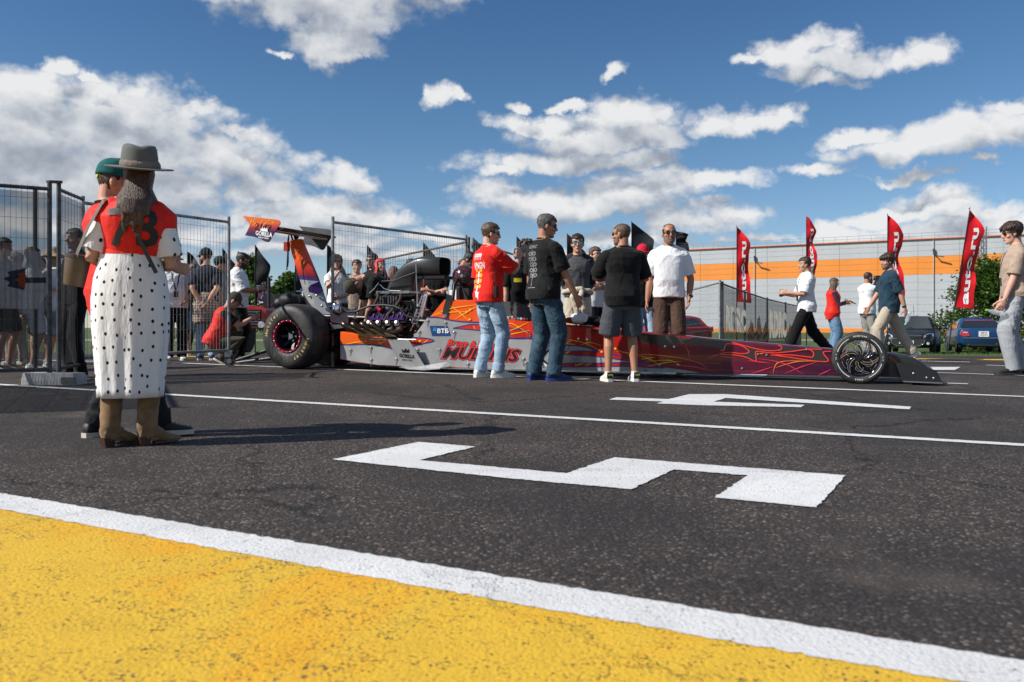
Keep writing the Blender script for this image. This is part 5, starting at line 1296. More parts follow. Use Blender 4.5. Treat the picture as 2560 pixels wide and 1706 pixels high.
for i in range(8): x = D(940 + 12 * i, 790, -.2).x; b.tube([V((x, -.29, D(960, 800, -.29).z)), V((x + .02, -.30, D(960, 792, -.3).z)), V((x + .01, -.2, D(960, 776, -.2).z)), V((x, -.1, D(960, 765, -.1).z))], .008, 6)
b.obj('ignition_leads', M_RUB, CAR, 60)
b = B(); b.tube([D(925, 848, -.34), D(1040, 850, -.36)], .012, 8)
for i in range(26): p = Sd(905 + i * 5.4, 846 + min(5, i * .35) + rn.uniform(-1, 1), rn.uniform(-.02, .02)); b.sph(p, rn.uniform(.006, .014), 6, 5)
b.obj('tray_fittings', M_ALU, CAR, 60, kind='stuff')
# ---- things lying on the car
hc_ = wm(CAR) @ D(1161, 697, -.02)
HEL = thing('racing_helmet', 'black full-face racing helmet with red streaks standing on the cockpit headrest', 'helmet', tuple(hc_), R(-22))
mt, n, bs, out = newmat('helmet_paint'); oc = n.n('ShaderNodeTexCoord').outputs['Object']
w = n.noise(n.vm('MULTIPLY', oc, (3, 5, 16)), 1.6, 3, .6, 1.5); setp(n, bs, Base_Color=n.ramp(w, [(.40, (.010, .010, .011)), (.50, (.012, .011, .012)), (.54, (.30, .006, .016)), (.58, (.035, .03, .032)), (.62, (.012, .012, .012))]), Roughness=.16, Coat_Weight=1.0)
b = B(); b.sph((0, 0, .02), (.165, .145, .165), 28, 18)
for v in b.v:
    if v.z < 0: v.x += .035 * (-v.z / .13) * (1 if v.x > 0 else .2)
b.obj('helmet_shell', mt, HEL, 180)
b = B(); b.loft([[V((math.cos(t) * .168 * k_, math.sin(t) * .148 * k_, z)) for t in [-1.25 + j * .125 for j in range(21)]] for z, k_ in ((-.022, 1.02), (.02, 1.035), (.062, .99))], cap=False, closed=False); o = b.obj('visor', mat('dark_visor', (.01, .009, .012), .05, coat=1.0), HEL, 180); o.modifiers.new('s', 'SOLIDIFY').thickness = .004
b = B(); b.tube([(.03, -.132, .03), (.03, -.150, .03)], .018, 12); b.tube([(-.09, -.09, -.09), (-.09, -.115, -.09)], .014, 10); b.obj('visor_pivot', M_ALU, HEL, 40)
b = B(); b.lathe([(.11, -.145), (.12, -.12), (.13, -.10)], 24); b.obj('neck_roll', M_RUB, HEL, 60)
P0c = wm(CAR) @ V((Sd(1440, 812).x, -.1, Sd(1440, 815).z + .03))
jk = thing('black_jacket', 'crumpled black jacket lying on the car body beside the white cloth', 'jacket', tuple(P0c + V((.12, 0, .0))), R(-22))
b = B(); b.sph((0, 0, .03), (.36, .13, .05), 16, 8); b.sph((-.15, .02, .05), (.16, .12, .05), 14, 8); mkobj('jacket_folds', wrinkle(remesh(b, .014, .6, 2, 'j'), .04, (9, 9, 9), 2), C_BLACK, jk, 180)
pw = wm(CAR) @ V((Sd(1442, 800).x, -.17, Sd(1442, 798).z))
wc = thing('white_cloth', 'crumpled white cloth lying on the black jacket on the car', 'cloth', tuple(pw), R(-22))
b = B(); b.sph((0, 0, 0), (.11, .09, .05), 14, 8); b.sph((.05, .0, .03), (.06, .06, .04), 12, 7); b.sph((-.05, .02, .025), (.06, .06, .035), 12, 7); mkobj('cloth_folds', wrinkle(remesh(b, .009, .7, 1, 'w'), .05, (22, 22, 22), 6), C_WHITE, wc, 180)
pg_ = wm(CAR) @ V((Sd(1408, 800).x, -.2, Sd(1408, 803).z))
gl_ = thing('racing_gloves', 'red and black racing gloves lying on the car left of the white cloth', 'gloves', tuple(pg_), R(-22))
b = B(); b.sph((-.04, 0, 0), (.07, .05, .035), 12, 7); b.sph((.06, .01, .01), (.06, .05, .04), 12, 7); b.obj('glove_pair', cloth('glove_red', (.30, .012, .012), bump=.8), gl_, 180)
H_LBROWN2 = hairmat('chestnut_hair', (.020, .010, .006), (.125, .062, .030))
L2 = [(-.11, -.02, .085), (.11, .03, .085)]
WALK = [(-.09, .36, .10, 0, 1, 0, -12), (.09, -.36, .135, 0, 1, 0, 38)]
M_PHONE = mat('phone_glass', (.012, .012, .014), .15, spec=.6)
def held(rec, p): return wm(rec['root']) @ (V(p))
def phone_at(rec, label, p, rz=0, tilt=60):
    o = thing('phone', label, 'phone', tuple(held(rec, p)), rec['root'].rotation_euler.z + R(rz))
    b = B(); m_ = MX.Rotation(R(tilt), 3, 'X'); b.box((0, 0, 0), (.074, .010, .155), m_); b.obj('phone_case', M_BPL, o)
    b = B(); b.box(m_ @ V((0, -.0055, 0)), (.068, .002, .147), m_); b.obj('phone_screen', M_PHONE, o)
    return o
def watch(rec, sd_, m_=None):
    w, e = rec['J']['wr', sd_] * rec['k'], rec['J']['el', sd_] * rec['k']; d = (w - e).normalized()
    b = B(); b.tube([w - d * .045, w - d * .020], .035, 12); b.obj('watch_strap', m_ or M_BPL, rec['root'], 60)
    b = B(); o = d.cross(V((0, 0, 1))).normalized() * -.034; b.sph(w - d * .032 + o, (.018, .018, .018), 10, 6); b.obj('watch_case', M_BPL, rec['root'], 60)
HID = dict(vox=.012)
# ---- near pair at the left
r = person('woman', 'woman in grey hat, red bib and white polka-dot skirt seen from behind', 326, s=435, H=1.672, hd=14, hy=9, tilt=4, fem=True, wide=1.0, top=C_DOTS2, sleeve=.55, ease=.046, hem=1.22, vest=C_VEST, vhem=1.165, hair=H_LBROWN2, hs='long',
           la=(.13, .22, 1.13, .5, -1, -.3), ra=(.13, .22, 1.12, .5, -1, -.3), pinch=.042, vcap=True, hlen=1.06, legs=[(-.10, -.02, .115), (.105, -.01, .115)], toe=(-48, 58), vox=.0068, fold=.8)
rt, k = r['root'], r['k']
b = B(); zz = [(1.20, .160, .124), (1.12, .182, .140), (1.02, .209, .156), (.90, .222, .162), (.74, .219, .160), (.58, .206, .152), (.44, .192, .143), (.298, .180, .136)]
def skr(z, a, c, ins=0):
    ring = []
    for j in range(72):
        t = 2 * math.pi * j / 72; lo = (1.20 - z)
        f = 1 + lo * (.050 * math.sin(8 * t + 1.4 * math.sin(2 * t) + z * 1.5) + .030 * math.sin(13 * t + 2 - z * 2)) - .13 * lo * math.exp(-((t - 4.62) / .22) ** 2)
        ring.append(V((a * math.cos(t) * (f - ins), c * math.sin(t) * (f - ins), z)) * k)
    return ring
fine = []
for (z0, a0, c0), (z1, a1, c1) in zip(zz, zz[1:]):
    for q in range(3): u = q / 3; fine.append((z0 + (z1 - z0) * u, a0 + (a1 - a0) * u, c0 + (c1 - c0) * u))
fine.append(zz[-1])
b.loft([skr(*q) for q in fine] + [skr(.298, .180, .136, .03)] + [skr(1.15, .15, .12, .03)], cap=True)
b.obj('skirt', C_DOTS, rt, 180)
b = B(); b.loft([[V(((.164 + w_) * math.cos(t), -.002 + (.128 + w_) * math.sin(t), z)) * k for t in [j * math.pi / 20 for j in range(40)]] for z, w_ in ((1.165, .004), (1.19, .002), (1.225, -.004))]); b.obj('bib_waistband', C_VEST, rt, 60)
M_SUEDE = mat('tan_suede', (.20, .115, .052), .92, var=.25, vs=14, bump=.3, bs_=120, sheen=.2); M_HEEL = mat('stacked_heel', (.06, .025, .014), .5)
for sd_ in (-1, 1):
    an, kn = r['J']['an', sd_] * k, r['J']['kn', sd_] * k; tm = (-48, 58)[0 if sd_ < 0 else 1]; fd = MX.Rotation(R(-sd_ * tm), 3, 'Z') @ V((0, 1, 0)); ld = fd.cross(V((0, 0, 1)))
    b = B(); ax = [an.lerp(kn, t) for t in (1.0, .85, .7, .5, .3, .15)]
    st = [an + V((0, 0, -.01)) + fd * .0, an + V((0, 0, -.04)) + fd * .02]
    b.tube([p - fd * .012 for p in ax] + [an - fd * .01, an + V((0, 0, -.035)) + fd * .005, an + V((0, 0, -.06)) + fd * .012], [(.062, .068), (.063, .068), (.061, .067), (.058, .064), (.053, .060), (.050, .057), (.047, .058), (.044, .062), (.038, .066)], 18, up=ld)
    g0 = an.z
    b.loft([[an + fd * y + ld * (w_ * math.cos(t)) + V((0, 0, -g0 + z0 + (h_ - z0) * (.5 + .5 * math.sin(t)))) for t in [j * math.pi / 8 for j in range(16)]] for y, w_, h_, z0 in ((-.055, .034, .12, .05), (.0, .040, .13, .045), (.05, .043, .10, .03), (.10, .045, .072, .012), (.14, .042, .058, .012), (.175, .028, .046, .014), (.195, .008, .036, .018))])
    me = wrinkle(remesh(b, .008, .5, 2, 'boot'), .010, (7, 7, 11), 40 + sd_); bt = mkobj('cowboy_boot', me, M_SUEDE, rt, 180)
    b = B(); b.loft([[an + fd * (y * s_) + ld * (x * s_) + V((0, 0, -g0 + z)) for x, y in ((-.03, -.068), (.03, -.068), (.038, -.03), (.03, .005), (-.03, .005), (-.038, -.03))] for z, s_ in ((.0, .74), (.055, .92))]); b.obj('heel', M_HEEL, bt, 30)
    b = B(); b.loft([[an + fd * y * .95 + ld * w_ * .7 * sg + V((0, 0, -g0 + z)) for y, w_, sg in ((.03, .032, -1), (.09, .040, -1), (.14, .036, -1), (.18, .012, -1), (.18, .012, 1), (.14, .036, 1), (.09, .040, 1), (.03, .032, 1))] for z in (.008, .022)]); b.obj('sole', M_HEEL, bt, 30)
    b = B(); b.tube([p - fd * .012 + ld * .0 - fd * .055 for p in ax] , .0035, 5); b.obj('back_seam', M_HEEL, bt, 60)
M_FELT = mat('grey_felt', (.105, .112, .110), .95, bump=.3, bs_=200, sheen=.2); M_SCARF = cloth('taupe_scarf', (.20, .165, .145), bump=.8)
hat = thing('felt_hat', 'grey felt fedora with taupe scarf band on the woman in polka dots', 'hat', tuple(wm(rt) @ (r['HM'] @ V((0, -.005, .058)) * k)), rt.rotation_euler.z + R(12)); hat.rotation_euler.x = R(11); hat.scale = (1.06, 1.06, 1.06)
ml = MX.Diagonal((1, 1.12, 1, 1)) ; b = B(); b.lathe([(.001, .126), (.03, .124), (.062, .130), (.080, .124), (.088, .105), (.094, .06), (.098, .0), (.10, -.004), (.135, -.004), (.172, .0), (.176, .004), (.172, .007), (.135, .004), (.10, .006), (.096, .01)], 40, ml)
for v in b.v:
    if v.z > .10: v.z -= .010 * math.exp(-(v.x / .03) ** 2)
b.obj('hat_felt', M_FELT, hat, 60)
b = B(); b.lathe([(.0985, .006), (.103, .012), (.102, .028), (.098, .040), (.095, .042)], 40, ml); me = wrinkle(b.mesh('b'), .010, (20, 20, 30), 4); mkobj('hat_band', me, M_SCARF, hat, 180)
b = B(); b.lathe([(.0, .134), (.04, .133), (.06, .126)], 4)
def dig(b_, fr): put_text(b_, '73', lambda u, v: fr(u - .0, v), size=.29, sx=.95, off=.022)
on_cloth(r, 'printed_number', mat('black_print', (.012, .012, .013), .6), dig, V((.045, -.4, 1.305)) * k, (1, 0, 0), (0, 0, 1), (0, 1, 0), .005)
# bag on a strap
b = B(); b.ribbon([V(p) * k for p in ((-.33, .02, 1.09), (-.28, -.06, 1.18), (-.215, -.10, 1.32), (-.14, -.085, 1.475), (-.09, .0, 1.52))], .032, (-.75, -.65, .1)); b.obj('bag_strap', mat('grey_webbing', (.12, .11, .10), .8), rt, fix=False)
b = B(); b.ribbon([r['U'](p) * k for p in ((-.07, -.09, 1.475), (-.01, -.168, 1.38), (.05, -.182, 1.27), (.11, -.172, 1.16), (.165, -.16, 1.06))], .022, (0, -1, 0)); b.obj('cross_strap', mat('dark_webbing', (.035, .037, .036), .7), rt, fix=False)
bag = thing('bucket_bag', 'brown leather bucket bag hanging at the hip of the woman in polka dots', 'bag', tuple(wm(rt) @ V((-.305, .03, .915))), rt.rotation_euler.z); bag.scale = (.82, .82, .88)
M_BAG = mat('brown_leather', (.105, .07, .042), .5, var=.15, bump=.15); b = B(); b.lathe([(.0, 0), (.062, 0), (.068, .01), (.084, .19), (.084, .195), (.0, .197)], 24, MX.Rotation(R(9), 4, 'Y')); b.obj('bag_body', M_BAG, bag, 50)
b = B(); b.lathe([(.087, .178), (.089, .20), (.06, .206), (.0, .206)], 24, MX.Rotation(R(9), 4, 'Y')); b.obj('bag_lid', mat('dark_leather', (.055, .04, .03), .45), bag, 50)
M_GREENC = cloth('green_cap_cloth', (.003, .10, .10)); 
r = person('capman', 'man in green cap, red bib and black trousers close behind the hat woman', 290, s=409, H=1.70, hd=-52, tilt=-3, lean=-4, hy=-12, hpit=14, top=C_BLACK, sleeve=.5, vest=C_VEST, vhem=.80, bottom=D_BLACK, shoes=S_BLACK, sole=S_SOLE, cap=(M_GREENC, 'front'), hs='short', la=(.20, .18, .98, .6, -.6, -.4), ra=(.15, .30, 1.10), legs=[(-.15, -.09, .085), (.12, .24, .085)], toe=(25, 10), vox=.0068, lanyard=True)
b = B(); b.sph(V((0, -.098, .02)), (.03, .008, .018), 8, 6); b.v = [r['HM'] @ p * r['k'] for p in b.v]; b.obj('cap_strap', mat('yellow_strap', (.5, .55, .02), .6), r['root'], 60)
def cap_txt(b_, fr):
    put_text(b_, 'aramco', fr, size=.030)
vs_, fs_ = text2d('aramco', .034, off=.006); b = B(); b.add([r['HM'] @ (hpt(.052 + v, -2.4 + -u * -11.0, .0185)) * r['k'] for u, v in vs_], fs_); b.obj('cap_lettering', mat('white_print', (.75, .75, .75), .6), r['root'], fix=False)
# ---- behind the left screen fence
def low(**kw): d = dict(vox=.012, fold=.7); d.update(kw); return d
person('sc1', 'dark-haired man in grey T-shirt behind the fence screen at the frame edge', 8, s=189, hd=-100, top=C_LGREY, bottom=C_BLACK2, bcut='shorts', shoes=S_BLACK, hair=H_BLACK, **low())
person('sc2', 'dark-haired woman in white dress-length shirt behind the fence screen logo', 80, s=186, H=1.68, hd=-60, fem=True, top=C_WHITE, hem=.80, ease=.04, bottom=C_WHITE, bcut='shorts', shoes=S_WHITE, hair=H_BLACK, hs='long', ra='phone', **low())
r = person('sc3', 'woman in straw sun hat and white shirt behind the fence screen', 133, s=182, H=1.66, hd=-20, fem=True, top=C_WHITE, ease=.04, bottom=D_LIGHT, bcut='shorts', shoes=S_WHITE, hair=H_BLOND, hs='long', **low())
b = B(); b.lathe([(.0, .118), (.05, .112), (.082, .07), (.09, .02), (.13, .0), (.17, -.03), (.168, -.036), (.13, -.008), (.088, .012)], 26); ht = thing('straw_hat', 'woven straw sun hat on a woman behind the fence screen', 'hat', tuple(wm(r['root']) @ (r['HM'] @ V((0, -.01, .05)) * r['k']))); b.obj('hat_straw', mat('straw', (.36, .26, .15), .9, bump=.8, bs_=60), ht, 60)
person('sc4', 'man in black clothes behind the second fence panel, beside the red bib', 190, s=208, H=1.80, hd=150, top=C_BLACK, bottom=C_BLACK2, shoes=S_BLACK, hair=H_BLACK, la='back', ra='back', **low())
person('sc5', 'man with bare legs in black shorts behind the fence screen, beside the straw hat', 100, s=168, H=1.62, hd=20, top=C_BLACK, bottom=C_BLACK, bcut='shorts', shoes=S_WHITE, **low())
# ---- crowd behind the gate
r = person('g1', 'bearded man in white T-shirt and black trousers facing the camera behind the gate', 438, s=150, H=1.80, hd=-155, hy=-10, wide=1.08, belly=.02, top=C_WHITE, ease=.035, bottom=C_BLACK, bw=1.15, shoes=S_WHITE, hair=H_BROWN, beard='full', skin=SKIN, ra=(.20, .12, .97, .9, -.6, -.2), la=(.16, .18, .98, .9, -.6, -.2), lanyard=True, vox=.009); watch(r, 1)
person('g2', 'man in black top and denim shorts half hidden behind the navy T-shirt', 484, s=134, H=1.74, hd=25, top=C_BLACK, bottom=D_MID, bcut='shorts', bw=1.15, shoes=S_WHITE, hair=H_LBROWN, **low())
r = person('g3', 'man in black cap and navy T-shirt with a checked shirt tied round his waist', 516, s=150, H=1.86, hd=8, hy=55, wide=1.05, top=C_NAVY, ease=.03, bottom=D_LIGHT, shoes=S_BLUE, hair=H_BLACK, beard='full', glasses='dark', cap=(C_BLACK, 'front'), la='back', ra='back', vox=.009)
mt, n, bs, out = newmat('checked_cloth'); oc = n.n('ShaderNodeTexCoord').outputs['Object']; s3 = n.n('ShaderNodeSeparateXYZ', {0: oc}).outputs
gx = n.m('GREATER_THAN', n.m('FRACT', n.m('MULTIPLY', s3[2], 22)), .72); gy = n.m('GREATER_THAN', n.m('FRACT', n.m('MULTIPLY', s3[0], 22)), .72)
setp(n, bs, Base_Color=n.mix(n.m('MAXIMUM', gx, gy), (.36, .29, .235), (.12, .085, .065)), Roughness=.9); C_CHECK = mt
k = r['k']; b = B(); b.loft([[V((a * math.cos(t), -.02 + c * math.sin(t), z + .03 * math.sin(3 * t))) * k for t in [j * math.pi / 16 for j in range(32)]] for z, a, c in ((1.06, .165, .125), (1.0, .19, .15), (.85, .205, .165), (.7, .20, .16), (.60, .19, .15))]); me = wrinkle(remesh(b, .011, .5, 2, 'c'), .03, (7, 7, 8), 5); mkobj('tied_shirt', me, C_CHECK, r['root'], 180)
person('g4', 'man in dark green cap just behind the navy T-shirt man', 549, s=145, H=1.76, hd=-70, top=C_STONE, bottom=C_BLACK, shoes=S_BLACK, hair=H_BLACK, cap=(cloth('dark_green_cloth', (.008, .028, .018)), 'front'), **low())
r = person('g5', 'bearded man in white oversized T-shirt and sunglasses looking down at his phone', 596, s=152, H=1.80, hd=-78, hpit=22, wide=1.06, belly=.015, top=C_WHITE, ease=.042, sleeve=.64, bottom=C_BLACK, bw=1.2, shoes=S_BLACK, hair=H_BLACK, skin=SKIN2, beard='full', glasses='dark', la='phone', ra='phone', vox=.009); watch(r, 1, S_WHITE)
phone_at(r, 'black phone held by the bearded man in oversized white T-shirt', (.0, .44, 1.22))
r = person('g6', 'crouching man in red bib and camouflage cap photographing with a phone', 562, s=160, H=1.76, hd=-72, lean=22, hpit=12, pel=.36, pely=-.16, legs=[(-.14, .05, .085, -.3, 1, .3), (.12, -.06, .10, .25, 1, .1, 30)], top=C_BLACK, sleeve=.5, vest=C_VEST, vhem=.86, bottom=C_OLIVE, shoes=S_BLACK, cap=(C_OLIVE, 'front'), hair=H_BLACK, skin=SKIN, la=(.05, .42, .72, .6, -.2, -1), ra=(.06, .40, .70, .6, -.2, -1), vox=.009)
phone_at(r, 'phone held up by the crouching man in red bib', (.0, .47, .82), 0, 90)
# ---- beyond the car
r = person('b1', 'blonde woman in white T-shirt and black trousers with hand at her chin', 843, s=162, H=1.70, hd=-150, hy=-22, fem=True, top=C_WHITE, ease=.018, sleeve=.42, hem=.98, bottom=D_BLACK, shoes=S_BLACK, hair=H_BLOND, hs='long', glasses='dark', skin=SKIN3, ra=(.07, .20, 1.43, .7, .1, -1), la=(-.05, .22, 1.06, .7, -.2, -.8), vox=.009)
person('b2', 'dark-haired man in square sunglasses behind the woman with red hair band', 932, s=150, H=1.79, hd=150, top=C_BLACK, bottom=C_BLACK, shoes=S_BLACK, hair=H_BLACK, glasses='dark', **low())
r = person('b3', 'woman with bright red dyed hair and glasses behind the bending mechanic', 950, s=155, H=1.68, hd=-140, fem=True, top=C_BLACK, sleeve=.3, bottom=C_BLACK, shoes=S_BLACK, hair=hairmat('bright_red_hair', (.45, .01, .01), (.75, .02, .02)), hs='long', glasses='clear', skin=SKIN3, **low())
person('b4', 'woman with long auburn hair seen from behind, left of the air scoop', 984, s=141, H=1.64, hd=10, fem=True, top=C_WHITE, bottom=D_MID, shoes=S_WHITE, hair=H_RED, hs='long', **low())
person('b5', 'man whose forehead shows above the black air scoop', 1028, s=139, H=1.78, hd=160, top=C_RED, bottom=D_MID, shoes=S_WHITE, hair=H_BROWN, skin=SKIN3, **low())
r = person('mech', 'mechanic in black T-shirt and olive cap bending down into the engine bay', 992, Y=12.5, H=1.92, hd=122, lean=66, tilt=0, hpit=62, pel=.95, top=C_BLACK, ease=.03, bottom=D_BLACK, shoes=S_BLACK, hair=H_BROWN, cap=(C_OLIVE, 'front'), skin=SKIN, la=(.10, .50, .55, .3, -1, 0), ra=(.18, .46, .62, .3, -1, 0), vox=.009)
r = person('b6', 'person in black top with bare folded arms behind the air scoop mouth', 1092, s=152, H=1.70, hd=175, top=C_BLACK, sleeve=.3, bottom=D_BLACK, shoes=S_BLACK, hair=H_BLACK, la='fold', ra='fold', **low())
r = person('driver', 'dark-haired driver in blue and white race suit looking down beside the cockpit', 1146, s=158, H=1.80, hd=-100, hpit=32, lean=8, top=C_BLUES, sleeve=1.2, ease=.03, bottom=C_BLUES, shoes=S_BLACK, hair=H_BLACK, skin=SKIN2, la='hold', ra='hold', vox=.009)
b = B(); b.tube([r['J']['sh', -1] * r['k'] + V((0, 0, -.03)), r['J']['sh', -1].lerp(r['J']['el', -1], .45) * r['k']], .074, 14); b.obj('sleeve_band', C_WHITE, r['root'], 60)
b = B(); b.loft([[V((a * math.cos(t), c * math.sin(t), z)) * r['k'] for t in [j * math.pi / 14 for j in range(28)]] for z, a, c in ((.90, .20, .155), (1.02, .195, .15))]); b.obj('suit_belt_panel', C_SUIT, r['root'], 60)
person('b7', 'man in orange top whose face shows between driver and red T-shirt', 1166, s=150, H=1.70, hd=120, hpit=15, top=cloth('orange_cotton', (.7, .16, .02)), bottom=C_BLACK, shoes=S_BLACK, hair=H_BROWN, skin=SKIN2, **low())
# ---- group in front of and behind the car
r = person('red', 'man in red T-shirt and pale jeans filming with a camera, back turned', 1222, s=208, H=1.87, hd=-52, hy=-26, hpit=4, wide=1.02, top=C_RED, ease=.034, sleeve=.6, bottom=D_LIGHT, bw=1.02, shoes=S_WHITE, sole=S_WHITE, hair=H_LBROWN, hs='short', glasses='dark', skin=SKIN3, la='hang', ra=(.12, .34, 1.40, .5, -.2, -1), legs=[(-.10, -.05, .085), (.11, .05, .085)], toe=(6, 22), vox=.0068, lanyard=False)
W_PR = mat('white_print', (.78, .78, .78), .6)
def tree_print(b_, fr):
    for j, w in enumerate((.17, .15)): put_text(b_, 'NPNGN' if j else 'PPPPP', lambda u, v, j=j: fr(u, v + .19 - j * .105), size=.105, sx=.62, off=.02)
    for y0 in (.02, -.06, -.15, -.22): b_.add([fr(x, y) for x, y in ((-.012, y0), (.012, y0), (.012, y0 - .07), (-.012, y0 - .07))], [[0, 1, 2, 3]])
    b_.add([fr(x, y) for x, y in ((-.04, -.22), (.05, -.23), (.03, -.33), (.0, -.25))], [[0, 1, 2, 3]])
on_cloth(r, 'shirt_print', W_PR, tree_print, V((-.02, -.5, 1.19)) * r['k'], (1, 0, 0), (0, 0, 1), (0, 1, 0))
def dots_print(b_, fr):
    for y0 in (.035, -.03, -.095, -.16):
        for x0 in (-.042, .042): b_.add([fr(x0 + .026 * math.cos(t), y0 + .026 * math.sin(t)) for t in [q * .628 for q in range(10)]], [list(range(10))])
on_cloth(r, 'shirt_print_lamps', mat('amber_print', (.8, .36, .02), .6), dots_print, V((-.02, -.5, 1.19)) * r['k'], (1, 0, 0), (0, 0, 1), (0, 1, 0), .004)
b = B(); b.box((.225, -.06, 1.02), (.055, .035, .13)); b.tube([(.225, -.06, 1.08), (.20, -.075, 1.30)], .006, 6); b.obj('radio_pouch', M_BPL, r['root'])
b = B(); b.ribbon([V((.068 * math.cos(t), -.012 + .064 * math.sin(t), 1.545)) for t in [math.pi * .9 + j * math.pi * 1.2 / 8 for j in range(9)]], .02, (0, 0, 1)); b.obj('lanyard', C_STRAP, r['root'], fix=False)
cm = thing('camera', 'small black camera held up by the man in red T-shirt', 'camera', tuple(held(r, V((.10, .46, 1.50)) * r['k'])), r['root'].rotation_euler.z)
b = B(); b.box((0, 0, 0), (.12, .05, .08)); b.obj('camera_body', M_BPL, cm); b = B(); b.tube([(0, .02, 0), (0, .10, 0)], [.034, .036], 16); b.obj('camera_lens', M_BPL, cm, 40)
r = person('b8', 'bearded man in black team shirt facing the camera, behind red T-shirt man', 1297, s=168, H=1.78, hd=-150, hy=-10, wide=1.06, belly=.02, top=C_BLACK, bottom=C_BLACK, shoes=S_BLACK, hair=H_BROWN, hs='crop', beard='full', skin=SKIN, **low(vox=.009))
def patch(b_, fr): b_.add([fr(x, y) for x, y in ((-.055, -.03), (.055, -.03), (.055, .03), (-.055, .03))], [[0, 1, 2, 3]])
on_cloth(r, 'chest_badge', mat('yellow_badge', (.6, .45, .02), .6), patch, V((.09, .5, 1.26)), (-1, 0, 0), (0, 0, 1), (0, -1, 0))
person('b9', 'curly-haired man mostly hidden behind the black T-shirt man', 1315, s=165, H=1.90, hd=-100, top=C_STONE, bottom=C_BLACK, shoes=S_BLACK, hair=H_BROWN, hs='curly', **low())
r = person('black', 'grey-haired man in black T-shirt and dark jeans with his back turned', 1360, s=218, H=1.92, hd=-52, hy=-32, hpit=8, wide=1.10, belly=.012, top=C_BLACK2, ease=.036, sleeve=.6, bottom=D_DARK, bw=1.12, shoes=S_BLUE, sole=S_SOLEBL, hair=H_GREY, skin=SKIN2, glasses='dark', la='hang', ra=(.27, .22, .88, .3, -1, 0), legs=[(-.12, -.05, .085), (.12, .03, .085)], toe=(12, 30), vox=.0068)
def lamp_print(b_, fr):
    put_text(b_, 'RDRC', lambda u, v: fr(u, v + .19), size=.055, off=.002)
    for j in range(5):
        for x0 in (-.036, .036):
            for r0 in (.026, .016):
                pts = [(x0 + (r0 + d_) * math.cos(t), .115 - j * .062 + (r0 + d_) * .8 * math.sin(t)) for d_ in (0, .006) for t in [q * .5236 for q in range(12)]]
                b_.add([fr(*p) for p in pts], [[q, (q + 1) % 12, 12 + (q + 1) % 12, 12 + q] for q in range(12)])
    for x0, x1, y0, y1 in ((-.004, .004, .16, -.26), (-.07, .07, -.27, -.277)): b_.add([fr(x, y) for x, y in ((x0, y0), (x1, y0), (x1, y1), (x0, y1))], [[0, 1, 2, 3]])
on_cloth(r, 'shirt_print', mat('dim_print', (.26, .26, .26), .7), lamp_print, V((-.02, -.5, 1.235)) * r['k'], (1, 0, 0), (0, 0, 1), (0, 1, 0))
b = B(); b.box((.20, -.10, 1.05), (.06, .03, .05)); b.obj('belt_pouch', M_BPL, r['root'])
r = person('raglan', 'man in grey racing undershirt and mirrored sunglasses with race suit round his waist', 1444, s=186, H=1.85, hd=176, hpit=2, top=C_GREYM, sleeve=1.25, ease=.012, hem=.95, bottom=C_SUIT, bw=1.1, shoes=S_BLACK, hair=H_BLACK, glasses='mirror', skin=SKIN, la='back', ra='back', vox=.0075)
k = r['k']; b = B(); b.tube([V((.175 * math.cos(t), .01 + .14 * math.sin(t), 1.03 - .02 * math.cos(2 * t))) * k for t in [j * math.pi / 12 for j in range(25)]], [.036 + .012 * math.sin(j * 2.1) for j in range(25)], 10)
for x0, ln in ((.03, .38), (-.06, .30)): b.tube([V(p) * k for p in ((x0, .16, 1.03), (x0 + .03, .20, .95), (x0 - .02, .19, .95 - ln * .5), (x0 + .02, .17, .95 - ln))], [.035, .045, .04, .028], 10)
mkobj('tied_race_suit', wrinkle(remesh(b, .008, .5, 2, 't'), .03, (9, 9, 9), 3), C_SUIT, r['root'], 180)
b = B()
for sd_ in (-1, 1): b.tube([r['U']((sd_ * .05, -.01, 1.49)) * k, r['U']((sd_ * .14, -.008, 1.425)) * k, r['J']['sh', sd_].lerp(r['J']['el', sd_], .5) * k, r['J']['el', sd_] * k], [.05, .077, .068, .060], 14)
mkobj('raglan_sleeves', wrinkle(remesh(b, .009, .5, 2, 't'), .006, (7, 7, 7), 8), C_GREYD, r['root'], 180)
r = person('b10', 'brown-haired man in glasses and white T-shirt behind the racing undershirt man', 1487, s=164, H=1.80, hd=-140, hy=-10, top=C_WHITE, ease=.03, bottom=C_BLACK, shoes=S_WHITE, hair=H_LBROWN, glasses='clear', beard='stub', skin=SKIN3, ra='fold', la='fold', **low(vox=.010)); watch(r, 1)
r = person('shorts', 'man in black polo shirt and grey shorts standing with his back to the camera', 1557, s=221, H=1.80, hd=6, hy=52, wide=1.14, top=C_BLACK2, ease=.034, sleeve=.6, hem=.84, bottom=C_SHORT, bcut='shorts', bw=1.12, shoes=S_WHITE, socks=S_WHITE, sole=S_WHITE, hair=H_LBROWN, hs='crop', glasses='dark', beard='stub', skin=SKIN2, la=(.10, .30, 1.17, .9, -.5, -.4), ra=(.12, .30, 1.12, .9, -.5, -.4), legs=[(-.17, -.02, .085), (.135, -.01, .085)], toe=(4, 4), vox=.0068)
for sd_ in (-1, 1):
    an = r['J']['an', sd_] * r['k']; b = B(); b.loft([[an + V((x, -.078 - dy, z)) for x, z in ((-.032, -.048), (.032, -.048), (.030, .022), (-.030, .022))] for dy in (0, .006)]); b.obj('heel_tab', S_BLACK, r['root'])
    b = B(); put_text(b, 'PUMA', lambda u, v: an + V((u, -.0855, v - .008)), size=.028, off=.012); b.obj('heel_lettering', mat('lime_print', (.62, .68, .05), .6), r['root'], fix=False)
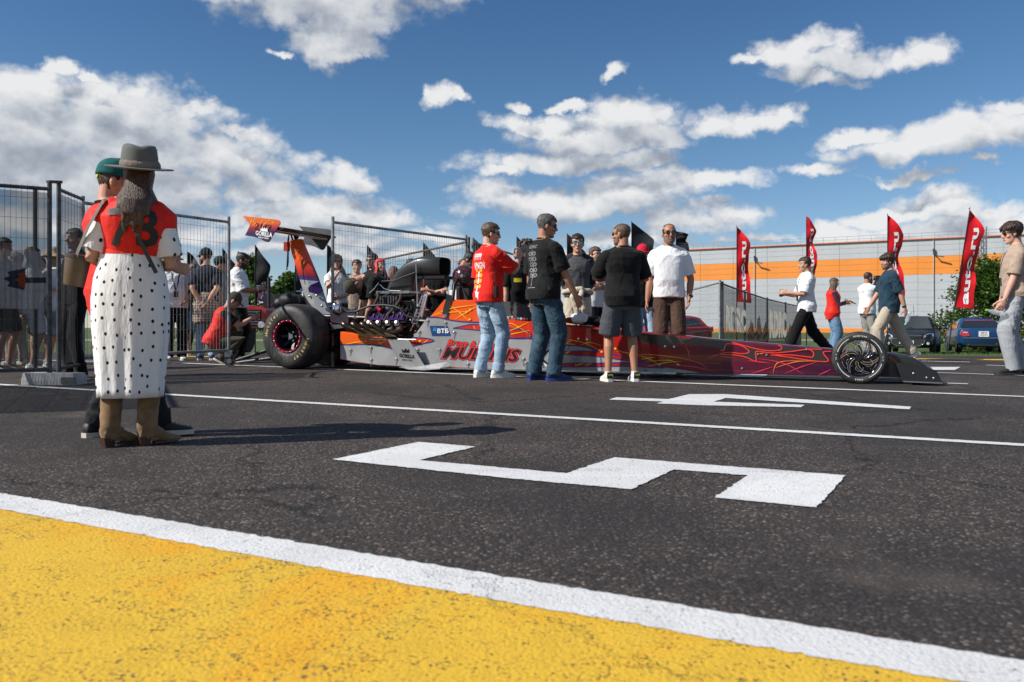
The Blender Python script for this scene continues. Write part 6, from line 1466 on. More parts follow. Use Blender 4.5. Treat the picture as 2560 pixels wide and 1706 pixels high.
r = person('b11', 'person in crimson cap half hidden behind the white T-shirt man', 1606, s=170, H=1.78, hd=-170, top=C_BLACK, bottom=D_LIGHT, shoes=S_WHITE, hair=H_BROWN, cap=(cloth('magenta_cloth', (.50, .008, .035)), 'front'), **low())
r = person('white', 'bald man in white T-shirt, brown trousers and sunglasses facing the camera', 1672, s=198, H=1.92, hd=174, hy=8, wide=1.02, belly=.012, top=C_WHITE, ease=.034, sleeve=.58, hem=.90, bottom=C_BROWN, bw=1.15, shoes=S_BLACK, hair=H_BLACK, hs='bald', glasses='dark', beard='stub', skin=SKIN2, la='pocket', ra=(.26, .05, .80, .3, -1, 0), vox=.0068, fold=.7); watch(r, -1)
# ---- walkers on the right
r = person('w1', 'young man in white T-shirt and black trousers striding with a green can', 2015, s=146, H=1.80, hd=88, hpit=2, top=C_WHITE, ease=.034, sleeve=.62, hem=.84, bottom=C_BLACK, bw=1.2, shoes=S_BLACK, hair=H_BROWN, hs='short', skin=SKIN, legs=[(-.09, .34, .09, 0, 1, 0, -12), (.09, -.42, .15, 0, 1, 0, 40)], pel=.91, la=(.10, .33, 1.12, .4, -.6, -.6), ra=(.06, .33, 1.10, .4, -.6, -.6), lanyard=True, vox=.0085)
cn = thing('drink_can', 'green drink can in the hands of the striding man', 'can', tuple(held(r, (.0, .42, 1.13)))); b = B(); b.lathe([(.0, -.06), (.026, -.06), (.033, -.052), (.033, .05), (.026, .062), (.0, .06)], 16, MX.Rotation(R(25), 4, 'X')); b.obj('can_body', mat('green_can', (.01, .12, .03), .3, metal=.5, var=.6, vs=40), cn, 40)
r = person('w2', 'girl with long hair in red bib and wide jeans looking at her phone', 2082, s=115, H=1.67, hd=-95, hpit=8, fem=True, top=cloth('plum_cotton', (.05, .02, .035)), sleeve=1.2, ease=.015, vest=C_VEST, vhem=.80, bottom=D_MID, bw=1.45, shoes=S_WHITE, hair=H_LBROWN, hs='long', skin=SKIN3, la='phone', ra=(.02, .28, 1.2, .6, -.3, -.8), vox=.0095)
phone_at(r, 'phone in the hands of the girl in red bib', (.0, .42, 1.12))
r = person('w3', 'bearded photographer in white T-shirt and grey cargo trousers raising a camera', 2168, s=116, H=1.78, hd=-70, hpit=6, wide=1.05, top=C_WHITE, ease=.036, bottom=C_STONE, bw=1.2, shoes=S_WHITE, hair=H_BROWN, hs='crop', beard='full', skin=SKIN2, la=(.02, .26, 1.58, .6, .2, -1), ra=(.05, .24, 1.58, .6, .2, -1), vox=.0095)
cm = thing('camera', 'black camera raised to the eye of the bearded photographer', 'camera', tuple(held(r, (.02, .24, 1.64))), r['root'].rotation_euler.z)
b = B(); b.box((0, 0, 0), (.14, .06, .10)); b.obj('camera_body', M_BPL, cm); b = B(); b.tube([(0, .02, 0), (0, .16, 0)], [.036, .042], 16); b.obj('camera_lens', M_BPL, cm, 40)
def club(b_, fr): put_text(b_, 'CLUB', fr, size=.07, off=.002)
on_cloth(r, 'shirt_print', mat('grey_print', (.42, .42, .42), .7), club, V((-.02, -.5, 1.33)), (1, 0, 0), (0, 0, 1), (0, 1, 0))
r = person('w4', 'young man in dark teal shirt and beige trousers walking past the front wheel', 2222, s=152, H=1.80, hd=86, hpit=4, hy=10, top=C_TEAL, ease=.034, sleeve=.62, hem=.80, bottom=C_KHAKI, bw=1.2, shoes=S_WHITE, hair=H_BROWN, hs='mop', beard='stub', skin=SKIN, legs=[(-.09, .20, .085, 0, 1, 0, -6), (.09, -.42, .13, 0, 1, 0, 36)], pel=.92, la=(.20, -.18, .84, .4, -1, 0), ra='walkf', vox=.0085)
watch(r, -1)
bo = thing('water_bottle', 'small water bottle in the hand of the man in teal shirt', 'bottle', tuple(held(r, (-.22, -.22, .70)))); M_PET = mat('clear_plastic', (.55, .62, .68), .08, alpha=.38, spec=.7); M_CAPG = mat('green_cap', (.15, .6, .05), .5)
def bottle(bo, mx):
    b = B(); b.lathe([(.0, -.11), (.030, -.11), (.033, -.10), (.033, -.04), (.029, -.03), (.033, -.02), (.033, .04), (.013, .085), (.013, .095)], 18, mx); b.obj('bottle_body', M_PET, bo, 50)
    b = B(); b.lathe([(.0, .118), (.0155, .118), (.0155, .094), (.0, .094)], 14, mx); b.obj('bottle_cap', M_CAPG, bo, 40)
bottle(bo, MX.Rotation(R(200), 4, 'Y'))
r = person('edge', 'young man in beige T-shirt, grey trousers and sunglasses at the right frame edge', 2538, s=199, H=1.93, hd=72, hpit=8, hy=4, wide=.96, top=C_BEIGE, ease=.032, sleeve=.6, hem=.90, bottom=C_LGREY, bw=1.3, shoes=S_BLACK, sole=S_SOLEB, hair=H_BROWN, hs='mop', glasses='dark', skin=SKIN3, la=(.19, .16, .82, .3, -1, 0), ra=(.22, .10, .86, .7, -.8, 0), lanyard=True, legs=[(-.11, .04, .085), (.11, -.10, .085)], vox=.0068, fold=1.2)
bo = thing('water_bottle', 'clear water bottle with green cap in the hand of the beige T-shirt man', 'bottle', tuple(held(r, V((-.19, .24, .72)) * r['k'])), R(72)); bottle(bo, MX.Rotation(R(-75), 4, 'X'))

person('sc6', 'fair-haired person in pale shirt behind the fence screen, left of the dress', 44, s=166, H=1.70, hd=60, top=C_WHITE, bottom=C_KHAKI, shoes=S_WHITE, hair=H_LBROWN, **low())
person('g7', 'man in pale grey T-shirt farthest back between the gate people', 462, s=122, H=1.78, hd=-40, top=C_LGREY, bottom=D_DARK, shoes=S_WHITE, hair=H_BROWN, **low())
person('b12', 'woman in white top behind the fence, just right of the auburn hair', 1006, s=134, H=1.64, hd=170, fem=True, top=C_WHITE, bottom=D_MID, shoes=S_WHITE, hair=H_BROWN, hs='long', glasses='dark', **low())
person('b13', 'man in beige T-shirt behind the fence, left of the square sunglasses', 892, s=140, H=1.76, hd=-165, top=C_BEIGE, bottom=D_DARK, shoes=S_WHITE, hair=H_BROWN, **low())
person('b14', 'man in pale T-shirt half hidden behind the mouth of the air scoop', 1066, s=136, H=1.76, hd=150, top=C_WHITE, bottom=D_DARK, shoes=S_WHITE, hair=H_LBROWN, **low())
def pocket(b_, fr):
    b_.add([fr(x, y) for x, y in ((-.070, .065), (.070, .065), (.066, -.055), (0, -.085), (-.066, -.055))], [[0, 1, 2, 3, 4]])
def stitch(b_, fr):
    P = [(-.066, .060), (-.062, -.052), (0, -.080), (.062, -.052), (.066, .060), (-.066, .060)]
    for p, q in zip(P, P[1:]): b_.ribbon([fr(*p), fr(*q)], .007, (0, 1, 0))
    P = [(-.066, .042), (.066, .042)]; b_.ribbon([fr(*P[0]), fr(*P[1])], .006, (0, 1, 0))
for key, m1, m2 in (('red', D_LIGHT, D_MID), ('black', D_DARK, mat('tan_thread', (.12, .085, .05), .8)), ('g3', D_LIGHT, D_MID)):
    r = PEOPLE[key]
    for sx_ in (-.085, .085):
        on_cloth(r, 'back_pocket', m1, pocket, V((sx_, -.5, .875)) * r['k'], (1, 0, 0), (0, 0, 1), (0, 1, 0), .005, part='pants')
        on_cloth(r, 'pocket_stitching', m2, stitch, V((sx_, -.5, .875)) * r['k'], (1, 0, 0), (0, 0, 1), (0, 1, 0), .0075, part='pants')
# ------------------------------------------------------------------ mesh fences
M_GALV = mat('weathered_galvanised', (.27, .275, .275), .5, metal=.5, var=.35, vs=14); M_GALVD = mat('dark_galvanised', (.07, .072, .075), .5, metal=.5, var=.35, vs=14); M_RUST = mat('rusty_steel', (.085, .062, .045), .7, metal=.2, var=.5, vs=22); M_CONC = mat('concrete', (.40, .395, .38), .9, var=.2, vs=12, bump=.4, bs_=60)
def fence(label, A, C, H=2.12, post=.024, wires=46, rows=9, m_=None, z0=.16, wr=.0017, screen=None, ends=(True, True), group='temporary mesh fence panels', top=True, wm_=None, mid=False, skip_lower=False):
    """A and C are (picture x, distance); one fence panel standing on the ground between them"""
    m_ = m_ or M_GALV
    a, c = at(*A), at(*C); t = thing('mesh_fence', label, 'fence', tuple(a), 0, group)
    d = c - a; P = lambda u, z: d * u + V((0, 0, z))
    nn = V((-d.y, d.x, 0)).normalized()
    if ends[0]: b = B(); b.tube([P(0, 0), P(0, H + .08)], post, 10); b.obj('post', m_, t, 60)
    if ends[1]: b = B(); b.tube([P(1, 0), P(1, H + .08)], post, 10); b.obj('post', m_, t, 60)
    b = B(); b.tube([P(0, H), P(1, H)], post * .85, 8); b.obj('top_rail', m_, t, 60)
    b = B(); b.tube([P(0, z0), P(1, z0)], post * .85, 8); b.obj('bottom_rail', m_, t, 60)
    b = B()
    for i in range(1, wires): b.bar(P(i / wires, z0), P(i / wires, H + .03), wr * 2, wr * 2, tuple(d.normalized()))
    for j in range(rows): z = z0 + (H - z0) * (j + .5) / rows; b.bar(P(0, z), P(1, z), wr * 2, wr * 2)
    b.obj('wire_grid', wm_ or m_, t, fix=False, kind='stuff')
    if screen:
        zlo, zhi = screen[1]; b = B(); N = 14
        b.loft([[P(u, z) + nn * (.02 + .012 * math.sin(u * 23 + z * 3)) for z in np.linspace(zlo, zhi, 9)] for u in np.linspace(0, 1, N + 1)], cap=False, closed=False); b.obj('screen_cloth', screen[0], t, fix=False)
    return t, P, nn
def screenmat(name, col, a, tw=.45):
    mt, n, bs, out = newmat(name); oc = n.n('ShaderNodeTexCoord').outputs['Object']
    c = n.mix(n.sstep(n.noise(oc, 3, 4), .3, .7), tuple(x * .7 for x in col), col)
    setp(n, bs, Base_Color=c, Roughness=.9, Specular_IOR_Level=.1)
    tl = n.n('ShaderNodeBsdfTranslucent', {0: c}); m2 = n.n('ShaderNodeMixShader', {0: tw}); n.t.links.new(bs.outputs[0], m2.inputs[1]); n.t.links.new(tl.outputs[0], m2.inputs[2]); bs = m2
    tr = n.n('ShaderNodeBsdfTransparent'); mx = n.n('ShaderNodeMixShader', {0: a}); n.t.links.new(tr.outputs[0], mx.inputs[1]); n.t.links.new(bs.outputs[0], mx.inputs[2]); n.t.links.new(mx.outputs[0], out.inputs[0]); return mt
SCR = screenmat('grey_debris_netting', (.05, .05, .052), .60); SCRW = screenmat('white_netting_print', (.42, .42, .42), .60); SCRN = screenmat('navy_netting_print', (.012, .018, .05), .85); SCRO = screenmat('orange_netting_print', (.5, .09, .02), .75)
fd = lambda s: F / s
f1, P, nn = fence('near fence panel with grey netting screen at the left frame edge', (-330, fd(254)), (124, fd(230)), H=2.12, m_=M_GALVD, screen=(SCR, (.2, 2.08)), wires=30)
def onsc(px, py, off=.045):
    # picture point on the netting of the first panel
    o = V((0, 0, CZ)); d = V(((px - 1280) / F, 1, -(py - HZ) / F)); a = wm(f1).translation - nn * off; t = (a - o).dot(nn) / d.dot(nn); return o + d * t
fence('netted fence panel reaching towards the viewer beyond the left edge', (-577, 6.1), (-336, fd(255)), H=2.12, m_=M_GALVD, screen=(SCR, (.2, 2.08)), wires=24, ends=(True, False))
b = B(); b.poly([onsc(x, y) for x, y in ((-60, 623), (90, 627), (119, 668), (119, 735), (92, 773), (-60, 771))]); b.obj('octagon_print', SCRW, f1, fix=False, world=True)
b = B(); b.poly([onsc(x, y, .055) for x, y in ((64, 671), (64, 694), (115, 694), (115, 708), (64, 708), (60, 726), (18, 716), (24, 706), (8, 697), (24, 690), (18, 680))]); b.obj('arrow_print', SCRN, f1, fix=False, world=True)
b = B(); b.poly([onsc(x, y, .062) for x, y in ((63, 680), (63, 723), (50, 716), (48, 706), (36, 700), (52, 692), (44, 686))]); b.obj('flame_print', SCRO, f1, fix=False, world=True)
f2, P, nn2 = fence('second netted fence panel running behind the man in green cap', (147, fd(226)), (207, fd(208)), H=2.14, m_=M_GALVD, screen=(SCR, (.2, 2.1)), wires=8, ends=(True, False))
b = B(); b.tube([at(88, fd(222)) + V((0, 0, .0)), at(88, fd(222)) + V((0, 0, 2.16))], .024, 10); b.obj('brace_post', M_GALVD, f1, 60, world=True)
b = B(); a_, c_ = at(120, fd(230)), at(152, fd(226)); b.bar(a_ + V((0, 0, 2.2)), c_ + V((0, 0, 2.22)), .05, .03); b.obj('coupling_bar', M_RUST, f1, world=True)
blk = at(136, fd(231)); bk = thing('concrete_foot', 'concrete foot block under the joint of the two netted fence panels', 'block', tuple(blk), R(-6))
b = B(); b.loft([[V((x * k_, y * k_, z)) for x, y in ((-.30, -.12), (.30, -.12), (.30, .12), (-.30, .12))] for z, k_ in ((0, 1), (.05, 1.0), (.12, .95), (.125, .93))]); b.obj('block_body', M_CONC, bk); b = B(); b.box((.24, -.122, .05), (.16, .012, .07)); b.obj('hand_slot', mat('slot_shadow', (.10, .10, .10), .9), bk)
g1, P, nn = fence('steel mesh gate on a castor between the crowd and the dragster', (207, fd(208)), (572, fd(172)), H=2.10, z0=.24, wires=40, m_=M_GALV)
e = at(572, fd(172)) - wm(g1).translation
b = B(); b.tube([e + V((.02, -.035, .085)), e + V((.02, .005, .085))], .082, 20); b.obj('castor_wheel', M_TYRE, g1, 40); b = B(); b.box(e + V((.0, -.015, .19)), (.09, .07, .10)); b.tube([e + V((.02, -.045, .085)), e + V((.02, -.035, .085))], .035, 12); b.obj('castor_fork', M_ALU, g1, 40)
fence('mesh fence panel starting behind the black wing plate', (832, fd(172)), (1165, fd(141)), H=2.10, wires=52, m_=M_GALV)
fence('mesh fence panel running back from the joint near the driver', (1172, fd(142)), (925, fd(112)), H=2.05, wires=40, m_=M_RUST, ends=(True, False))
fence('mesh fence panel behind the red T-shirt man', (1182, fd(141)), (1345, fd(112)), H=2.05, wires=30, m_=M_GALV, ends=(True, True))
b = B()
# banner fence on the right
GB = 'banner fence bays on the right'
bp_ = [(1806, 26.5), (1862, 30.2), (1918, 35.2), (1964, 40.6), (2001, 46.0)]
SCRB = screenmat('black_banner_mesh', (.02, .02, .022), .62); SCRL = screenmat('banner_letter_print', (.90, .86, .78), 1.0, .9)
mt, n, bs, out = newmat('flame_print'); oc = n.n('ShaderNodeTexCoord').outputs['Object']
wv_ = n.n('ShaderNodeTexWave', {'Vector': oc, 'Scale': .9, 'Distortion': 9.0, 'Detail': 4.0, 'Detail Scale': 1.4}, bands_direction='Z').outputs[1]
c = n.ramp(wv_, [(.0, (.03, .012, .008)), (.4, (.16, .05, .02)), (.62, (.46, .18, .06)), (.8, (.62, .42, .22)), (1, (.05, .02, .015))]); setp(n, bs, Base_Color=c, Roughness=.9)
tr = n.n('ShaderNodeBsdfTransparent'); mx = n.n('ShaderNodeMixShader', {0: .82}); n.t.links.new(tr.outputs[0], mx.inputs[1]); n.t.links.new(bs.outputs[0], mx.inputs[2]); n.t.links.new(mx.outputs[0], out.inputs[0]); M_FLPR = mt
for i, ((x0, y0), (x1, y1)) in enumerate(zip(bp_, bp_[1:])):
    kind = 'lettering' if i % 2 == 0 else 'flame'
    t, P, nb_ = fence(['nearest banner bay with large pale letters on black mesh', 'banner bay with flame print between the two lettered bays', 'second lettered banner bay, farther along the fence', 'farthest banner bay with flame print behind the striding man'][i], (x0, y0), (x1, y1), H=2.2, z0=.12, wires=12, rows=6, m_=M_GALVD, post=.04, group=GB, ends=(True, i == 3), screen=(SCRB, (.1, 2.16)), wm_=M_GALVD)
    ou = nb_ * (-.06 if nb_.y > 0 else .06)
    dd = P(1, 0).length
    if kind == 'lettering':
        b = B(); put_text(b, 'RDRC', lambda u, v: P(.5 + u / dd, 1.12 + v) + ou, size=1.05 * (dd / 4.3), sx=1.42, off=.06)
        b.v = [V((p.x, p.y, p.z)) for p in b.v]; b.obj('banner_letters', SCRL, t, fix=False)
    else:
        b = B(); N = 24; top_ = [.55 + .75 * abs(math.sin(u * 9)) ** 1.5 * (.4 + .6 * math.sin(u * 3)) + .25 * abs(math.sin(u * 31)) for u in np.linspace(0, 1, N + 1)]
        b.loft([[P(u, .14) + ou, P(u, max(.5, z)) + ou] for u, z in zip(np.linspace(.02, .98, N + 1), top_)], cap=False, closed=False); b.obj('flame_banner', M_FLPR, t, fix=False)
fence('bare mesh fence panel left of the banner fence', (1800, 26.6), (1690, 32), H=2.25, z0=.12, wires=40, rows=8, m_=M_GALV, post=.035)
fence('bare mesh fence panel behind the bald man, beside the red car', (1690, 32.2), (1545, 29.5), H=2.1, z0=.12, wires=44, rows=8, m_=M_GALV, post=.035)
# ------------------------------------------------------------------ flags
M_FRED = cloth('red_flag_fabric', (.62, .008, .016), rough=.6, var=.1); M_FBLK = cloth('black_flag_fabric', (.012, .012, .014), rough=.6, var=.2); M_FTXT = mat('flag_print_white', (.74, .74, .76), .6)
def feather(label, px, Y, ytop, Hf, W, red=True, lean=0.0, ph=0.0, letters=None, group=None, tx=1.0, side=1):
    base = at(px, Y); z_t = CZ - (ytop - HZ) * Y / F - base.z
    t = thing('feather_flag', label, 'flag', tuple(base), 0, group)
    pole = lambda z: V((lean * (z - z_t) * 1.0, .012 * z * 0, z))
    b = B(); b.tube([pole(0), pole(z_t * .6), pole(z_t + .02)], [.022, .018, .010], 8); b.obj('pole', M_BPL, t, 60)
    prof = lambda u: W * side * min(1, (u / .24) ** .85) * (1 - .10 * max(0, u - .3)) * (1 - .28 * math.exp(-((u - .45) / .16) ** 2) * (.5 + .5 * math.sin(ph))) 
    rip = lambda u, v: .10 * v * math.sin(u * 10 + ph + v * 2.0) + .05 * v * math.sin(u * 23 + ph * 2)
    def S(u, v, off=0): z = z_t - u * Hf; p = pole(z); return V((p.x + prof(u) * v * (1 - .10 * abs(math.sin(u * 6 + ph)) * v), p.y + rip(u, v) - off, z - .06 * v * (1 if u > .9 else .0)))
    b = B(); b.loft([[S(u, v) for v in np.linspace(0, 1, 9)] for u in np.linspace(0, 1, 40)], cap=False, closed=False); b.obj('flag_cloth', M_FRED if red else M_FBLK, t, 180, fix=False)
    if letters:
        for nm, m_, items in letters:
            b = B()
            for it in items:
                if isinstance(it, str):
                    vs, fs = text2d(it, 1.0, off=.03, align='CENTER'); wd = max(x for x, y in vs) - min(x for x, y in vs)
                    u0, u1, vc, hh = .20, .96, .50, .56 * tx
                    b.add([S(u0 + (u1 - u0) * (.5 - x / wd), max(.03, min(.97, vc - y * hh)), .015) for x, y in vs], fs)
                elif isinstance(it[0], str):
                    tx_, uc, su, vc, sv = it; vs, fs = text2d(tx_, 1.0, off=.02); b.add([S(uc - x * su, max(.02, min(.98, vc - y * sv)), .015) for x, y in vs], fs)
                else:
                    u0, u1, v0, v1 = it; b.add([S(u0, v0, .015), S(u0, v1, .015), S(u1, v1 + .0, .015), S(u1, v0, .015)], [[0, 1, 2, 3]])
            b.obj(nm, m_, t, fix=False)
    return t
GR = 'red feather flags by the car park'; AUTO = [('flag_lettering', M_FTXT, ['auto.ru'])]
feather('red feather flag left of the striding man, nearest the banner fence', 1842, 36, 565, 3.2, .64, ph=.4, letters=AUTO, group=GR)
feather('narrow red feather flag directly behind the head of the striding man', 2016, 35, 543, 2.4, .46, ph=2.2, letters=AUTO, group=GR)
feather('red feather flag behind the man in teal shirt', 2219, 31, 536, 3.2, .64, ph=1.0, letters=AUTO, group=GR)
feather('tilted red feather flag in front of the green bush', 2425, 28, 520, 3.25, .62, lean=.155, ph=.2, letters=AUTO, group=GR)
GK = 'black feather flags behind the crowd'
M_FR = mat('flag_red', (.55, .02, .05), .6); M_FB = mat('flag_blue', (.08, .30, .55), .6); M_FP = mat('flag_violet', (.20, .12, .35), .6)
LOGO = [('flag_lettering', M_FTXT, [('L', .47, .10, .40, .75), ('Y', .68, .09, .42, .7), ('L', .88, .10, .42, .7), ('PERFORMANCE', .62, .055, .78, .22)]), ('flag_stripe_red', M_FR, [(.56, .63, .22, .36), (.75, .83, .22, .38)]), ('flag_stripe_blue', M_FB, [(.54, .61, .50, .60), (.74, .82, .54, .66)]), ('flag_stripe_violet', M_FP, [(.57, .64, .38, .48), (.76, .84, .40, .50)])]
feather('black feather flag with white lettering between white T-shirt man and rear tyre', 638, 24, 614, 2.35, .48, red=False, ph=1.2, letters=LOGO, group=GK)
feather('black feather flag half hidden behind the orange wing strut', 738, 28, 640, 2.4, .42, red=False, ph=2.2, letters=LOGO, group=GK)
feather('black feather flag above the heads behind the bearded man at the gate', 468, 27, 630, 2.3, .60, red=False, ph=.2, letters=[('flag_lettering', M_FTXT, [('U', .62, .2, .5, .5)])], group=GK)
feather('black feather flag right of the dark green cap', 556, 27, 622, 2.3, .52, red=False, ph=1.0, letters=[('flag_lettering', M_FTXT, [('U', .6, .2, .6, .5)])], group=GK)
for i, (px, yt, w, lab) in enumerate([(818, 612, .5, 'black feather flag left of the blonde woman'), (918, 614, .5, 'black flag tip above the man in square sunglasses'), (1058, 606, .5, 'black flag tip above the air scoop mouth'), (1184, 597, .55, 'black flag tip left of the red T-shirt man'), (1292, 592, .5, 'black flag tip between red T-shirt man and curly-haired man'), (1418, 585, .62, 'black flag left of the man in racing undershirt'), (1579, 555, .75, 'black flag right of the man in black polo shirt')]):
    feather(lab, px, 27, yt, 2.4, w, red=False, ph=i * .9, group=GK)
feather('black flag blowing out beside the head of the bald man', 1690, 26, 577, .55, .42, red=False, ph=.5, group=GK)
# ------------------------------------------------------------------ cars
M_GLASS = mat('car_glass', (.02, .026, .028), .04, spec=.8, coat=.6, var=.05); M_CARBLK = mat('black_trim', (.014, .014, .015), .55); M_TYR2 = mat('car_tyre', (.016, .016, .016), .8); M_ALLOY = mat('alloy_rim', (.35, .35, .36), .3, metal=.9)
M_HEAD = mat('headlamp_glass', (.42, .45, .48), .08, spec=.8, coat=1.0, var=.5, vs=30); M_TAIL = mat('tail_lamp_red', (.45, .012, .012), .12, coat=1.0); M_PLATE = mat('number_plate', (.70, .70, .70), .5, var=.03)
def carpaint(name, col):
    mt, n, bs, out = newmat(name); setp(n, bs, Base_Color=col, Metallic=.0, Roughness=.4, Specular_IOR_Level=.25, Coat_Weight=.5, Coat_Roughness=.03); return mt
def car(label, cat, base, hd, paint, L=4.4, W=1.80, H=1.48, kind='hatch', name='parked_car'):
    """origin on the ground at the middle; forward is +y"""
    t = thing(name, label, cat, tuple(base), R(hd), 'parked cars')
    h = L / 2
    if kind == 'hatch': prof = [(-h, .42, .86, .80), (-h + .10, .30, .98, .86), (-h + .45, .26, 1.00, .89), (-h + 1.0, .24, .98, .90), (0, .22, .96, .90), (h - 1.35, .22, .95, .90), (h - .9, .24, .93, .89), (h - .45, .28, .85, .86), (h - .12, .32, .74, .78), (h, .40, .62, .66)]
    else: prof = [(-h, .44, .86, .78), (-h + .08, .34, .97, .84), (-h + .40, .28, 1.02, .88), (-h + .9, .24, 1.01, .90), (0, .22, .97, .90), (h - 1.4, .22, .95, .90), (h - .9, .24, .92, .89), (h - .4, .28, .84, .86), (h - .1, .32, .72, .78), (h, .40, .62, .66)]
    sW = W / 1.8
    b = B(); rings = []
    for y, zb, zt, w in prof:
        w *= sW; zm = zb + (zt - zb) * .55
        rings.append([V((s * x, y, z)) for s, x, z in ((-1, w * .86, zb), (-1, w * .985, zb + .10), (-1, w, zm), (-1, w * .975, zt - .06), (-1, w * .90, zt), (-1, w * .45, zt + .022), (1, w * .45, zt + .022), (1, w * .90, zt), (1, w * .975, zt - .06), (1, w, zm), (1, w * .985, zb + .10), (1, w * .86, zb))])
    b.loft(rings); body = b.obj('body', paint, t, 40)
    if kind == 'hatch': G = [(-h + .22, .95), (-h + .60, H - .10), (-h + 1.1, H - .01), (-.25, H), (.35, H - .04), (1.20 * L / 4.4, .96)]
    else: G = [(-h + .75, 1.00), (-h + 1.25, H - .10), (-h + 1.7, H - .01), (-.1, H), (.40, H - .05), (1.22 * L / 4.4, .955)]
    b = B(); rings = []
    for y, z in G:
        k_ = (z - .94) / (H - .94); wb, wt_ = .83 * sW, (.83 - .22 * k_) * sW
        rings.append([V((-wb, y, .93)), V((-wt_ * 1.01, y, max(.935, z - .05))), V((-wt_ * .90, y, z)), V((0, y, z + .018)), V((wt_ * .90, y, z)), V((wt_ * 1.01, y, max(.935, z - .05))), V((wb, y, .93))])
    b.loft(rings); b.obj('roof', paint, t, 35)
    def glass(nm, pts, m_=M_GLASS, off=(0, 0, 0)):
        b = B(); b.poly([V(p) + V(off) for p in pts]); return b.obj(nm, m_, t)
    (ya, za), (yb, zb_), (yd, zd), (ye, ze) = G[0], G[1], G[-2], G[-1]
    wA = .83 * sW; wt_ = lambda z: (.83 - .22 * (z - .94) / (H - .94)) * sW
    glass('rear_window', [(-wA * .90, ya + .05 - .012, za + .035), (wA * .90, ya + .05 - .012, za + .035), (wt_(zb_) * .86, yb - .03, zb_ - .03), (-wt_(zb_) * .86, yb - .03, zb_ - .03)], off=(0, -.012, .02))
    glass('windscreen', [(wA * .92, ye - .06, ze + .02), (-wA * .92, ye - .06, ze + .02), (-wt_(zd) * .88, yd + .04, zd - .02), (wt_(zd) * .88, yd + .04, zd - .02)], off=(0, .014, .022))
    for s in (-1, 1):
        y0, y1, y2, y3 = (ya + .35, ye - .12, yd + .02, yb + .18); zt = H - .12
        nx = lambda z: s * (wA + (wt_(H) - wA) * (z - .93) / (H - .93) + .014)
        ym = (y0 + y1) / 2 - .1
        glass('side_window', [(nx(.99), y0, .99), (nx(.99), ym - .03, .99), (nx(zt), ym - .03, zt), (nx(zt), y3 + .1, zt)]); glass('side_window', [(nx(.99), ym + .03, .99), (nx(.99), y1, .99), (nx(zt), y2 - .12, zt), (nx(zt), ym + .03, zt)])
        b = B(); b.sph((s * (.98 * sW + .02), ye - .30, 1.02), (.10, .06, .075), 12, 8); mr = b.obj('wing_mirror', paint if kind != 'x' else M_CARBLK, t, 180)
        for yw in (-h + .82, h - .86):
            c = V((s * (.79 * sW), yw, .315)); T_ = MX.Translation(c) @ MX.Rotation(R(90), 4, 'Y')
            b = B(); b.lathe([(.20, -.10), (.29, -.105), (.315, -.08), (.315, .08), (.29, .105), (.20, .10)], 28, T_); w = b.obj('wheel', M_TYR2, t, 50)
            b = B()
            for k_ in range(5): a = k_ * 1.2566; b.bar(c + V((s * .07, 0, 0)), c + V((s * .085, math.cos(a) * .19, math.sin(a) * .19)), .06, .02, (1, 0, 0))
            b.lathe([(.19, -.09), (.205, -.095), (.205, .095), (.19, .09)], 24, T_); b.obj('rim', M_ALLOY, w)
            b = B(); b.loft([[V((s * .905 * sW, yw + math.cos(a) * r_, .315 + math.sin(a) * r_)) for r_ in (.325, .375)] for a in np.linspace(-.2, 3.34, 16)], cap=False, closed=False); b.obj('wheel_arch', M_CARBLK, t)
            b = B(); b.tube([(s * (.905 * sW + .001), yw, .315), (s * (.60 * sW), yw, .315)], .345, 22); b.obj('wheel_well', mat('wheel_well_black', (.006, .006, .006), .9), t) if False else None
    return t, body
P_BLACK = carpaint('black_car_paint', (.008, .010, .014)); P_BLUE = carpaint('blue_car_paint', (.008, .045, .13)); P_CRED = carpaint('red_car_paint', (.42, .012, .03))
# dark hatchback, nose towards us
bs_ = at(2283, 35.0); t, bd = car('dark hatchback parked on the grass facing the track, pale number plate', 'car', bs_, 150, P_BLACK, 4.35, 1.84, 1.50)
h = 4.35 / 2
b = B(); b.prism([V((x, h - .02, z)) for x, z in ((-.42, .33), (.42, .33), (.60, .52), (.56, .60), (-.56, .60), (-.60, .52))], (0, .03, 0)); b.obj('lower_grille', M_CARBLK, t)
b = B(); b.tube([V((x, h + .02, z)) for x, z in ((-.60, .58), (-.56, .42), (-.40, .325), (.40, .325), (.56, .42), (.60, .58))], .014, 8); b.tube([V((x, h - .015, z)) for x, z in ((-.50, .735), (.50, .735))], .012, 8); b.obj('grille_trim', M_CHR, t, 60)
b = B(); b.prism([V((x, h - .06, z)) for x, z in ((-.46, .655), (.46, .655), (.52, .73), (-.52, .73))], (0, .055, 0)); b.obj('upper_grille', M_CARBLK, t)
b = B(); b.sph((0, h - .0, .69), (.075, .012, .03), 14, 8); b.obj('badge', mat('blue_badge', (.02, .06, .25), .3, metal=.6), t, 180)
b = B(); put_text(b, 'Ford', lambda u, v: V((-u, h + .014, .69 + v)), size=.038, shear=.3); b.obj('badge_lettering', M_WPR, t, fix=False)
for s in (-1, 1):
    b = B(); b.loft([[V((s * x, y, z)) for x, y, z in q] for q in ([(.54, h - .05, .62), (.74, h - .16, .64), (.86, h - .42, .72), (.84, h - .46, .80), (.70, h - .26, .80), (.56, h - .11, .73)], [(.54, h - .0, .62), (.75, h - .11, .64), (.875, h - .40, .72), (.855, h - .44, .81), (.70, h - .20, .81), (.56, h - .055, .735)])]); b.obj('headlight', M_HEAD, t, 30)
    b = B(); b.tube([V((s * .70, h - .10, .43)), V((s * .70, h - .015, .43))], .055, 14); b.obj('fog_lamp', M_HEAD, t, 40)
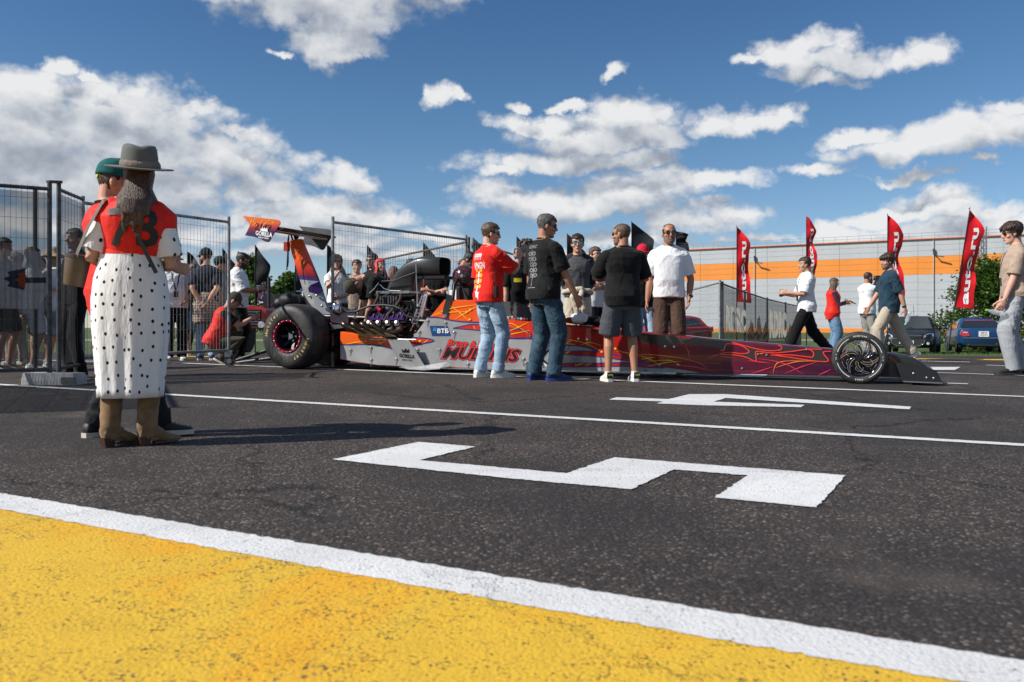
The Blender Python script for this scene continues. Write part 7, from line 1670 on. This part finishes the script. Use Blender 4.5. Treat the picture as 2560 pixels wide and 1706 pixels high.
b = B(); b.box((.05, h + .035, .475), (.52, .015, .115)); pl_ = b.obj('number_plate', M_PLATE, t); b = B(); put_text(b, 'о215мм190', lambda u, v: V((.05 - u, h + .045, .475 + v)), size=.10, sx=.92, off=.01); b.obj('plate_lettering', M_CARBLK, pl_, fix=False)
b = B(); b.tube([V((.0, -.3, 1.50)), V((.05, -.75, 1.95))], .008, 6); b.obj('aerial', M_CARBLK, t)
b = B()
for s in (-1, 1): b.box((s * .36, .10, 1.08), (.40, .10, .34)); b.box((s * .36, .10, 1.30), (.24, .09, .16))
b.obj('front_seats', M_CARBLK, t)
# blue saloon, tail towards us
bs_ = at(2492, 34.6); t, bd = car('blue saloon car parked tail-first beside the dark hatchback', 'car', bs_ + V((-.05, 1.6, .0)), -20, P_BLUE, 4.6, 1.80, 1.43, 'saloon')
h = 4.6 / 2
for s in (-1, 1):
    b = B(); b.prism([V((s * x, -h + .005 + dy, z)) for x, z, dy in ((.50, .70, 0), (.72, .69, .02), (.84, .76, .05), (.83, .88, .06), (.55, .89, .02))], (0, -.05, 0)); tl = b.obj('tail_light', M_TAIL, t)
    b = B(); b.prism([V((s * x, -h - .022 + .0, z)) for x, z in ((.58, .81), (.74, .82), (.74, .87), (.58, .86))], (0, -.012, 0)); b.obj('reversing_lens', M_HEAD, tl)
    b = B(); b.tube([(s * .50, -h + .1, .30), (s * .50, -h - .03, .30)], .045, 14, cap=False); b.obj('exhaust_tip', M_ALU, t, 40)
b = B(); b.box((0, -h - .02, .78), (.36, .03, .22)); pl_ = b.obj('number_plate', M_PLATE, t)
b = B(); put_text(b, 'р813', lambda u, v: V((u, -h - .037, .825 + v)), size=.105, sx=.95, off=.012); put_text(b, 'кс|197', lambda u, v: V((u, -h - .037, .735 + v)), size=.095, sx=.9, off=.012); b.obj('plate_lettering', M_CARBLK, pl_, fix=False)
b = B(); b.box((0, -h + .005, .62), (1.5, .06, .025)); b.obj('bumper_strip', M_ALU, t); b = B(); b.box((0, -h + .09, .37), (1.25, .08, .14)); b.obj('bumper_valance', M_CARBLK, t)
b = B(); vs_, fs_ = text2d('NNNNNNNN', 1.0); b.add([V((u * .17, -h + 1.13 + .0 + (v * .05) * .9, 1.335 + v * .08)) for u, v in vs_], fs_); b.obj('window_strip_lettering', mat('red_vinyl', (.35, .01, .04), .5), t, fix=False)
b = B(); b.sph((0, -1.0, 1.44), (.03, .08, .03), 8, 6); b.obj('aerial_fin', P_BLUE, t, 180)
# red hatchback behind the fence
bs_ = at(1700, 40); t, bd = car('red hatchback behind the bare mesh fence, beside the bald man', 'car', bs_ + V((-.6, 0, .12)), 118, P_CRED, 4.1, 1.75, 1.50)
h = 2.05
for s in (-1, 1): b = B(); b.box((s * .74, -h + .05, .86), (.20, .10, .24)); b.obj('tail_light', M_TAIL, t)
# ------------------------------------------------------------------ small red tractor behind the tyre
tp = at(652, fd(118)); tr_ = thing('small_tractor', 'small red tractor parked behind the rear tyre and crouching man', 'tractor', tuple(tp), R(0))
M_TRED = mat('tractor_red', (.48, .02, .015), .4, coat=.5)
b = B(); b.loft([[V((x, y, z)) for x, z in ((-.28, .55), (.28, .55), (.28, .92), (.2, 1.0), (-.2, 1.0), (-.28, .92))] for y in (-.6, .5)]); b.obj('bonnet', M_TRED, tr_)
b = B(); b.box((0, -.615, .76), (.36, .03, .34)); gr_ = b.obj('grille', M_CARBLK, tr_); b = B()
for i in range(6): b.box((0, -.64, .63 + i * .05), (.34, .02, .016))
b.obj('grille_slat', M_ALU, gr_)
for s in (-1, 1):
    b = B(); b.tube([(s * .45, -.4, .30), (s * .62, -.4, .30)], .30, 22); b.obj('front_wheel', M_TYR2, tr_, 40)
    b = B(); b.tube([(s * .52, .9, .5), (s * .78, .9, .5)], .5, 24); b.obj('rear_wheel', M_TYR2, tr_, 40)
    b = B(); b.box((s * .62, .85, 1.03), (.34, .8, .05)); b.obj('mudguard', M_TRED, tr_)
    b = B(); b.tube([(s * .2, -.62, .62), (s * .2, -.66, .62)], .07, 14); b.obj('headlight', M_HEAD, tr_, 40)
b = B(); b.tube([(.2, -.1, .98), (.2, -.1, 1.62)], .035, 10); b.obj('exhaust_stack', M_CARBLK, tr_, 40)
b = B(); b.box((0, .75, .85), (.45, .45, .12)); b.box((0, .97, 1.1), (.45, .08, .42)); b.obj('seat', M_CARBLK, tr_); b = B(); b.tube([(.18 * math.cos(a), .40 + .05 * math.sin(a), 1.16 + .16 * math.sin(a)) for a in [j * .314 for j in range(21)]], .015, 6); b.obj('steering_wheel', M_CARBLK, tr_, 60)
